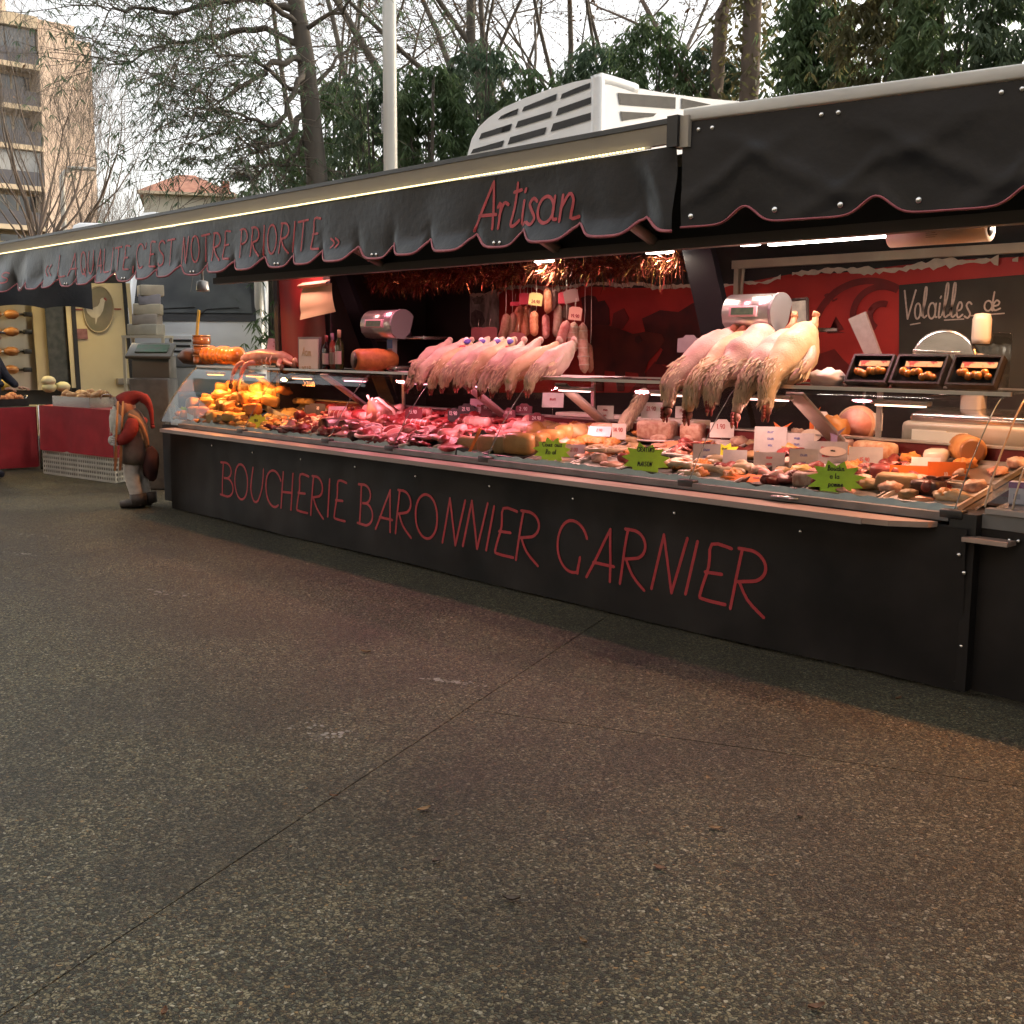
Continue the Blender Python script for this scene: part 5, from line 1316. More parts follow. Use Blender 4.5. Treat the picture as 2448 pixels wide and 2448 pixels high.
for i,(px,py,cl,ln) in enumerate(((1150,758,(.62,.22,.05),.24),(1085,752,(.55,.45,.20),.2),(1010,748,(.7,.68,.6),.26))):
    c = at(px,py,1.12); t = thing('knife', ['orange-handled knife on the rear work table','yellow-handled knife on the rear work table','white-handled knife on the rear work table'][i], 'knife', (c.x,1.12,1.004), R(20*i-15))
    mb = MB(); mb.obox((0,0,.012),(ln*.3,.014,.011),None,.005); part(mb,'handle',mat('knife_handle_%d'%i,cl,rough=.4),t)
    mb = MB(); mb.obox((-ln*.75,0,.010),(ln*.46,.016,.0015)); part(mb,'blade',STEEL,t)
for i,(px,w) in enumerate(((1120,.34),(1260,.30))):
    c = at(px,745,1.38); t = solo(MB().obox((0,0,.03),(w,.09,.03),None,.008),'steel_bin',mat('bin_white',(.62,.58,.50),rough=.4),['white plastic bin on the work table behind the knife','second white bin on the work table near the large poultry'][i],'bin',None,(c.x,1.40,1.001))
# dark post terminal beside the scale
c = at(760,500,1.45)
t = thing('cash_terminal', 'dark till terminal behind the left weighing scale', 'till', (at(740,560,1.3).x,1.3,1.0))
mb = MB(); mb.obox((0,0,.30),(.05,.04,.30),None,.01); part(mb,'stand',BLACKP,t)
mb = MB(); mb.obox((0,-.03,.64),(.20,.10,.02),rotm(.3),.01); part(mb,'screen',mat('till_plastic',(.05,.045,.05),(.08,.07,.08),rough=.3),t)
mb = MB(); mb.ball((-.05,-.02,.70),(.10,.06,.035)); part(mb,'printer',BLACKP,t)
# left end of the shelf: jars, sliced loaf roll, yellow straw
b = shelf_at(382,.62)
t = thing('jar_stack', 'stack of orange-lit glass jars on the left end of the shelf', 'jar', (b,.62,SH))
Hj = (at(382,632,.62).z-SH)/3
for k in range(3):
    mb = MB(); mb.lathe([(0,k*Hj),(.085,k*Hj+.004),(.09,k*Hj+Hj*.3),(.088,k*Hj+Hj*.8),(.075,k*Hj+Hj*.86)],(0,0,0),20); j = part(mb,'jar',mat('jar_contents',(.36,.16,.07),(.24,.10,.05),rough=.12,scale=14),t)
    mb = MB(); mb.lathe([(.08,k*Hj+Hj*.86),(.092,k*Hj+Hj*.87),(.092,k*Hj+Hj*.985),(0,k*Hj+Hj*.99)],(0,0,0),20); part(mb,'lid',mat('jar_lid',(.50,.28,.14),rough=.3,metal=.6),j)
mb = MB(); q = at(372,598,.62); mb.obox((q.x-b+.01,0,q.z-SH-.06),(.022,.006,.13),rotm(0,.25)); part(mb,'yellow_tag',mat('yellow_strip',(.70,.45,.05),rough=.5),t)
b = shelf_at(420,.60)
t = thing('brioche_roll', 'shiny sliced roll loaf on the left end of the glass shelf', 'loaf', (b,.60,SH+.095))
rs = random.Random(5)
for k in range(9):
    mb = MB(); x = -.30+.075*k; rr = .085+.008*math.sin(k*1.7)
    mb.ball((x,0,rs.uniform(-.005,.005)),(.050,rr,rr),rotm(0,rs.uniform(-.1,.1),R(-12)),14,10,.10,3,k); part(mb,'slice',mat('glazed_crust',(.60,.25,.06),(.44,.14,.03),rough=.22,scale=20,coat=.4,rand=.1),t)
b = shelf_at(362,.66)
t = solo(MB().ball((0,0,0),(.20,.12,.085),None,16,10,.2,2.5,4),'smoked_ham',mat('dark_smoked',(.12,.05,.035),(.20,.09,.05),rough=.4,scale=14),'dark smoked ham left of the sliced roll loaf','ham',None,(b,.66,SH+.08))
# stacked crates and till behind the left end
q = far(290, 720, 13.2)
t = thing('till_cabinet', 'grey till with a green screen on a cabinet behind the gnome', 'till', (q.x,q.y,0), R(50))
z_ = far(290,662,13.2).z
mb = MB(); mb.obox((0,0,.60),(.21,.2,.60),None,.02); part(mb,'cabinet',mat('cab_dark',(.07,.07,.07),(.10,.10,.10),rough=.5),t)
mb = MB(); mb.obox((0,.05,(z_+1.2)/2-.03),(.20,.15,max(.02,(z_-1.2)/2-.02)),None,.01); part(mb,'printer_housing',mat('till_grey',(.12,.12,.11),rough=.4),t)
mb = MB(); mb.obox((0,-.06,z_),(.24,.15,.02),rotm(.5),.01); part(mb,'screen_body',MATS['till_grey'],t)
mb = MB(); mb.obox((.02,-.075,z_+.022),(.17,.08,.010),rotm(.5)); part(mb,'screen',mat('till_screen',(.03,.10,.05),(.06,.07,.05),rough=.15,scale=9),t)
for k,(py,w,cl) in enumerate(((622,.17,(.45,.42,.34)),(603,.14,(.38,.33,.28)),(584,.15,(.50,.44,.32)),(566,.12,(.30,.28,.30)),(549,.13,(.46,.40,.30)))):
    p = far(276+2*k, py, 13.9); solo(MB().obox((0,0,0),(w,.14,.062),None,.012),'carton',mat('carton_%d'%k,cl,tuple(c_*.8 for c_ in cl),rough=.8,scale=6),
        'cardboard carton, '+['bottom','second','third','fourth','top'][k]+' of the stack behind the till with the green screen','carton',None,(p.x,p.y,p.z),(0,0,R(45+7*k)))
p = far(279,640,13.9)
t = thing('storage_rack', 'pale rack holding the cartons beside the lorry', 'rack', (p.x,p.y,0), R(48))
zr_ = far(279,622,13.9).z-.064
mb = MB(); mb.box(-.24,.24,-.18,.18,zr_-.03,zr_-.002); part(mb,'shelf',CREAMF,t)
for sx in (-.22,.22):
    for sy in (-.16,.16):
        mb = MB(); mb.box(sx-.015,sx+.015,sy-.015,sy+.015,0,zr_-.031); part(mb,'leg',CREAMF,t)
# ------------------------------------------------------------------ poultry on the shelf
SKIN = mat('poultry_skin', (.64,.50,.42), (.54,.40,.32), rough=.45, scale=16, bump=.35, bscale=110, rand=.16, spec=.4)
SKIN2 = mat('poultry_skin_yellow', (.62,.49,.30), (.54,.40,.23), rough=.45, scale=14, bump=.25, bscale=90, rand=.06, spec=.4)
FEATH = mat('neck_feathers', (.80,.70,.54), (.72,.60,.43), rough=.8, scale=20, rand=.08)
HEADM = mat('poultry_head', (.14,.05,.035), (.24,.09,.06), rough=.6, scale=40)
COMB = mat('poultry_comb', (.26,.035,.03), (.18,.03,.025), rough=.5, scale=40)
BEAK = mat('beak_horn', (.42,.30,.14), rough=.5)
def interp(ax, u):
    t = u*(len(ax)-1); i = min(int(t), len(ax)-2); f = t-i
    return tuple(ax[i][k]*(1-f)+ax[i+1][k]*f for k in range(3))
def bird(kind, seed, label, loc, group):
    rs = random.Random(seed)
    if kind == 's':
        AXP = [(.215,.250,.010),(.195,.232,.026),(.158,.19,.054),(.10,.135,.086),(.03,.095,.104),(-.04,.07,.092),(-.10,.052,.070),(-.145,.028,.052),(-.178,-.012,.042),(-.195,-.055,.034),(-.20,-.085,.024)]
    else:
        AXP = [(.235,.325,.014),(.215,.300,.045),(.178,.255,.098),(.105,.178,.130),(.03,.118,.134),(-.05,.085,.116),(-.115,.066,.086),(-.17,.035,.066),(-.21,-.02,.054),(-.23,-.085,.042),(-.235,-.13,.028)]
    t = thing('plucked_fowl' if kind == 's' else 'plucked_capon', label, 'poultry', loc, 0, group)
    bend = rs.uniform(-.05,.05)
    zs_ = rs.uniform(.90,1.08); ax = [(y+rs.uniform(-.012,.012), z*(zs_ if z > 0 else rs.uniform(.7,1.25)), r*rs.uniform(.90,1.08)) for y,z,r in AXP]
    mb = MB(); n = 26; path = []; rad = []
    for j in range(n+1):
        y,z,r = interp(ax, j/n); path.append(Vector((bend*math.sin(j/n*3),y,z))); rad.append(r)
    mb.tube(path,rad,18,True,True,1.0,(1,0,0))
    mb.v = [(x*(.80 if kind == 's' else .90)+.004*noise.noise(Vector((x*40,y*40,z*40+seed))), y+.006*noise.noise(Vector((x*18,y*18,z*18+seed))), z) for x,y,z in mb.v]
    body = part(mb,'body',SKIN2 if seed % 3 == 1 else SKIN,t)
    k = 1.0 if kind == 's' else 1.38
    for sx in (-1,1):
        fm = MB(); wc = Vector((sx*.072*k,-.02*k,.085*k))
        for q in range(26):
            a = rs.uniform(-.7,.7); d_ = Vector((sx*.10+rs.gauss(0,.08),-.75+.1*math.sin(a),-.55+.5*a)).normalized(); L_ = rs.uniform(.05,.10)*k
            p_ = wc+Vector((rs.gauss(0,.008),rs.uniform(-.03,.03),a*.03))*k; e_ = p_+d_*L_; s_ = d_.cross(Vector((sx,.3,0))).normalized()*rs.uniform(.006,.011)*k; m_ = p_.lerp(e_,.6)+Vector((sx*.004,0,0))
            fm.add([p_-s_*.4,p_+s_*.4,m_+s_,e_,m_-s_],[(0,1,2,3,4)])
        part(fm,'wing_tip_feathers',FEATH,t)
        mb = MB(); mb.tube(smoothpath([(sx*.055*k,.06*k,.15*k),(sx*.076*k,.0,.10*k),(sx*.070*k,-.06*k,.055*k),(sx*.05*k,-.10*k,.02*k)],4),[.012*k,.016*k,.019*k,.022*k,.024*k,.024*k,.023*k,.022*k,.020*k,.018*k,.015*k,.011*k,.006*k],8); part(mb,'wing',SKIN,t)
        if kind == 'l' and sx == 1:
            mb = MB(); mb.tube([(.0,.19,.285),(.006,.228,.335),(.0,.245,.375)],[.036,.022,.017],8); mb.ball((0,.247,.385),(.020,.026,.022),None,8,6,.5,3,seed); part(mb,'leg_stump',mat('leg_stump',(.50,.30,.14),(.38,.18,.10),rough=.6,scale=30),t)
    if kind == 's':
        mb = MB(); mb.ball((0,.21,.245),(.030,.018,.026),None,8,6,.2,4,seed); part(mb,'tail',SKIN,t)
    # ruff of feathers left on the neck
    mb = MB()
    nf = 300 if kind == 's' else 640
    for q in range(nf):
        u = (.60 if kind == 's' else .55) + .36*rs.random()**.8
        y,z,r = interp(ax,u); y2,z2,_ = interp(ax,min(1,u+.06)); d = Vector((0,y2-y,z2-z)).normalized()
        a = rs.uniform(0,6.283); nrm = Vector((math.cos(a)*.84, -d.z*math.sin(a), d.y*math.sin(a)))
        p = Vector((bend*math.sin(u*3),y,z))+nrm*r*.93
        L_ = rs.uniform(.022,.045)*k; e = p+(d*1.0+nrm*.07+Vector((rs.gauss(0,.07),0,-.06))).normalized()*L_
        s_ = d.cross(nrm).normalized()*rs.uniform(.0022,.0042)*k
        m_ = p.lerp(e,.55)+nrm*.005
        mb.add([p-s_*.4,p+s_*.4,m_+s_,e,m_-s_],[(0,1,2,3,4)])
    part(mb,'neck_feathers',FEATH,t)
    if kind == 'l' and seed % 2 == 0 or kind == 's' and seed % 4 == 3:
        mb = MB(); c = Vector((.075*k,-.03*k,.065*k))
        for q in range(16):
            a = -.9+1.8*q/15; d = Vector((.35+.25*math.sin(a),-.55,-.85+.35*a)).normalized(); L_ = rs.uniform(.10,.16)*k*.9; s_ = Vector((.3,-.2,.3)).normalized()*.008*k
            p = c+Vector((0,0,a*.015)); e = p+d*L_; m_ = p.lerp(e,.6)
            mb.add([p-s_*.4,p+s_*.4,m_+s_,e,m_-s_],[(0,1,2,3,4)])
        part(mb,'wing_feathers',FEATH,t)
    y,z,r = ax[-1]; hc = Vector((bend*.1,y-.004,z-.018*k))
    mb = MB(); mb.ball(hc,(.020*k,.022*k,.028*k),None,12,9,.15,3,seed); head = part(mb,'head',HEADM,t)
    mb = MB(); mb.tube([hc+Vector((0,-.012*k,-.012*k)),hc+Vector((0,-.02*k,-.045*k))],[.009*k,.001],6); part(mb,'beak',BEAK,head)
    mb = MB()
    for q in range(4): mb.ball(hc+Vector((.004,-.020*k,.012*k-.012*k*q)),(.006*k,.014*k,.009*k),None,7,5)
    for sx in (-1,1): mb.ball(hc+Vector((sx*.012*k,-.006*k,-.030*k)),(.007*k,.006*k,.018*k),None,7,5)
    part(mb,'comb',COMB,head)
    return t
xs = [-4.78,-4.63,-4.45,-4.26,-4.06,-3.90,-3.72,-3.52,-3.30,-3.10]
ords = ['first','second','third','fourth','fifth','sixth','seventh','eighth','ninth','tenth']
# place by the rump tips seen in the photograph
tips = [(540,170),(690,190),(765,135),(905,150),(1060,145),(1195,210),(1300,160),(1450,155),(1640,195),(1800,195)]
for i,(a,b) in enumerate(tips):
    p = at((950+a/4.293)/K,(780+b/4.293)/K,.74)
    t = bird('s', 20+i, 'plucked fowl with feathered neck, '+ords[i]+' from the left in the small poultry row', (p.x,.535,SH-.002+max(-.02,min(.05,p.z-SH-.25))*.0), 'small poultry in a row')
    t.rotation_euler = (0,0,random.Random(i).uniform(-.12,.06))
    if i in (2,3,4,5):
        mb = MB(); mb.ball((.035,.135,.235),(.030,.010,.024),rotm(R(-40),0,.4),8,6); part(mb,'blue_label',mat('label_blue',(.10,.08,.42),rough=.4),t)
        mb = MB(); mb.ball((.028,.095,.195),(.030,.010,.014),rotm(R(-40),0,.4),8,6); part(mb,'red_label',mat('label_red',(.55,.04,.05),rough=.4),t)
        mb = MB(); mb.ball((.012,.142,.250),(.020,.010,.020),rotm(R(-40),0,.4),8,6); part(mb,'white_label',mat('label_white',(.85,.85,.88),rough=.4),t)
tips = [(925,245),(1060,140),(1265,165),(1500,140),(1750,150)]
for i,(a,b) in enumerate(tips):
    p = at((1500+a/3.864)/K,(750+b/3.864)/K,.80)
    t = bird('l', 51+i, 'large plucked capon, '+ords[i]+' from the left in the row by the dark strut', (p.x,.575,SH-.002), 'large poultry in a row')
    t.rotation_euler = (0,0,(-.30,-.12,-.10,-.06,.10)[i])
# crumpled butcher paper by the last capon
p = at(1560,722,.66); mb = MB(); mb.ball((0,0,0),(.10,.07,.05),None,16,10,.55,3.2,9); solo(mb,'crumpled_paper',mat('butcher_paper',(.75,.66,.66),(.66,.56,.58),rough=.6,scale=10),'crumpled white paper under the rightmost capon','paper',None,(p.x,.66,SH+.035),(0,0,.3))
# white paper sheets under the small poultry
mb = MB(); mb.sheet(lambda u,v: Vector((-4.9+2.05*u,.40+.50*v,SH+.003+.004*noise.noise(Vector((u*12,v*6,0))))),40,8); solo(mb,'tray_paper',mat('butcher_paper',(.75,.66,.66)),'white paper spread under the small poultry row','paper')
# skinned rabbit draped over the shelf edge
FLESH = mat('rabbit_flesh', (.56,.24,.20), (.68,.40,.34), rough=.35, scale=18, spec=.5)
FUR = mat('rabbit_fur', (.12,.07,.045), (.22,.14,.09), rough=.9, scale=40)
P0 = at(505,690,.60)
t = thing('skinned_rabbit', 'skinned rabbit with furry feet draped over the left of the glass shelf', 'rabbit', (P0.x,.60,SH))
mb = MB(); mb.tube(smoothpath([(.42,.02,.06),(.25,.0,.09),(.05,-.02,.095),(-.12,-.04,.085),(-.22,-.07,.075),(-.29,-.10,.055)],4),[.016,.03,.042,.050,.055,.056,.058,.062,.066,.07,.072,.072,.070,.068,.066,.064,.06,.054,.046,.038,.028][:21],14)
mb.v = [(x,y,z+.010*noise.noise(Vector((x*22,y*22,z*22)))) for x,y,z in mb.v]
part(mb,'body',FLESH,t)
for k,pth in enumerate(([(-.20,-.06,.04),(-.25,-.15,.025),(-.28,-.195,-.05),(-.30,-.22,-.17)],[(-.08,-.06,.04),(-.11,-.15,.025),(-.13,-.195,-.05),(-.16,-.22,-.19)],[(.30,0,.07),(.42,-.05,.05),(.56,-.06,.025)],[(.28,-.03,.06),(.40,-.12,.03),(.52,-.16,.012)])):
    mb = MB(); s_ = smoothpath(pth,4); n = len(s_); mb.tube(s_,[.028*(1-.55*i/(n-1)) for i in range(n)],10); l_ = part(mb,'leg',FLESH,t)
    mb = MB(); mb.ball(s_[-1]+Vector((0,0,-.01)),(.022,.022,.032),None,10,7,.3,4,k); part(mb,'foot',FUR,l_)
mb = MB(); mb.ball((.46,.03,.055),(.060,.040,.038),None,14,9,.15,3,2); part(mb,'head',FLESH,t)
for k in range(5):
    mb = MB(); a = .18-.07*k; mb.tube([(a,-.075,.02),(a,-.085,.06),(a+.005,-.06,.105)],.007,6); part(mb,'rib',mat('rib_fat',(.72,.52,.44),rough=.4),t)
mb = MB(); mb.ball((.02,-.05,.10),(.03,.018,.02)); part(mb,'kidney',mat('dark_offal',(.12,.02,.02),rough=.3),t)

# ------------------------------------------------------------------ cards and star signs
INK = mat('black_ink', (.015,.015,.018), rough=.6); INKR = mat('red_ink', (.42,.04,.05), rough=.6); INKB = mat('blue_ink', (.10,.12,.30), rough=.6); INKW = mat('white_ink', (.75,.70,.70), rough=.6)
CARDC = {'w':(.76,.70,.70),'p':(.74,.50,.62),'m':(.16,.03,.045),'k':(.03,.025,.028),'g':(.36,.36,.37),'o':(.85,.20,.03),'c':(.60,.50,.42),'gr':(.58,.90,.05),'yg':(.80,.85,.05),'v':(.30,.22,.38)}
def card_mat(c): return mat('card_'+c, CARDC[c], tuple(x*.88 for x in CARDC[c]), rough=.55, scale=18, rand=.06)
def pxm(p): return (p-CAM_POS).length*K/FPX
def card(px, pb, w, h, c, label, text=(), ink=None, lift=0.0, tilt=-.15, rz=.50, shape='card', Y=None, rot=0.0):
    P = deck(px,pb) if Y is None else at(px,pb,Y)
    s_ = pxm(P); W, H = w*s_*.62, h*s_*.5
    t = thing('star_sign' if shape == 'star' else 'price_card', label, 'sign' if shape == 'star' else 'price card', (P.x,P.y,P.z+lift), rz, 'signs in the counter')
    rm = rotm(tilt) @ Matrix.Rotation(rot,3,'Y')
    F_ = lambda a,b,d: rm@Vector((a,d,b+H))
    if shape == 'star':
        n = 11; pts = []
        rs = random.Random(int(px)); 
        for k in range(2*n):
            a = math.pi*k/n+.15; q = 1.0 if k % 2 == 0 else .70+rs.uniform(-.04,.04)
            q *= rs.uniform(.93,1.08) if k % 2 == 0 else 1
            pts.append((W*1.18*q*math.cos(a), H*1.15*q*math.sin(a)))
    elif shape == 'arch': pts = [(-W,-H),(W,-H),(W,H*.6),(W*.55,H*.68),(W*.35,H),(-W*.35,H),(-W*.55,H*.68),(-W,H*.6)]
    elif shape == 'fork':
        pts = [(-W*.25,-H),(W*.25,-H),(W*.25,0),(W*.9,H),(W*.1,H*.35),(-W*.5,H),(-W*.25,0)]
    elif shape == 'oval': pts = [(W*math.cos(R(k)),H*math.sin(R(k))) for k in range(0,360,18)]
    else: pts = [(-W,-H),(W,-H*.97),(W*.98,H),(-W*.99,H*.98)]
    mb = MB(); mb.prism(pts, F_, -.0015,.0015); part(mb,'card',card_mat(c),t)
    if text:
        mb = MB(); nl = len(text)
        for i,l_ in enumerate(text):
            hh = H*2/(nl+1.4)*(.62 if shape == 'star' else .55); wid = hh*.62*max(1,len(l_)); k = min(1.0,W*1.55/wid)
            write(mb,l_,-wid*k*.48,H-(i+1)*2*H/(nl+.8)*(.92),hh*k*1.05,max(.0032,hh*k*.16),lambda a,b,l: F_(a,b,-.0018-l),.62)
        part(mb,'lettering',ink or INK,t)
    if shape in ('card','arch') and lift > .03:
        mb = MB(); mb.tube([rm@Vector((0,.003,H*.3)),Vector((0,.01,-lift))],.0022,5); part(mb,'spike',STEEL,t)
    return t
card(1040,872,52,44,'gr','green star sign reading couscous royal before the golden loaves',('Couscous','Royal'),INK,.0,-.2,.5,'star')
card(1216,895,64,56,'gr','green star sign reading gratins maison at the front of the counter',('GRATINS','','MAISON'),INK,0,-.2,.5,'star')
card(1575,935,70,60,'gr','green star sign reading boudin a la pomme near the right end',('Boudin','a la','pomme'),INK,.0,-.2,.5,'star')
card(1366,873,44,32,'yg','yellow star sign behind the white boudin sausages',('our','saumur'[:0]),INK,.01,-.3,.5,'star')
card(1425,912,78,24,'o','flattened orange star sign in front of the boudin',('wam',),INKR,.0,-.9,.5,'star')
card(568,822,28,30,'o','orange star sign before the dark pudding rolls',('Faux','filet'[:0]),INK,.0,-.15,.5,'star')
card(690,815,34,18,'o','rounded orange tag among the red meats',(),None,.01,-.7,.4,'oval')
card(483,808,34,26,'yg','green star sign among the salads at the left',('aux',),INK,.0,-.3,.4,'star')
card(368,792,30,20,'gr','small green star sign behind the gnome, right one',(),INK,0.0,-.2,.4,'star')
card(345,786,24,18,'gr','small green star sign behind the gnome, left one',(),INK,0.0,-.2,.4,'star')
for a in [
 (1042,792,34,28,'w','tilted white price card above the golden loaves',('mun',),INKR,.09,-.2,.5,'card'),(1141,812,26,30,'w','white price card left of the feathery white carcass',('sun','un'),INKR,.06,-.1,.5,'card'),
 (1167,838,22,30,'w','white price card beside the terrine slab',('14.90',),INKR,.03,-.1,.5,'card'),(1129,838,36,22,'p','pink price card lying on the orange gratins',('2.90',),INKR,.05,-.6,.5,'card'),(1082,868,34,28,'p','lilac price card behind the couscous sign',('2.00',),INKR,.01,-.4,.5,'card'),
 (1229,812,34,30,'w','white price card above the big terrine',('21.90',),INKR,.08,-.1,.5,'card'),(1289,815,26,22,'w','white price card on the small terrine',('19.90',),INKR,.09,-.1,.5,'card'),(1361,838,36,34,'w','arched white price card behind the yellow star',('1.90',),INKR,.04,-.1,.5,'arch'),
 (1332,878,42,40,'g','grey card left of the yellow star',('ouw','aun'),INKB,.0,-.1,.5,'card'),(1385,885,36,36,'g','slanted plastic-wrapped grey card',(),None,0,-.2,.5,'card'),(1452,866,48,50,'g','tall grey card with blue handwriting behind the orange star',('mur','aum','wu'),INKB,.03,-.1,.5,'card'),
 (1450,890,46,36,'g','grey card with red handwriting above the orange star',('auw','uan'),INKR,.0,-.1,.5,'card'),(1502,862,50,34,'g','grey card with blue handwriting in the middle of the charcuterie',('wum','aun'),INKB,.03,-.1,.5,'card'),(1515,890,42,42,'g','lilac-grey card left of the boudin star',('aum','uw'),INKB,.0,-.1,.5,'card'),
 (1557,878,62,44,'g','wide grey card with red handwriting behind the boudin star',('auum','wun'),INKR,.0,-.1,.5,'card'),(1632,885,48,40,'g','grey price card reading 15.90',('','15.90'),INKR,.0,-.1,.5,'card'),(1550,830,30,36,'w','arched white card in front of the round orange ham',('Boeuf'[:1]+'aun','uw'),INK,.05,-.1,.5,'arch'),
 (1626,828,56,32,'c','folded tan card at the back of the charcuterie',('wunm',),INK,.05,-.2,.4,'card'),(1718,912,60,32,'o','orange price card reading 10.90',('','10.90'),INKW,.0,-.15,.5,'card'),(1785,912,52,38,'o','dark orange price card right of the 10.90 one',('','10'),INKW,.0,-.15,.6,'card'),(1745,905,40,40,'w','white card between the two orange price cards',(),None,.0,-.15,.5,'card'),
 (988,800,26,26,'m','maroon price card before the golden loaves',('23.90',),INKW,.05,-.1,.5,'arch'),(1012,818,24,26,'m','maroon price card left of the round loaf',('24.90',),INKW,.05,-.1,.5,'arch'),(960,806,20,24,'m','small maroon price card over the pale veal',('19.90',),INKW,.05,-.1,.5,'arch'),(921,800,24,26,'m','maroon price card at the back of the pale veal',('19.90',),INKW,.06,-.1,.5,'arch'),
 (880,800,28,26,'k','black price card with white figures over the meats',('21.90',),INKW,.05,-.1,.5,'arch'),(856,808,20,26,'k','narrow black price card over the meats',('12.90',),INKW,.05,-.1,.5,'arch'),(905,845,30,34,'k','tilted black price card left of the golden loaves',('19.90',),INKW,.0,-.25,.5,'arch'),(918,854,26,24,'g','grey card before the tilted black one',('',),None,.0,-.3,.5,'card'),
 (872,862,26,18,'k','low black price card by the orange stick',(),None,.0,-.5,.5,'card'),(965,838,24,22,'m','maroon card half hidden behind the long loaf',(),None,.0,-.3,.5,'arch'),(905,797,34,30,'p','pale pink price card at the back of the meats',('mun',),INKR,.06,-.2,.5,'card'),(780,805,28,26,'m','dark maroon price card above the beef',('15.90',),INKW,.05,-.1,.5,'arch'),
 (598,790,26,22,'k','black price card at the back of the left meats',('1.90',),INKW,.03,-.2,.5,'card'),(584,792,20,24,'k','tilted black card beside the salads',(),None,.02,-.3,.5,'card'),(633,800,30,34,'p','pink plastic sheet standing at the back of the left meats',(),None,.0,-.3,.5,'card')]:
    card(*a)
card(515,662,22,22,'p','bright pink price card standing on the skinned rabbit',('w','u'),INKR,-.0,-.1,.5,'card',.62,.15)
card(1300,665,36,32,'g','grey scalloped tag left of the large poultry',(),None,0,-.1,.5,'arch',.95)
for px,pb,w,h,c,lab in ((1470,848,40,32,'o','orange forked pick left of the grey cards'),(1530,838,26,50,'o','tall orange forked pick before the round ham'),(1572,862,38,36,'v','lilac forked pick right of the wide grey card')):
    card(px,pb,w,h,c,lab,(),None,.06,-.1,.5,'fork')
for px,pb,w,h,lab in ((1465,862,42,20,'gold oval badge under the left orange pick'),(1528,850,30,24,'gold oval badge on the tall orange pick'),(1570,878,38,18,'dark oval badge under the lilac pick')):
    card(px,pb,w,h,'c',lab,('wnu',),INK,.05,-.3,.5,'oval')
t = thing('orange_stick', 'thin orange plastic divider leaning among the meats', 'divider', deck(880,862), .5)
mb = MB(); mb.obox((.05,.0,.09),(.010,.006,.12),rotm(0,.45,0),.002); part(mb,'strip',card_mat('o'),t)
# ------------------------------------------------------------------ food in the counter
def meatm(n, a, b, sc=14, rough=.35, con=(.45,.62), st=None): return mat('meat_'+n, a, b, rough=rough, scale=sc, bump=.35, bscale=40, rand=.16, contrast=con, stretch=st, spec=.5, detail=6)
BEEF = meatm('beef', (.30,.035,.035), (.62,.36,.32), 13, con=(.52,.70))
BEEFD = meatm('beef_dark', (.16,.025,.022), (.30,.07,.06), 12, con=(.40,.65))
PORK = meatm('pork', (.58,.24,.22), (.72,.48,.42), 11)
VEAL = meatm('veal', (.62,.32,.28), (.74,.54,.46), 10)
PUDD = meatm('pudding', (.055,.022,.018), (.10,.040,.032), 20)
FAT = meatm('fat', (.74,.56,.48), (.62,.36,.30), 12)
LOAFM = mat('loaf_crust', (.42,.20,.07), (.56,.30,.11), rough=.42, scale=9, bump=.3, bscale=50, rand=.12)
LOAFG = mat('loaf_dull', (.27,.17,.08), (.36,.22,.10), rough=.5, scale=9, bump=.3, bscale=50, rand=.12)
ORNG = mat('orange_gratin', (.62,.26,.06), (.46,.15,.04), rough=.4, scale=30, bump=.8, bscale=60, rand=.12)
TERR = mat('terrine_pink', (.36,.19,.14), (.48,.32,.25), rough=.5, scale=40, contrast=(.4,.6))
BOUD = mat('white_boudin', (.36,.28,.18), (.44,.35,.24), rough=.35, scale=18, rand=.12)
SALAD = mat('mixed_salad', (.30,.22,.08), (.42,.30,.12), rough=.5, scale=40, bump=.6, bscale=70)
HAMM = mat('cooked_ham', (.46,.20,.14), (.56,.32,.24), rough=.4, scale=12, rand=.1)
CRUST = mat('bread_crust', (.40,.15,.04), (.52,.25,.08), rough=.5, scale=8, bump=.4, bscale=40, rand=.15)
CHEESE = mat('cheese', (.52,.34,.12), (.44,.27,.08), rough=.45, scale=8, rand=.12)
def lump_mb(sz, kind, seed):
    mb = MB(); rs = random.Random(seed)
    if kind == 'steak':
        mb.ball((0,0,0),(sz[0],sz[1],sz[2]),None,20,9,.62,2.3,seed,-.6)
    elif kind == 'roll':
        n = 9; path = [Vector((sz[0]*(2*i/n-1),0,.01*math.sin(i))) for i in range(n+1)]
        rad = [sz[1]*(.72 if i in (0,n) else 1)*(1+.06*math.sin(i*2.4+seed)) for i in range(n+1)]
        mb.tube(path,rad,12)
    elif kind == 'link':
        n = 10; path = [Vector((sz[0]*(2*i/n-1),sz[0]*.35*math.sin(math.pi*i/n)*(1 if seed % 2 else -1),0)) for i in range(n+1)]
        rad = [sz[1]*max(.25,(1-abs(2*i/n-1)**6)**.5) for i in range(n+1)]
        mb.tube(path,rad,10)
    elif kind == 'loaf':
        mb.obox((0,0,0),sz,None,min(sz)*.55)
        mb.v = [(x*(1+.05*noise.noise(Vector((x*9,y*9,z*9+seed)))),y*(1+.06*noise.noise(Vector((y*9,x*9,seed)))),z*(1+.08*noise.noise(Vector((x*7,z*9,seed+3))))) for x,y,z in mb.v]
    elif kind == 'rib':
        mb.ball((0,0,0),sz,None,18,10,.3,1.6,seed,-.8)
    else:
        mb.ball((0,0,0),sz,None,18,11,.36,2.6,seed,-.75)
    return mb
HAMF = mat('ham_slice',(.52,.24,.19),(.60,.34,.28),rough=.4,scale=14)
SALF = mat('salami_slice',(.26,.05,.045),(.52,.30,.26),rough=.4,scale=70,contrast=(.5,.62))
BOUDF = mat('boudin_coil',(.40,.28,.18),(.48,.36,.25),rough=.35,scale=18)
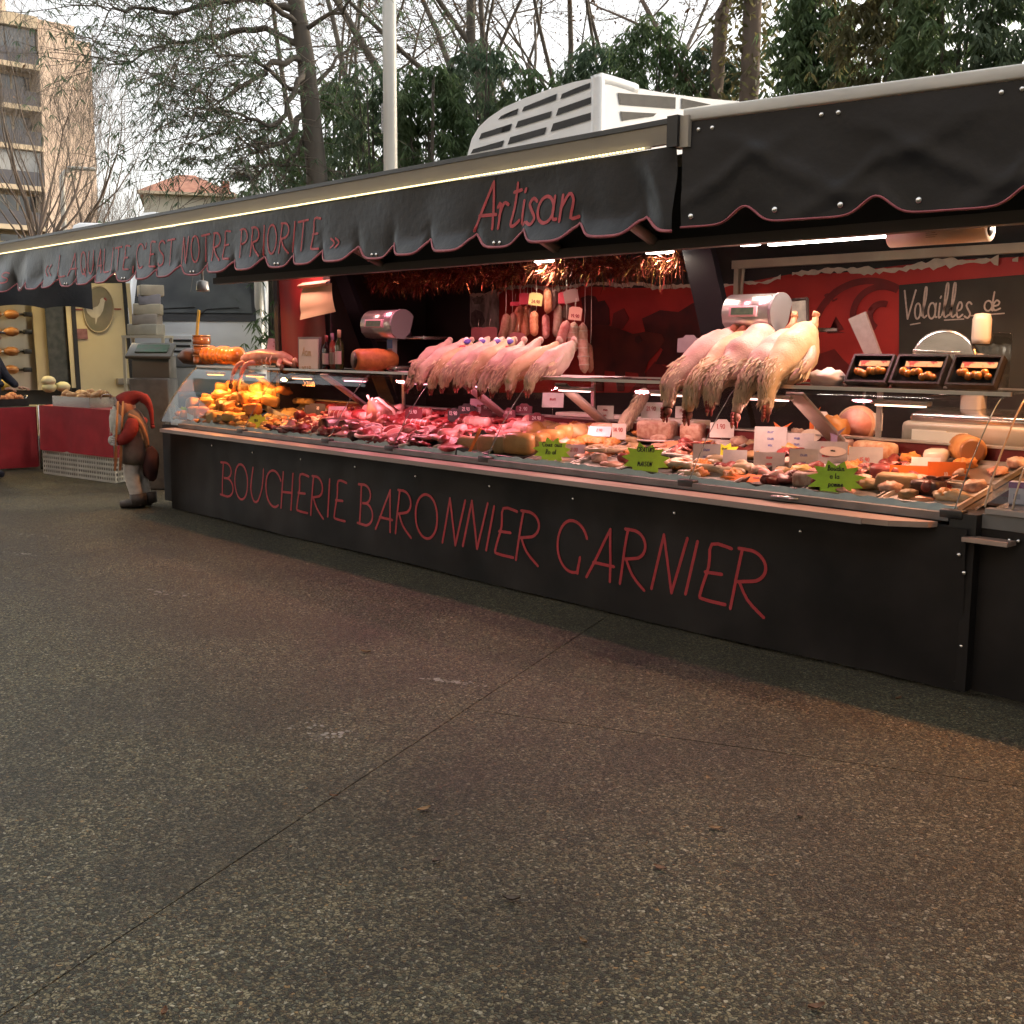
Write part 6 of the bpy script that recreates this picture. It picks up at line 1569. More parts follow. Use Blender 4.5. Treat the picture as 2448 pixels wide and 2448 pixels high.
CACHE = {}
def food(name, cat, label, group, kind, m, pos, sz, rot, seed, variants=4):
    key = (name,kind,m.name,tuple(round(s,3) for s in sz),seed % variants)
    if key not in CACHE: CACHE[key] = lump_mb(sz,kind,seed % variants+len(CACHE)*.37).mesh(name,m)
    o = link(CACHE[key],name); o.location = pos; o.rotation_euler = rot
    return tag(o,label,cat,group)
# shallow trays lining the deck
def deck_tray(x0,x1,y0,y1,m,label):
    t = thing('display_tray',label,'tray',((x0+x1)/2,(y0+y1)/2,deck_z((y0+y1)/2)),0,'shallow trays lining the counter')
    t.rotation_euler = (math.atan(.15/.68),0,0); hx,hy = (x1-x0)/2,(y1-y0)/2
    mb = MB(); mb.box(-hx,hx,-hy,hy,.002,.006); part(mb,'bottom',m,t)
    mb = MB(); mb.box(-hx,hx,-hy,-hy+.012,.006,.028); mb.box(-hx,hx,hy-.012,hy,.006,.028); mb.box(-hx,-hx+.012,-hy+.0125,hy-.0125,.006,.028); mb.box(hx-.012,hx,-hy+.0125,hy-.0125,.006,.028); part(mb,'rim',m,t)
TRM = [mat('tray_white',(.52,.48,.46),rough=.4),mat('tray_steel',(.5,.48,.47),rough=.3,metal=.9),mat('tray_black',(.03,.028,.028),rough=.35)]
_zn = ['cheeses','orange-lit loaves','salads','pasta','first red meats','dark puddings','rib joint','beef cuts','black price cards','pale veal','golden loaves','couscous pan','terrines','gratins sign','pale boudins','grey cards','orange ham','boudin star','orange price cards']
for k in range(19):
    x0 = -8.08+k*.42
    deck_tray(x0,x0+.405,.13,.46,TRM[(0,2,1,0,2)[k%5]],('white','black','steel','white','black')[k%5]+' shallow tray in the front row under the '+_zn[k])
    deck_tray(x0,x0+.405,.475,.83,TRM[(2,0,2,1,0)[k%5]],('black','white','black','steel','white')[k%5]+' shallow tray in the back row under the '+_zn[k])
rs = random.Random(21)
def fill(x0,x1,y0,y1,n,fn):
    pts = []
    for _ in range(n*30):
        p = (rs.uniform(x0,x1),rs.uniform(y0,y1))
        if all((p[0]-q[0])**2+((p[1]-q[1])*1.1)**2 > ((x1-x0)*(y1-y0)/n)*.62 for q in pts): pts.append(p)
        if len(pts) >= n: break
    for i,p in enumerate(sorted(pts,key=lambda q:-q[1])): fn(i,p[0],p[1])
KINDS_ = [('beef_cut','steak',BEEF,(.085,.055,.022),'raw marbled beef cut lying in the red meat section'),('beef_cut','steak',BEEFD,(.095,.055,.026),'dark raw beef cut lying in the red meat section'),
          ('meat_roll','roll',BEEFD,(.10,.038,.038),'rolled dark roast lying in the red meat section'),('pork_chop','steak',PORK,(.08,.055,.02),'pale pink pork chop lying in the red meat section'),
          ('meat_lump','lump',BEEF,(.07,.06,.045),'thick lump of raw meat in the red meat section'),('fat_trim','steak',FAT,(.07,.035,.018),'fatty strip of meat in the red meat section'),('pork_roll','roll',PORK,(.09,.04,.04),'rolled pink pork roast in the red meat section')]
def zone(X,Y,names,xs_):
    z = names[sum(1 for q in xs_ if X > q)]
    return ('at the front ' if Y < .36 else ('halfway back ' if Y < .60 else 'at the back '))+z
def red(i,X,Y):
    k = rs.choices(range(7),(26,20,10,16,12,10,6))[0]; n_,kd,m,sz,lab = KINDS_[k]; s_ = rs.uniform(.8,1.3)
    sz = tuple(round(q*(.85 if i % 2 else 1.15),3) for q in sz)
    food(n_,'meat',lab.split(' lying')[0].split(' in the red')[0]+' '+zone(X,Y,('near the salads','by the dark puddings','around the rib joint','left of the black price cards'),(-5.7,-5.1,-4.4)),'cuts of raw meat in the counter',kd,m,(X,Y,deck_z(Y)+sz[2]*.75+rs.uniform(0,.03)),sz,(rs.uniform(-.25,.25),rs.uniform(-.25,.25),rs.uniform(0,3.14)),rs.randint(0,9))
fill(-6.25,-3.75,.14,.84,175,red)
def pale(i,X,Y):
    k = rs.choice((0,0,1,2)); sz = ((.09,.055,.028),(.075,.06,.04),(.10,.035,.03))[k]
    food('veal_cut','meat',('pale veal slice','pink pork lump','pale veal roll')[k if k < 3 else 0]+' '+('left of' if X < -3.4 else 'right of')+' the maroon price cards '+('in front' if Y < .6 else 'behind'),'pale meat pieces in the counter',('steak','lump','roll')[k],(VEAL,PORK,VEAL)[k],(X,Y,deck_z(Y)+sz[2]*.75+rs.uniform(0,.02)),sz,(rs.uniform(-.2,.2),rs.uniform(-.2,.2),rs.uniform(0,3.14)),rs.randint(0,9))
fill(-3.85,-3.0,.42,.84,20,pale)
# recognisable cuts laid on top: coils, tied roasts, chops, slices
STR = mat('butcher_string',(.62,.54,.46),rough=.8)
def zpos(X,Y,h): return (X,Y,deck_z(Y)+h)
ZN = lambda X,Y: zone(X,Y,('near the salads','by the dark puddings','around the rib joint','left of the black price cards','by the pale veal','near the terrines'),(-5.7,-5.1,-4.4,-3.8,-3.0))
def coil(X,Y,m,seed,n=3.2):
    t = thing('sausage_coil','coil of fresh sausage '+ZN(X,Y),'sausage',zpos(X,Y,.045),seed*.9,'sausage coils in the counter')
    pts = [Vector((math.cos(a)*(.02+.0115*a/1.5),math.sin(a)*(.02+.0115*a/1.5),.004*math.sin(a*2.3))) for a in [k*.35 for k in range(int(n*6.28/.35))]]
    mb = MB(); mb.tube(pts,[.0135*(1+.10*math.sin(k*.9)) for k in range(len(pts))],8); part(mb,'casing',m,t)
def tied(X,Y,m,seed,r_=.045,L_=.11):
    t = thing('tied_roast','string-tied roast '+ZN(X,Y),'roast',zpos(X,Y,r_+.03),rs.uniform(-.4,.9),'tied roasts in the counter')
    n = 12; mb = MB(); mb.tube([Vector((L_*(2*i/n-1),0,0)) for i in range(n+1)],[r_*(.55 if i in (0,n) else .86+.14*abs(math.sin(i*math.pi/2+.4)))*1.05 for i in range(n+1)],14); part(mb,'flesh',m,t)
    for k in range(5):
        x = L_*(-.75+.375*k); mb = MB(); mb.lathe([(r_*.98,x-.003),(r_*1.03,x),(r_*.98,x+.003)],(0,0,0),16,rotm(0,R(90))); part(mb,'string',STR,t)
    mb = MB(); mb.tube([(-L_,0,r_*.7),(0,0,r_*1.03),(L_,0,r_*.7)],.0022,5); part(mb,'string',STR,t)
def chop(X,Y,m,seed):
    t = thing('rib_chop','rib chop with white fat rim '+ZN(X,Y),'chop',zpos(X,Y,.05),rs.uniform(-.6,.9),'rib chops in the counter')
    pts = [(.075*math.cos(R(a))*(1+.12*math.sin(R(a*2+40))),.055*math.sin(R(a))) for a in range(0,360,18)]; rm = rotm(R(38))
    mb = MB(); mb.prism(pts,lambda a,b,d: rm@Vector((a,b,d)),-.010,.010); part(mb,'flesh',m,t)
    mb = MB(); mb.tube([rm@Vector((a*1.05,b*1.07,0)) for a,b in pts[1:12]],.0085,6); part(mb,'fat_rim',FAT,t)
    mb = MB(); mb.tube([rm@Vector((-.06,-.03,0)),rm@Vector((-.14,-.055,.0))],[.012,.009],8); part(mb,'bone',mat('bone',(.72,.60,.50),rough=.5),t)
def fan(X,Y,m,label,n=7):
    t = thing('sliced_meat',label,'meat slices',zpos(X,Y,.03),rs.uniform(-.3,.6),'fans of sliced meat')
    for k in range(n):
        mb = MB(); mb.lathe([(0,0),(.052,.0005),(.054,.003),(0,.0035)],(0,0,0),18,None); o = part(mb,'slice',m,t); o.location = (-.09+.03*k,.01*math.sin(k),.004*k); o.rotation_euler = (R(18),R(-22),k)
for i,(X,Y) in enumerate(((-5.95,.24),(-5.35,.30),(-4.85,.22),(-4.25,.30),(-3.95,.55),(-2.55,.42))): coil(X,Y,(PORK,BEEF,PORK,BEEFD,PORK,BOUDF)[i],i)
for i,(X,Y) in enumerate(((-5.75,.52),(-5.15,.60),(-4.60,.45),(-4.10,.62),(-3.55,.60),(-4.95,.74),(-5.55,.72))): tied(X,Y,(BEEF,PORK,BEEFD,VEAL,VEAL,BEEF,PORK)[i],i)
for i in range(22): chop(-6.1+.105*i+rs.uniform(-.02,.02),(.20,.36,.28)[i%3]+rs.uniform(-.02,.02),(BEEF,BEEFD,PORK)[i%3],i)
for i,(X,Y,m) in enumerate(((-1.05,.30,0),(-.75,.52,1),(-.40,.40,0),(-2.05,.60,1),(-1.35,.66,2))): fan(X,Y,(HAMF,SALF,BEEF)[m],['fan of pink ham slices beside the boudin star','fan of dark salami slices behind the grey cards','fan of pink ham slices before the orange price cards','fan of salami slices near the terrines','fan of red meat slices behind the pale boudins'][i])
# dark pudding rolls and the rib joint
for i,(px,py,r_) in enumerate(((615,812,.075),(652,808,.06),(668,826,.05))):
    p = deck(px,py+10); t = thing('pudding_roll',['large dark pudding roll with its cut end to the front','second dark pudding roll right of the large one','small dark pudding roll in front of the others'][i],'pudding',(p.x,p.y+.08,p.z+r_*.9))
    mb = MB(); mb.lathe([(0,-.11),(r_*.97,-.11),(r_,-.09),(r_,.10),(r_*.6,.14),(0,.15)],(0,0,0),20,rotm(R(-90),0,0)@Matrix.Scale(-1,3,Vector((0,0,1)))@Matrix.Scale(-1,3,Vector((0,0,1)))); part(mb,'casing',PUDD,t)
    mb = MB(); mb.lathe([(0,-.113),(r_*.9,-.112)],(0,0,0),18,rotm(R(-90),0,0)); part(mb,'cut_face',mat('pudding_cut',(.11,.035,.03),(.20,.08,.07),rough=.3,scale=50),t)
p = deck(715,805); t = thing('rib_joint','upright rib joint of beef with a pale fat edge among the red meats','meat',(p.x,p.y,p.z))
pts = [(-.13,0),(.12,0),(.17,.06),(.15,.13),(.05,.17),(-.06,.22),(-.12,.20)]
mb = MB(); mb.prism(pts, lambda a,b,d: (a,d+.03*math.sin(b*9),b), -.05,.07,True); part(mb,'flesh',mat('rib_flesh',(.20,.06,.04),(.34,.16,.11),rough=.4,scale=9,stretch=(4,1,.5)),t)
mb = MB(); mb.tube(smoothpath([(a,.01+.03*math.sin(b*9),b) for a,b in pts[2:]],4),.015,8); part(mb,'fat_edge',FAT,t)
for k in range(3):
    mb = MB(); mb.tube([(-.11+.06*k,.0,.19-.01*k),(-.13+.06*k,-.02,.25-.02*k)],[.012,.010],8); part(mb,'bone',mat('bone',(.72,.60,.50),rough=.5),t)
# golden pates en croute and round loaves
L5 = lambda a,b: ((1000+a/3.864)/K,(950+b/3.864)/K)
LO = [(915,530,.13,.075,.075,0,LOAFM,'loaf','big golden loaf at the front of the loaf group'),(1085,515,.055,.07,.07,.1,LOAFM,'loaf','narrow golden loaf right of the big front loaf'),(745,520,.06,.07,.065,0,LOAFG,'loaf','narrow dull loaf left of the big front loaf'),
      (620,505,.08,.07,.06,.2,LOAFG,'loaf','dull brown loaf at the left of the loaf group'),(1200,470,.10,.07,.065,.1,LOAFM,'loaf','golden loaf behind the couscous sign'),(1330,440,.075,.07,.07,.1,LOAFM,'loaf','golden loaf right of the couscous sign'),
      (1055,400,.082,.082,.066,0,LOAFM,'lump','round golden loaf at the back left'),(1150,375,.08,.075,.06,0,LOAFG,'lump','round greenish loaf at the back'),(1225,385,.06,.07,.055,0,LOAFG,'lump','small round dull loaf at the back right'),(1410,430,.10,.085,.07,.2,LOAFG,'lump','domed brown loaf right of the loaf group'),(880,470,.12,.06,.05,.05,LOAFG,'loaf','long dull loaf behind the big front loaf'),
      (470,490,.10,.055,.05,.3,LOAFG,'loaf','leftmost dull loaf beside the meats')]
for i,(a,b,sx,sy,sz,rz_,m,kd,lab) in enumerate(LO):
    p = deck(*L5(a,b)); food('pastry_loaf','loaf',lab,'golden loaves in the counter',kd,m,(p.x,p.y+sy*.6,p.z+sz*.9),(sx,sy,sz),(0,0,R(8)+rz_),i,50)
# orange gratins, pans
for i,(a,b,s_,lab) in enumerate(((1530,450,.09,'pineapple-like orange gratin right of the loaves'),(1400,490,.07,'orange gratin piece left of the lilac card'),(1640,470,.08,'orange vegetable gratin behind the lilac card'),(1750,480,.07,'orange gratin slice before the terrine'),(1560,330,.09,'orange pastry at the back right of the loaves'),(1450,300,.07,'orange pastry behind the domed loaf'))):
    p = deck(*L5(a,b)); food('gratin','gratin',lab,'orange gratins in the counter','lump',ORNG,(p.x,p.y+.04,p.z+.03),(s_,s_*.8,.04),(0,0,i*.7),i,50)
def pan(px,py,rx,ry,m,label,rz_=.2,mound=.03,name='serving_dish',rim=None):
    p = deck(px,py); t = thing(name,label,'dish',(p.x,p.y+ry,p.z+.012),rz_)
    sl_ = math.atan(.15/.68)
    mb = MB(); mb.lathe([(0,0),(.92,0),(1,.022),(1.02,.024),(1.02,.02),(.93,-.004),(0,-.004)],(0,0,0),28); mb.v = [(x*rx,y*ry,z+y*ry*.22) for x,y,z in mb.v]; part(mb,'dish',rim or mat('dark_pan',(.05,.045,.045),rough=.4,metal=.3),t)
    mb = MB(); mb.ball((0,0,.006),(rx*.9,ry*.9,mound),None,26,12,.25,4,px % 7,-.1); mb.v = [(x,y,z+y*.22) for x,y,z in mb.v]; part(mb,'food',m,t)
    return t
COUS = mat('couscous_veg', (.60,.22,.05), (.34,.07,.02), rough=.45, scale=45, bump=.9, bscale=60)
pan(1100,868,.17,.09,COUS,'pan of couscous with red vegetables right of the couscous sign'); pan(1190,866,.18,.10,mat('beige_gratin',(.50,.34,.18),(.42,.26,.12),rough=.5,scale=30,bump=.5),'pan of beige gratin behind the gratins sign')
pan(1270,850,.20,.10,mat('red_gratin',(.42,.16,.08),(.54,.26,.12),rough=.5,scale=30,bump=.5),'pan of red-brown gratin before the small terrine'); pan(1290,880,.18,.09,mat('white_paper_food',(.62,.54,.44),(.50,.40,.30),rough=.6,scale=20),'pan of pale slices right of the gratins sign')
pan(1420,850,.22,.10,mat('red_sauce',(.40,.08,.04),(.30,.05,.03),rough=.35,scale=20),'tray of dark red meat behind the grey cards',.1,.02)
for i,(px,py,sx,sy,sz,lab) in enumerate(((1230,835,.125,.07,.06,'big pink terrine on a white plate'),(1298,838,.075,.06,.055,'small round terrine right of the big one'),(1137,830,.11,.06,.045,'terrine slab left of the feathery carcass'))):
    p = deck(px,py); t = thing('terrine',lab,'terrine',(p.x,p.y+.05,p.z),.25)
    mb = MB(); mb.obox((0,0,sz+.02),(sx,sy,sz),None,min(sx,sy,sz)*.45); part(mb,'pate',TERR,t)
    mb = MB(); mb.lathe([(0,.01),(sx*1.15,.012),(sx*1.22,.024),(sx*1.15,.02),(0,.018)],(0,0,0),26); part(mb,'plate',mat('plate_white',(.72,.62,.66),rough=.25),t)
# feathery white carcass (feathers left on) leaning at the back
p0, p1 = deck(1190,820), None
t = thing('feathered_wing','white feathered wing standing in front of the glass by the terrines','poultry',(p0.x,p0.y,p0.z+.03),.3)
mb = MB(); rs2 = random.Random(3)
mb.tube(smoothpath([(-.06,0,0),(-.02,0,.08),(.05,0,.16),(.09,0,.23),(.07,0,.27)],4),[.035,.045,.05,.05,.05,.05,.045,.04,.04,.035,.035,.035,.035,.035,.035,.03,.02],10); part(mb,'flesh',SKIN,t)
mb = MB()
for q in range(420):
    u = rs2.random(); c = Vector((-.06,0,0)).lerp(Vector((.08,0,.25)),u); a = rs2.uniform(0,6.28); nrm = Vector((math.cos(a),math.sin(a),rs2.uniform(-.6,.1))).normalized()
    pp = c+nrm*.04; e = pp+nrm*.018+Vector((-.012,0,-.03)); s_ = nrm.cross(Vector((0,0,1))).normalized()*.006
    mb.add([pp-s_,pp+s_,e],[(0,1,2)])
part(mb,'feathers',FEATH,t)
# white boudin, sausages, charcuterie
for i,(px,py) in enumerate(((1290,905),(1310,896),(1332,902),(1352,896),(1372,904),(1395,900),(1300,888),(1325,886),(1350,884),(1415,893),(1380,888),(1275,895))):
    p = deck(px,py); food('white_boudin','sausage','pale boudin sausage in the heap left of the orange star','pale boudin sausages in a heap','link',BOUD,(p.x,p.y+.03,p.z+.026+.012*(i%3)),(.085,.024,.024),(0,0,rs.uniform(-.5,.6)),i,6)
CH = [(1480,915,.07,.05,.03,BEEFD,'lump','brown sausage meat piece right of the orange star'),(1520,920,.08,.06,.045,TERR,'loaf','small pink terrine left of the boudin star'),(1505,900,.06,.05,.035,CHEESE,'lump','yellow glazed dome behind the boudin star'),(1450,905,.07,.03,.026,PORK,'roll','rolled pork slice behind the orange star'),
      (1640,925,.07,.05,.03,LOAFG,'lump','grey-green wrapped cheese right of the boudin star'),(1685,925,.10,.06,.045,LOAFG,'loaf','brown wedge of pate at the front right'),(1670,908,.09,.05,.045,BEEFD,'loaf','dark wedge of pate behind the front one'),(1745,935,.08,.05,.04,PUDD,'loaf','black wedge left of the pale one at the right end'),(1725,946,.085,.03,.014,mat('salmon_slice',(.75,.24,.10),(.70,.34,.20),rough=.35,scale=10),'steak','salmon coloured slice at the front right edge'),(1790,948,.09,.045,.03,BOUD,'steak','pale greenish slice at the front right corner'),
      (1560,838,.095,.085,.09,CRUST,'lump','round orange ham at the back of the charcuterie'),(1500,842,.07,.06,.055,TERR,'lump','pink round terrine left of the orange ham'),(1590,852,.07,.05,.05,PORK,'lump','knotted pink ham at the back right'),(1645,866,.12,.06,.05,mat('mortadella_crust',(.45,.20,.10),(.62,.40,.26),rough=.5,scale=30),'loaf','speckled roast loaf behind the 15.90 card'),(1655,898,.12,.07,.02,HAMM,'steak','stack of pink ham slices on a white plate'),
      (1700,885,.10,.05,.018,VEAL,'steak','striped bacon slices behind the 10.90 card'),(1480,862,.08,.06,.05,CHEESE,'lump','orange round cheese under the gold badge'),(1600,900,.07,.05,.04,ORNG,'lump','orange glazed piece beside the 15.90 card'),(1545,905,.09,.06,.03,PORK,'steak','pink sausage meat behind the boudin star'),(1760,880,.06,.06,.05,mat('plastic_tub',(.55,.48,.44),rough=.2),'loaf','small clear tub behind the orange price cards')]
for i,(px,py,sx,sy,sz,m,kd,lab) in enumerate(CH):
    p = deck(px,py); food('charcuterie_piece','charcuterie',lab,None,kd,m,(p.x,p.y+sy*.5,p.z+sz*.85),(sx,sy,sz),(0,0,rs.uniform(-.2,.5)),i,60)
def charc(i,X,Y):
    k = rs.randint(0,4); sz = ((.07,.045,.03),(.06,.05,.035),(.09,.03,.028),(.07,.05,.02),(.06,.045,.03))[k]
    food('charcuterie_piece','charcuterie',('brown pate chunk','pink terrine lump','dark rolled piece','pink ham slice','orange glazed bit')[k]+' '+zone(X,Y,('by the couscous pan','around the gratins sign','near the pale boudins','among the grey cards','by the boudin star'),(-2.3,-1.8,-1.2,-.6)),'small charcuterie pieces','lump' if k < 2 else ('roll' if k == 2 else 'steak'),(LOAFG,TERR,BEEFD,HAMM,ORNG)[k],(X,Y,deck_z(Y)+sz[2]*.7),sz,(rs.uniform(-.2,.2),rs.uniform(-.2,.2),rs.uniform(0,3)),rs.randint(0,9))
fill(-2.75,-.15,.22,.84,70,charc)
p = deck(1820,878); t = thing('rolled_ham','rolled ham with a dark ring on its cut end at the right of the counter','ham',(p.x-.02,p.y+.06,p.z+.075))
mb = MB(); mb.lathe([(0,-.10),(.066,-.10),(.075,-.09),(.078,.10),(.05,.15),(0,.16)],(0,0,0),24,rotm(R(-90),0,R(40))); part(mb,'roll',CRUST,t)
mb = MB(); mb.lathe([(.05,-.104),(.064,-.103)],(0,0,0),24,rotm(R(-90),0,R(40))); part(mb,'ring',mat('ham_ring',(.28,.12,.05),rough=.4),t)
# wrapped poultry and boxes in the right-hand case
PLAST = mat('plastic_wrapped', (.62,.42,.24), (.74,.56,.38), rough=.18, scale=10, coat=.8, bump=.6, bscale=18)
for i,(X,Y,s_) in enumerate(((.22,.50,.12),(.45,.42,.13),(.70,.50,.12),(.30,.72,.10))):
    food('wrapped_chicken','poultry',['shiny plastic-wrapped chicken just right of the curved glass end','biggest plastic-wrapped chicken in the right-hand case','plastic-wrapped chicken at the picture edge in the right-hand case','plastic-wrapped chicken at the back of the right-hand case'][i],'wrapped chickens in the right-hand case','lump',PLAST,(X,Y,.95+s_*.4),(s_*1.2,s_,s_*.75),(0,0,i*.8),i,50)
for i,(X,Y) in enumerate(((.10,.30),(.24,.28))):
    t = thing('meal_box',['left white labelled box at the front of the right-hand case','right white labelled box at the front of the right-hand case'][i],'box',(X,Y,.865),.3)
    mb = MB(); mb.obox((0,0,.05),(.055,.035,.05),None,.005); part(mb,'carton',mat('box_lilac',(.55,.50,.58),rough=.4),t)
    mb = MB(); mb.obox((0,-.002,.086),(.0565,.0365,.013)); part(mb,'band',mat('box_purple',(.28,.06,.22),rough=.4),t)
    mb = MB(); mb.obox((-.02,-.0362,.035),(.015,.001,.012)); part(mb,'label',mat('box_label',(.35,.32,.42)),t)
mb = MB(); mb.ball((0,0,0),(.09,.05,.012),None,14,8,.5,3,1); solo(mb,'crumpled_film',pane_mat('film',(.9,.93,.95),.1,1.45,.25),'crumpled clear film on the lining left of the boudin star','film',None,tuple(deck(1480,945)+Vector((0,-.0,.02))))
# left end: breads, cheeses, salads
LB = [(452,738,.11,.08,.06,CRUST,'large orange-lit loaf topmost in the left case'),(470,776,.10,.08,.055,CRUST,'large orange-lit loaf at the right of the golden heap')]
for i,(px,py,sx,sy,sz,m,lab) in enumerate(LB):
    q = deck(px,py); Y = max(.22,min(.78,q.y)); p = at(px,py,Y); zz = max(deck_z(Y)+sz*.8, p.z)
    food('bread_loaf' if m is CRUST else 'cheese_piece','bread' if m is CRUST else 'cheese',lab,None,'loaf' if i % 2 else 'lump',m,(p.x,Y,zz),(sx,sy,sz),(0,0,rs.uniform(-.3,.4)),i,40)
pan(520,790,.22,.12,SALAD,'dish of brown mixed salad at the left of the counter',.2,.07); pan(565,775,.16,.10,mat('pasta_shells',(.66,.46,.16),(.74,.56,.26),rough=.45,scale=40,bump=1.0,bscale=45),'dish of yellow pasta right of the salad',.2,.06)
pan(470,806,.16,.08,mat('carrot_salad',(.64,.18,.03),(.50,.10,.02),rough=.5,scale=50,bump=.8),'dish of orange grated carrots before the salad',.2,.035); pan(530,760,.15,.09,mat('orange_fillets',(.62,.24,.05),(.52,.16,.03),rough=.35,scale=14),'dish of orange glazed fillets below the rabbit',.2,.04)
for i,(px,py) in enumerate(((545,770),(556,768),(566,764),(575,772),(585,766),(560,757),(572,756))):
    q = deck(px,py); Y = min(.8,q.y); food('puff_pastry','pastry','small yellow puff pastry heaped right of the salad','yellow puff pastries','lump',CHEESE,(at(px,py,Y).x,Y,deck_z(Y)+.08),(.045,.04,.032),(0,0,i),i,4)
def sal(i,X,Y):
    food('delicatessen_piece','food',('orange gratin bit','crusty brown bit','salad heap bit','yellow cheese bit')[i%4]+' '+zone(X,Y,('behind the gnome','before the orange-lit loaves','before the brown salad'),(-7.5,-6.9)),'small delicatessen pieces','lump',(ORNG,CRUST,SALAD,CHEESE)[i%4],(X,Y,deck_z(Y)+.022),(.06,.045,.03),(0,0,rs.uniform(0,3)),i,4)
fill(-8.0,-6.3,.15,.5,34,sal)
# heap of small golden breads and cheeses filling the left end
rh = random.Random(91)
for i in range(64):
    tier = i//16; X = -8.05+1.15*((i%16)+rh.random())/16; Y = .24+.13*tier+rh.uniform(-.06,.06); zz = deck_z(Y)+.045+.055*tier+rh.uniform(-.02,.03)
    s_ = rh.uniform(.035,.085); m = (CRUST,CHEESE,LOAFG,LOAFM)[rh.randint(0,3)]
    food('small_bread' if m is not CHEESE else 'small_cheese','bread' if m is not CHEESE else 'cheese',('golden roll' if m is not CHEESE else 'small yellow cheese')+' heaped in the left case, '+['front','second','third','top'][tier]+' tier, '+('left part' if X < -7.7 else ('middle part' if X < -7.3 else 'right part')),'golden heap in the left case','loaf' if i % 3 else 'lump',m,(X,Y,zz),(s_*1.25,s_*.9,s_*.72),(rh.uniform(-.3,.3),rh.uniform(-.3,.3),rh.uniform(0,3)),i,5)
# white curled paper arrow strips in the left case
for i,(pa,pb) in enumerate((((492,776),(572,806)),((335,788),(405,806)))):
    a, b = deck(*pa)+Vector((0,-.02,.09)), deck(*pb)+Vector((0,-.02,.05))
    mb = MB(); mb.sheet(lambda u,v: a.lerp(b,u)+Vector((0,-.01*math.sin(u*6),(-.025+.05*v)*(1.5-u)+.03*math.sin(u*3.1)*-1)),18,2); solo(mb,'paper_strip',PAPERW,['curled white paper strip across the salads','curled white paper strip behind the gnome'][i],'paper')
# ------------------------------------------------------------------ roast-chicken trailer at the far left
WX = -13.2
def wz(a, b, d=0.0): return atx((a/5.52)/K, (650+b/5.52)/K, WX+d)      # zoomed left crop -> trailer wall
tr = thing('rotisserie_trailer', 'cream roast-chicken trailer with a hen medallion at the far left', 'market trailer', (WX,.6,0))
TCREAM = mat('trailer_cream', (.60,.52,.32), (.54,.46,.28), rough=.45, scale=2)
TSTEEL = mat('trailer_steel', (.56,.50,.38), (.46,.41,.32), rough=.3, metal=.6, scale=2, stretch=(1,3,.3))
def wq(name, m, pts, d, parent=None, th=.012):
    mb = MB(); f = [wz(a,b,d) for a,b in pts]; n = len(f); bk = [p-Vector((th,0,0)) for p in f]
    mb.add(f+bk,[tuple(range(n)),tuple(range(2*n-1,n-1,-1))]+[(i,(i+1)%n,n+(i+1)%n,n+i) for i in range(n)])
    return part(mb,name,m,parent or tr,parent is None)
y0, y1 = wz(-900,700).y, wz(1800,700).y
mb = MB(); mb.box(WX-2.2,WX-.30,y0,y1,.35,2.75); part(mb,'body',DARKW,tr,True)
mb = MB(); mb.box(WX-2.25,WX+.2,y0-.05,y1+.05,2.76,2.84); part(mb,'roof',TCREAM,tr,True)
mb = MB(); mb.box(WX-.6,WX+.0,y0,wz(590,700).y,.35,.75); part(mb,'lower_panel',TCREAM,tr,True)
wq('oven_back',TSTEEL,[(-900,1560),(500,1560),(410,380),(-900,380)],-.25)
wq('oven_side',TCREAM,[(505,1560),(672,1560),(580,380),(415,380)],-.12)
for i,y in enumerate((560,790,1050,1290)):
    a, b = wz(-600,y,-.12), wz(365,y,-.12); mb = MB(); mb.tube([a,b],.016,8); sp = part(mb,'spit',STEEL,tr,True)
    mb = MB(); mb.obox(b,(.03,.05,.03),None,.008); part(mb,'spit_clamp',BLACKP,sp)
    for k in range(2):
        mb = MB(); c = wz(150-230*k,y,-.12); mb.ball(c,(.07,.10,.06),None,12,8,.2,3,i+k); part(mb,'roasting_chicken',mat('roast_skin',(.26,.10,.03),(.36,.16,.05),rough=.3,scale=12),sp)
wq('dark_jamb',mat('dark_steel',(.06,.065,.06),(.10,.10,.09),rough=.35,metal=.5),[(672,1560),(950,1560),(860,380),(585,380)],-.06)
wq('light_post',mat('cream_post',(.70,.62,.40),rough=.4),[(952,1530),(1010,1530),(935,380),(862,380)],.0)
wq('door_gasket',BLACKP,[(1012,1560),(1070,1560),(990,380),(937,380)],.02)
wq('door',TCREAM,[(1072,1680),(1735,1680),(1612,150),(975,150)],.0,None,.05)
wq('door_gasket',BLACKP,[(1738,1680),(1785,1680),(1660,150),(1614,150)],.02)
wq('cream_upright',TCREAM,[(1787,1380),(1805,1380),(1715,150),(1662,150)],.03)
ov = wq('hen_medallion',mat('medallion_ground',(.13,.13,.08),(.24,.20,.14),rough=.5,scale=3),[(1300+200*math.cos(R(k)),495+305*math.sin(R(k))) for k in range(0,360,12)],.014)
mb = MB(); mb.tube([wz(1300+200*math.cos(R(k)),495+305*math.sin(R(k)),.016) for k in range(0,372,12)],.010,6,False); part(mb,'medallion_rim',mat('rim_gold',(.36,.30,.20),rough=.4),ov)
wq('hen_picture',mat('hen_white',(.56,.52,.42),(.44,.40,.32),rough=.6,scale=9),[(1120,450),(1160,440),(1220,480),(1290,450),(1315,410),(1325,360),(1350,340),(1385,350),(1400,375),(1380,395),(1375,440),(1360,510),(1320,580),(1285,610),(1270,680),(1260,690),(1255,610),(1210,600),(1160,550),(1140,500)],.020,ov,.003)
wq('hen_comb',mat('hen_comb_print',(.28,.06,.05)),[(1365,350),(1385,335),(1410,360),(1405,385),(1385,372)],.024,ov,.002)
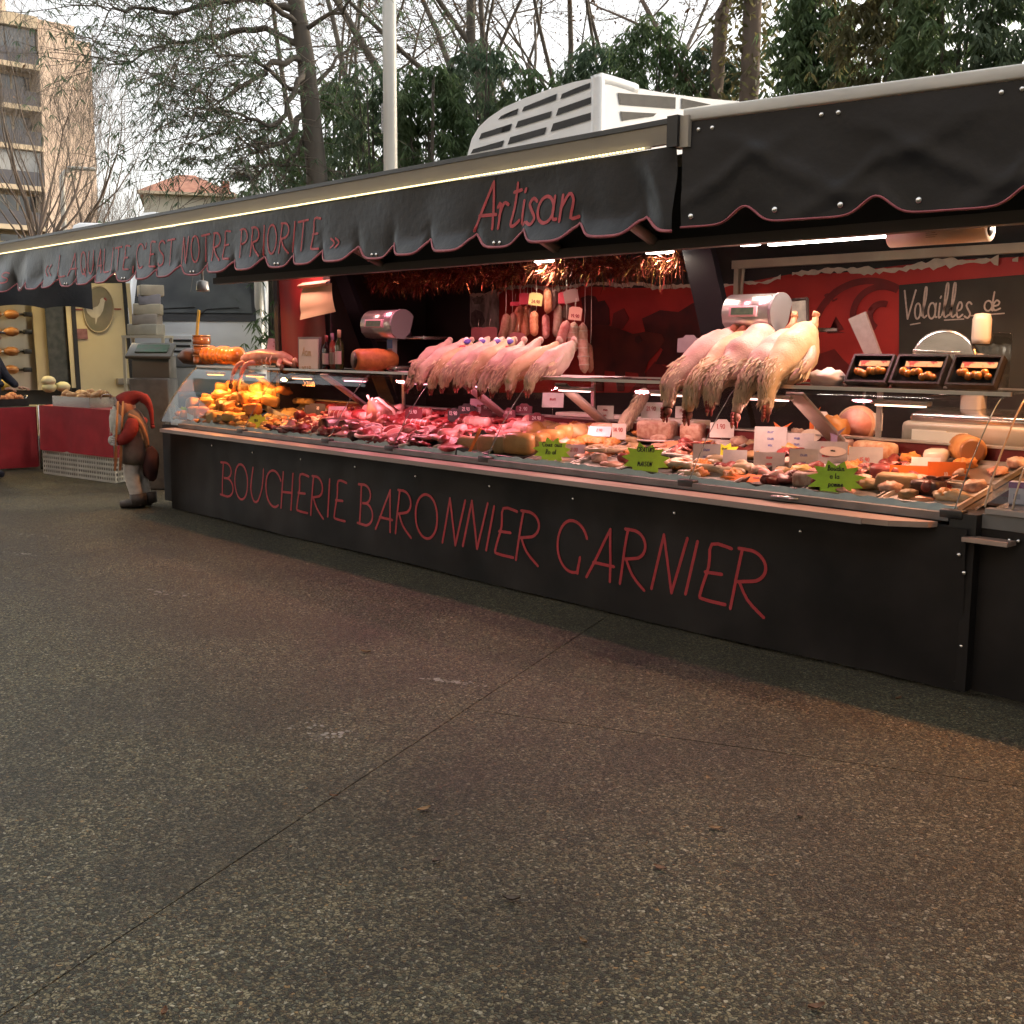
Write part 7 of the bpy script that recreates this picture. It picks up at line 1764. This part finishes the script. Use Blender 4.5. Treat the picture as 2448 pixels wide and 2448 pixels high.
wq('red_stripe',mat('red_stripe',(.30,.05,.04)),[(995,503),(1090,503),(1090,488),(995,488)],.016); wq('red_stripe',MATS['red_stripe'],[(1500,497),(1600,497),(1598,482),(1500,482)],.016)
sg = wq('door_sign',mat('maroon_sign',(.16,.06,.06),(.26,.12,.12),rough=.4,scale=14),[(1000,885),(1162,885),(1150,750),(990,750)],.018)
mb = MB(); mb.obox(wz(1700,1445,.05),(.04,.17,.045),None,.008); part(mb,'door_latch',mat('latch_grey',(.20,.18,.15),rough=.4),tr,True)
# its own black awning with a wavy hem
mb = MB()
hemz = lambda Y: 0
ya_, yb_ = wz(-900,500).y, atx(1215/5.52/K,(650+430/5.52)/K,-12.2).y
zt_h = atx(600/5.52/K,(650+60/5.52)/K,-12.2).z+.25
def chw(u,v):
    Y = ya_+(yb_-ya_)*u; zb = atx(600/5.52/K,(650+470/5.52)/K,-12.2).z-.012 + .035*abs(math.sin((Y-yb_)*5.2))
    return Vector((-12.2+.02*math.sin(Y*7)*v, Y, zt_h+(zb-zt_h)*v))
mb.sheet(chw,60,6); part(mb,'awning_valance',VINYL,tr,True)
mb = MB(); mb.sheet(lambda u,v: Vector((-12.2-1.0*v, ya_+(yb_-ya_)*u, zt_h+.2*v)),6,3); part(mb,'awning_fabric',VINYL,tr,True)
ld = bpy.data.lights.new('oven_light','AREA'); ld.shape = 'RECTANGLE'; ld.size = 1.2; ld.size_y = .06; ld.energy = 9; ld.color = (1,.72,.30)
mb = MB(); q = wz(100,430,.15); mb.obox(q+Vector((0,-.3,.25)),(.03,.6,.02),None,.006); lampo = part(mb,'strip_lamp',mat('strip_lamp_warm',(1,.8,.5),emit=(1,.75,.35),estr=5),tr,True)
o = bpy.data.objects.new('lamp_light', ld); COL.objects.link(o); o.location = q+Vector((.02,-.3,.22)); o.rotation_euler = (0,R(-35),R(0))
ld = bpy.data.lights.new('door_light','AREA'); ld.shape = 'RECTANGLE'; ld.size = .9; ld.size_y = .05; ld.energy = 7; ld.color = (1,.74,.34)
q = wz(1150,150,.55); o = bpy.data.objects.new('lamp_light', ld); COL.objects.link(o); o.location = q+Vector((0,.1,.12)); o.rotation_euler = (0,R(-40),0)
mb = MB(); mb.obox(q+Vector((0,.1,.15)),(.03,.45,.02),None,.006); part(mb,'strip_lamp',MATS['strip_lamp_warm'],tr,True)
# tables with red cloths
REDT = mat('red_tablecloth', (.40,.022,.035), (.30,.016,.026), rough=.75, scale=5, bump=.3, bscale=9)
A0, A1, A2 = Vector((-11.79,.21,0)), Vector((-10.25,.46,0)), Vector((-10.98,1.52,0)); A3 = A0+(A2-A1)
ta = thing('market_table', 'red-clothed table on white crates beside the gnome', 'table', (A1.x,A1.y,0))
def qw(P,Q,z0,z1,out,n=24,amp=.02):
    d = (Q-P); nr = Vector((d.y,-d.x,0)).normalized()
    mb = MB(); mb.sheet(lambda u,v: P+d*u+nr*(out+amp*(1-v)*math.sin(u*9+1)*(.5+.5*math.sin(u*23)))+Vector((0,0,z0+(z1-z0)*v)),n,6); return mb
for P,Q in ((A0,A1),(A1,A2)): part(qw(P,Q,.29,.822,.015),'tablecloth_side',REDT,ta,True)
mb = MB(); mb.prism([(p.x,p.y) for p in (A0,A1,A2,A3)], lambda a,b,d: (a,b,d), .824,.79); part(mb,'tabletop',REDT,ta,True)
CRATE = mat('white_crate', (.62,.61,.56), (.52,.50,.45), rough=.5, scale=6)
for P,Q in ((A0,A1),(A1,A2)):
    d = Q-P; n = 4 if P is A0 else 3
    for k in range(n):
        p, q = P+d*(k/n+.006), P+d*((k+1)/n-.006); nr = Vector((d.y,-d.x,0)).normalized()*.012
        cr = MB()
        for z in (.0,.055,.11,.165,.22,.275): cr.add([p+nr*0+Vector((0,0,z)),q+Vector((0,0,z)),q+Vector((0,0,z+.022)),p+Vector((0,0,z+.022)),p-nr+Vector((0,0,z)),q-nr+Vector((0,0,z)),q-nr+Vector((0,0,z+.022)),p-nr+Vector((0,0,z+.022))],[(0,1,2,3),(5,4,7,6),(3,2,6,7),(0,4,5,1)])
        for j in range(9):
            c = p.lerp(q,j/8); e = d.normalized()*.008
            cr.add([c-e,c+e,c+e+Vector((0,0,.297)),c-e+Vector((0,0,.297))],[(0,1,2,3)])
        part(cr,'crate_side',CRATE,ta,True)
mb = MB(); mb.prism([(p.x,p.y) for p in (A0+Vector((.04,.03,0)),A1+Vector((-.04,.05,0)),A2+Vector((-.04,-.03,0)),A3+Vector((.03,-.03,0)))], lambda a,b,d: (a,b,d), .285,.002); part(mb,'crate_core',mat('crate_inside',(.25,.24,.22),(.34,.33,.30),rough=.8),ta,True)
tb = thing('market_table', 'red-clothed table cut off by the left picture edge', 'table', (-12.6,.0,0))
B0, B1, B2 = Vector((-13.0,-1.1,0)), Vector((-12.36,-1.1,0)), Vector((-12.33,.34,0)); B3 = Vector((-13.0,.34,0))
for P,Q in ((B0,B1),(B1,B2),(B2,B3)): part(qw(P,Q,.03,.78,.015),'tablecloth_side',REDT,tb,True)
mb = MB(); mb.prism([(p.x,p.y) for p in (B0,B1,B2,B3)], lambda a,b,d: (a,b,d), .782,.74); part(mb,'tabletop',mat('dark_tabletop',(.05,.055,.05),(.09,.09,.08),rough=.4),tb,True)
for k,p in enumerate((B2,B1)):
    mb = MB(); mb.tube([(p.x+.05,p.y+.03,0),(p.x+.05,p.y+.03,.80)],.018,8); part(mb,'leg',STEEL,tb,True)
# trays of roast meat
ROAST = mat('roast_meat', (.30,.13,.05), (.46,.24,.09), rough=.4, scale=14, bump=.5, bscale=40, rand=.2)
def tray(c, ax, hw, hd, h, label, n, m, seed, body=None):
    t = thing('roasting_tray', label, 'tray', c, ax)
    mb = MB(); mb.box(-hw,hw,-hd,hd,0,.006)
    for s_ in (-1,1):
        mb.box(-hw,hw,s_*hd-.004,s_*hd+.004,.006,h); mb.box(s_*hw-.004,s_*hw+.004,-hd+.005,hd-.005,.006,h)
    part(mb,'pan',body or STEEL,t)
    for s_ in (-1,1):
        mb = MB(); mb.tube(smoothpath([(s_*hw,-.06,h-.02),(s_*(hw+.04),-.05,h+.03),(s_*(hw+.04),.05,h+.03),(s_*hw,.06,h-.02)],3),.006,6); part(mb,'handle',STEEL,t)
    rs = random.Random(seed)
    for k in range(n):
        mb = MB(); mb.ball((rs.uniform(-hw*.8,hw*.8),rs.uniform(-hd*.75,hd*.75),h*.75+rs.uniform(0,.06)),(rs.uniform(.05,.085),rs.uniform(.04,.06),rs.uniform(.04,.06)),rotm(rs.uniform(-.5,.5),rs.uniform(-.5,.5),rs.uniform(0,3)),12,8,.25,2.5,k); part(mb,'roast_piece',m,t)
aA = math.atan2((A1-A0).y,(A1-A0).x)
q = A0.lerp(A1,.48)+(A2-A1)*.20; tray((q.x,q.y,.826),aA,.40,.20,.12,'deep steel tray heaped with roast chicken pieces on the red table',22,ROAST,2)
q = A0.lerp(A1,.86)+(A2-A1)*.55; 
t = thing('foam_box','white foam box with a cardboard lid at the corner of the red table','box',(q.x,q.y,.826),aA+R(-35))
mb = MB(); mb.obox((0,0,.06),(.20,.17,.06),None,.01); part(mb,'box',mat('foam_white',(.66,.66,.66),rough=.7),t)
mb = MB(); mb.obox((.02,0,.135),(.19,.16,.012),rotm(0,.06),.004); part(mb,'lid',mat('cardboard',(.46,.34,.20),(.20,.20,.30),rough=.8,scale=7,contrast=(.5,.6)),t)
q = A0.lerp(A1,.78)+(A2-A1)*.9; tray((q.x,q.y,.826),aA+R(-50),.26,.17,.08,'shallow tray of brown roast at the back of the red table',12,ROAST,3)
tray((-12.72,-.05,.785),R(88),.38,.22,.09,'black pan of reddish roast on the left table',16,mat('roast_red',(.36,.12,.05),(.46,.18,.07),rough=.4,scale=16),4,BLACKP)
rsv = random.Random(6)
for i,(px,py,c,lab) in enumerate(((246,908,(.60,.45,.10),'yellow lemon-like garnish between the roast trays'),(330,1430,None,''))):
    pass
for i,(a,b,c,lab) in enumerate(((640,1440,(.62,.55,.34),'cream round pot lid knob behind the roast trays'),(650,1525,(.66,.62,.34),'pale squash behind the roast trays, left one'),(830,1515,(.66,.62,.34),'pale squash behind the roast trays, right one'),(30,1490,(.60,.38,.05),'yellow squash at the left picture edge'))):
    p = atx((a/5.52)/K,(650+b/5.52)/K,-12.45)
    mb = MB(); mb.ball((0,0,0),(.09,.09,.065),None,16,10,.1,3,i); o = solo(mb,'squash',mat('squash_%d'%i,c,tuple(x*.85 for x in c),rough=.5,scale=8),lab,'squash',None,p)
# ------------------------------------------------------------------ gnome figure
GU = .00150
g0 = Vector((-8.22,-.20,0)); gn = thing('gnome_statue','garden gnome statue in a red pointed hat holding wooden skis at the counter end','statue',g0,math.atan2(CR.y,CR.x))
G = lambda x,y,d=0.0: Vector(((x-1000)*GU,d,(1715-y)*GU))
def remesh(o, v=.014):
    md = o.modifiers.new('remesh','REMESH'); md.mode = 'VOXEL'; md.voxel_size = v; md.use_smooth_shade = True
    sm = o.modifiers.new('smooth','SMOOTH'); sm.iterations = 3; sm.factor = .5
mb = MB()
for d,xx in ((-.05,0),(.07,25)):
    mb.tube([G(1020+xx,1640,d),G(1000+xx,1560,d),G(985+xx,1480,d),G(1000+xx,1390,d*.6)],[.066,.072,.078,.095],12)
part(mb,'trousers',mat('grey_trousers',(.54,.50,.46),(.44,.40,.36),rough=.9,scale=20,bump=.4),gn); remesh(gn.children[-1])
mb = MB()
for d,xx in ((-.05,0),(.07,40)):
    mb.tube([G(915+xx,1690,d),G(960+xx,1685,d),G(1040+xx,1680,d)],[.05,.062,.058],10,True,True,.75); mb.tube([G(1030+xx,1690,d),G(1025+xx,1620,d)],[.075,.08],10)
part(mb,'boots',mat('dark_boots',(.035,.028,.025),(.06,.045,.04),rough=.6,scale=20),gn); remesh(gn.children[-1])
mb = MB(); mb.tube([G(995,1430),G(1000,1360),G(1010,1280),G(1015,1200),G(1000,1130),G(985,1095)],[.135,.145,.14,.13,.105,.075],16,True,True,.85); part(mb,'coat',mat('brown_coat',(.13,.11,.095),(.18,.145,.12),rough=.9,scale=15,bump=.4),gn); remesh(gn.children[-1])
mb = MB(); mb.tube(smoothpath([G(1030,1150,-.12),G(1015,1220,-.17),G(975,1265,-.18),G(925,1275,-.14)],3),[.055,.064,.068,.066,.063,.06,.057,.053,.05,.046],12); part(mb,'sleeve',mat('red_sleeve',(.25,.022,.018),(.17,.016,.014),rough=.85,scale=12,bump=.4),gn)
mb = MB(); mb.tube(smoothpath([G(1030,1150,.12),G(985,1230,.15),G(930,1290,.08)],3),.06,10); part(mb,'sleeve',MATS['red_sleeve'],gn)
mb = MB(); mb.ball(G(955,1070),(.095,.10,.11),None,16,12,.08,3,1); mb.ball(G(895,1085),(.032,.026,.030)); head = part(mb,'head',mat('gnome_skin',(.42,.22,.14),(.34,.17,.11),rough=.6,scale=12),gn); remesh(head,.010)
for s_ in (-1,1):
    mb = MB(); mb.ball(G(903,1062,s_*.045),.012,None,8,6); part(mb,'eye',INK,head)
rsb = random.Random(2); mb = MB()
mb.ball(G(905,1160,-.01),(.075,.085,.15),None,14,12,.3,3,2)
for k in range(160):
    a = rsb.uniform(0,6.28); p = G(905,1080+rsb.random()*60,0)+Vector((math.cos(a)*.06,math.sin(a)*.075,0)); e = p+Vector((rsb.uniform(-.03,.01),math.sin(a)*.02,-rsb.uniform(.10,.22))); s_ = Vector((-math.sin(a),math.cos(a),0))*.008
    mb.add([p-s_,p+s_,e],[(0,1,2)])
part(mb,'beard',mat('white_beard',(.62,.60,.55),(.50,.48,.43),rough=.9,scale=30),gn)
mb = MB(); mb.tube(smoothpath([G(945,1052),G(985,1020),G(1040,1005),G(1085,1025),G(1112,1075),G(1120,1140),G(1122,1185)],4),[.098,.098,.094,.088,.080,.072,.065,.058,.052,.047,.043,.052,.045,.040,.036,.032,.028,.025,.023,.021,.019,.017,.016,.018,.015][:25],14); part(mb,'hat',mat('red_hat',(.20,.016,.016),(.13,.011,.012),rough=.85,scale=14,bump=.3),gn)
mb = MB(); mb.ball(G(1124,1195),.022,None,10,7); part(mb,'hat_tip',MATS['red_hat'],gn)
for k,(d,dx) in enumerate(((-.20,0),(-.155,22))):
    mb = MB(); pth = [G(955+dx,1030,d),G(940+dx,1200,d),G(925+dx,1400,d),G(918+dx,1465,d)]
    mb.tube(pth,[.026,.028,.040,.030],4,True,False,.35); part(mb,'ski',mat('ski_wood',(.40,.25,.11),(.30,.18,.08),rough=.6,scale=10,stretch=(6,6,.5)),gn)
for d in (-.17,-.02):
    mb = MB(); mb.ball(G(905,1275,d),(.045,.04,.045),None,12,9,.15,3,1)
    for k in range(4): mb.tube([G(900,1255+14*k,d-.02),G(928,1258+14*k,d-.05),G(942,1262+14*k,d-.03)],[.013,.012,.010],6)
    mb.tube([G(905,1255,d),G(930,1235,d-.02)],[.014,.011],6); part(mb,'mitten_hand',mat('grey_glove',(.38,.36,.34),rough=.9),gn); remesh(gn.children[-1],.008)
mb = MB(); mb.tube(smoothpath([G(1000,1120,-.12),G(1060,1150,-.13),G(1095,1240,-.10),G(1095,1320,-.05)],4),.022,8); part(mb,'strap',mat('tan_strap',(.36,.19,.09),(.28,.14,.07),rough=.8,scale=20),gn)
mb = MB(); mb.ball(G(1095,1430,.03),(.08,.09,.17),None,14,11,.2,2.5,5); part(mb,'sack',mat('dark_red_sack',(.07,.022,.02),(.05,.02,.02),rough=.9,scale=12),gn)

# ------------------------------------------------------------------ person half out of the picture at the left edge
pp = far(-30, 700, 14.6)
pers = thing('person','person in a dark blue jacket and cap bending at the left picture edge','person',(pp.x,pp.y,0),math.atan2(CR.y,CR.x))
J = [(0,0,.92),(0,0,1.15),(.03,0,1.38),(.06,0,1.50),(.09,0,1.62),(.02,-.19,1.40),(.14,-.22,1.18),(.30,-.18,1.08),(.02,.19,1.40),(.14,.22,1.18),(.30,.18,1.06),(0,-.10,.88),(.02,-.11,.50),(-.02,-.11,.08),(.12,-.11,.04),(0,.10,.88),(.02,.11,.50),(-.02,.11,.08),(.12,.11,.04)]
E_ = [(0,1),(1,2),(2,3),(3,4),(2,5),(5,6),(6,7),(2,8),(8,9),(9,10),(0,11),(11,12),(12,13),(13,14),(0,15),(15,16),(16,17),(17,18)]
RAD = [.17,.17,.16,.06,.085,.085,.06,.042,.085,.06,.042,.11,.075,.055,.045,.11,.075,.055,.045]
me = bpy.data.meshes.new('body'); me.from_pydata(J,E_,[]); me.materials.append(mat('navy_clothes',(.015,.018,.035),(.028,.03,.05),rough=.85,scale=8))
bo = link(me,'body',pers); md = bo.modifiers.new('skin','SKIN'); 
for i,v in enumerate(me.skin_vertices[0].data if me.skin_vertices else []): v.radius = (RAD[i],RAD[i])
if not me.skin_vertices:
    bm = bmesh.new(); bm.from_mesh(me); ly = bm.verts.layers.skin.verify(); bm.verts.ensure_lookup_table()
    for i,v in enumerate(bm.verts): v[ly].radius = (RAD[i],RAD[i]); v[ly].use_root = (i == 0)
    bm.to_mesh(me); bm.free()
sb = bo.modifiers.new('sub','SUBSURF'); sb.levels = 2; sb.render_levels = 2
mb = MB(); mb.ball((.11,0,1.63),(.085,.075,.115),None,18,14,.05,3,2); mb.ball((.20,0,1.62),(.02,.014,.02)); mb.ball((.10,-.078,1.62),(.018,.012,.03)); mb.ball((.10,.078,1.62),(.018,.012,.03)); hd = part(mb,'head',mat('skin_tone',(.46,.26,.19),(.40,.22,.16),rough=.6,scale=10),pers)
mb = MB(); mb.ball((.09,0,1.70),(.10,.085,.075),None,16,10); mb.obox((.20,0,1.685),(.05,.06,.008),rotm(0,.25),.004); part(mb,'cap',MATS['navy_clothes'],pers)
for s_ in (-1,1):
    mb = MB(); c = Vector((.345,s_*.18,1.05)); mb.ball(c,(.045,.032,.02))
    for k in range(4): mb.tube([c+Vector((.03,-.024+.016*k,0)),c+Vector((.065,-.026+.017*k,-.008)),c+Vector((.085-.006*abs(k-1.5),-.026+.017*k,-.03))],[.009,.008,.006],6)
    mb.tube([c+Vector((0,-.028*s_,0)),c+Vector((.03,-.05*s_,-.012))],[.010,.007],6); part(mb,'hand',MATS['skin_tone'],pers)

# worn pale scuffs on the slabs
rs = random.Random(33)
SCUFF = mat('pale_scuff', (.26,.25,.22), (.16,.15,.13), rough=.9, scale=60)
for x,y,L_,W_,n in ((858,1287,.16,.03,40),(620,1380,.14,.10,30),(60,1010,.30,.05,30),(40,1045,.25,.04,24),(330,1120,.3,.06,26)):
    c = atz(x,y,0); mb = MB()
    for k in range(n):
        p = c+SB*rs.gauss(0,L_*.5)-SA*rs.gauss(0,W_*.5); s_ = rs.uniform(.004,.016); m_ = rs.randint(5,7); a0 = rs.uniform(0,6)
        mb.add([(p.x+math.cos(a0+6.283*j/m_)*s_*rs.uniform(.6,1.3),p.y+math.sin(a0+6.283*j/m_)*s_*rs.uniform(.5,1.1),.0012+.00002*k) for j in range(m_)],[tuple(range(m_))])
    o = part(mb,'scuff_mark',SCUFF,ground); o['kind'] = 'stuff'
# ------------------------------------------------------------------ fallen leaves and litter on the ground
rs = random.Random(14)
LV = [(630,1505,'dry brown leaf curled on the slab joint'),(800,1530,'small brown leaf right of the slab joint'),(825,1627,'reddish brown leaf in the lower middle of the ground'),(1695,1320,'curled leaf near the orange glow'),(1335,1470,'dark round leaf on the ground right of centre'),(1510,1540,'pale twisted leaf on the ground at the right'),(1245,1640,'orange-brown leaf on the ground below the lettering'),(1350,1565,'small tan leaf on the ground right of centre'),(1895,1398,'grey leaf in the orange glow near the corner'),(310,1915,'dark leaf at the bottom left'),(690,1232,'thin dark leaf near the counter banner'),(965,1700,'faded pink petal patch on the ground in the lower middle'),(1540,1905,'small brown leaf in the bottom right'),(1100,1780,'crumpled leaf at the bottom middle')]
LEAFM = [mat('fallen_leaf_a',(.11,.05,.025),(.16,.08,.035),rough=.7,scale=40),mat('fallen_leaf_b',(.20,.12,.05),(.13,.07,.03),rough=.7,scale=40),mat('fallen_leaf_c',(.06,.045,.035),(.09,.06,.04),rough=.7,scale=40)]
for i,(x,y,lab) in enumerate(LV):
    p = atz(x,y,0.0); L_ = rs.uniform(.014,.028); cu = rs.uniform(.2,.6)
    mb = MB(); mb.sheet(lambda u,v: Vector(((u-.5)*2*L_, (v-.5)*2*L_*.45*math.sin(math.pi*min(.98,max(.02,u)))**.7*(1+.15*math.sin(u*23)), .004+cu*L_*((2*v-1)**2*.6+(2*u-1)**2*.5))),10,5)
    solo(mb,'fallen_leaf',LEAFM[i%3],lab,'leaf','fallen leaves',(p.x,p.y,.001),(0,0,rs.uniform(0,6)))
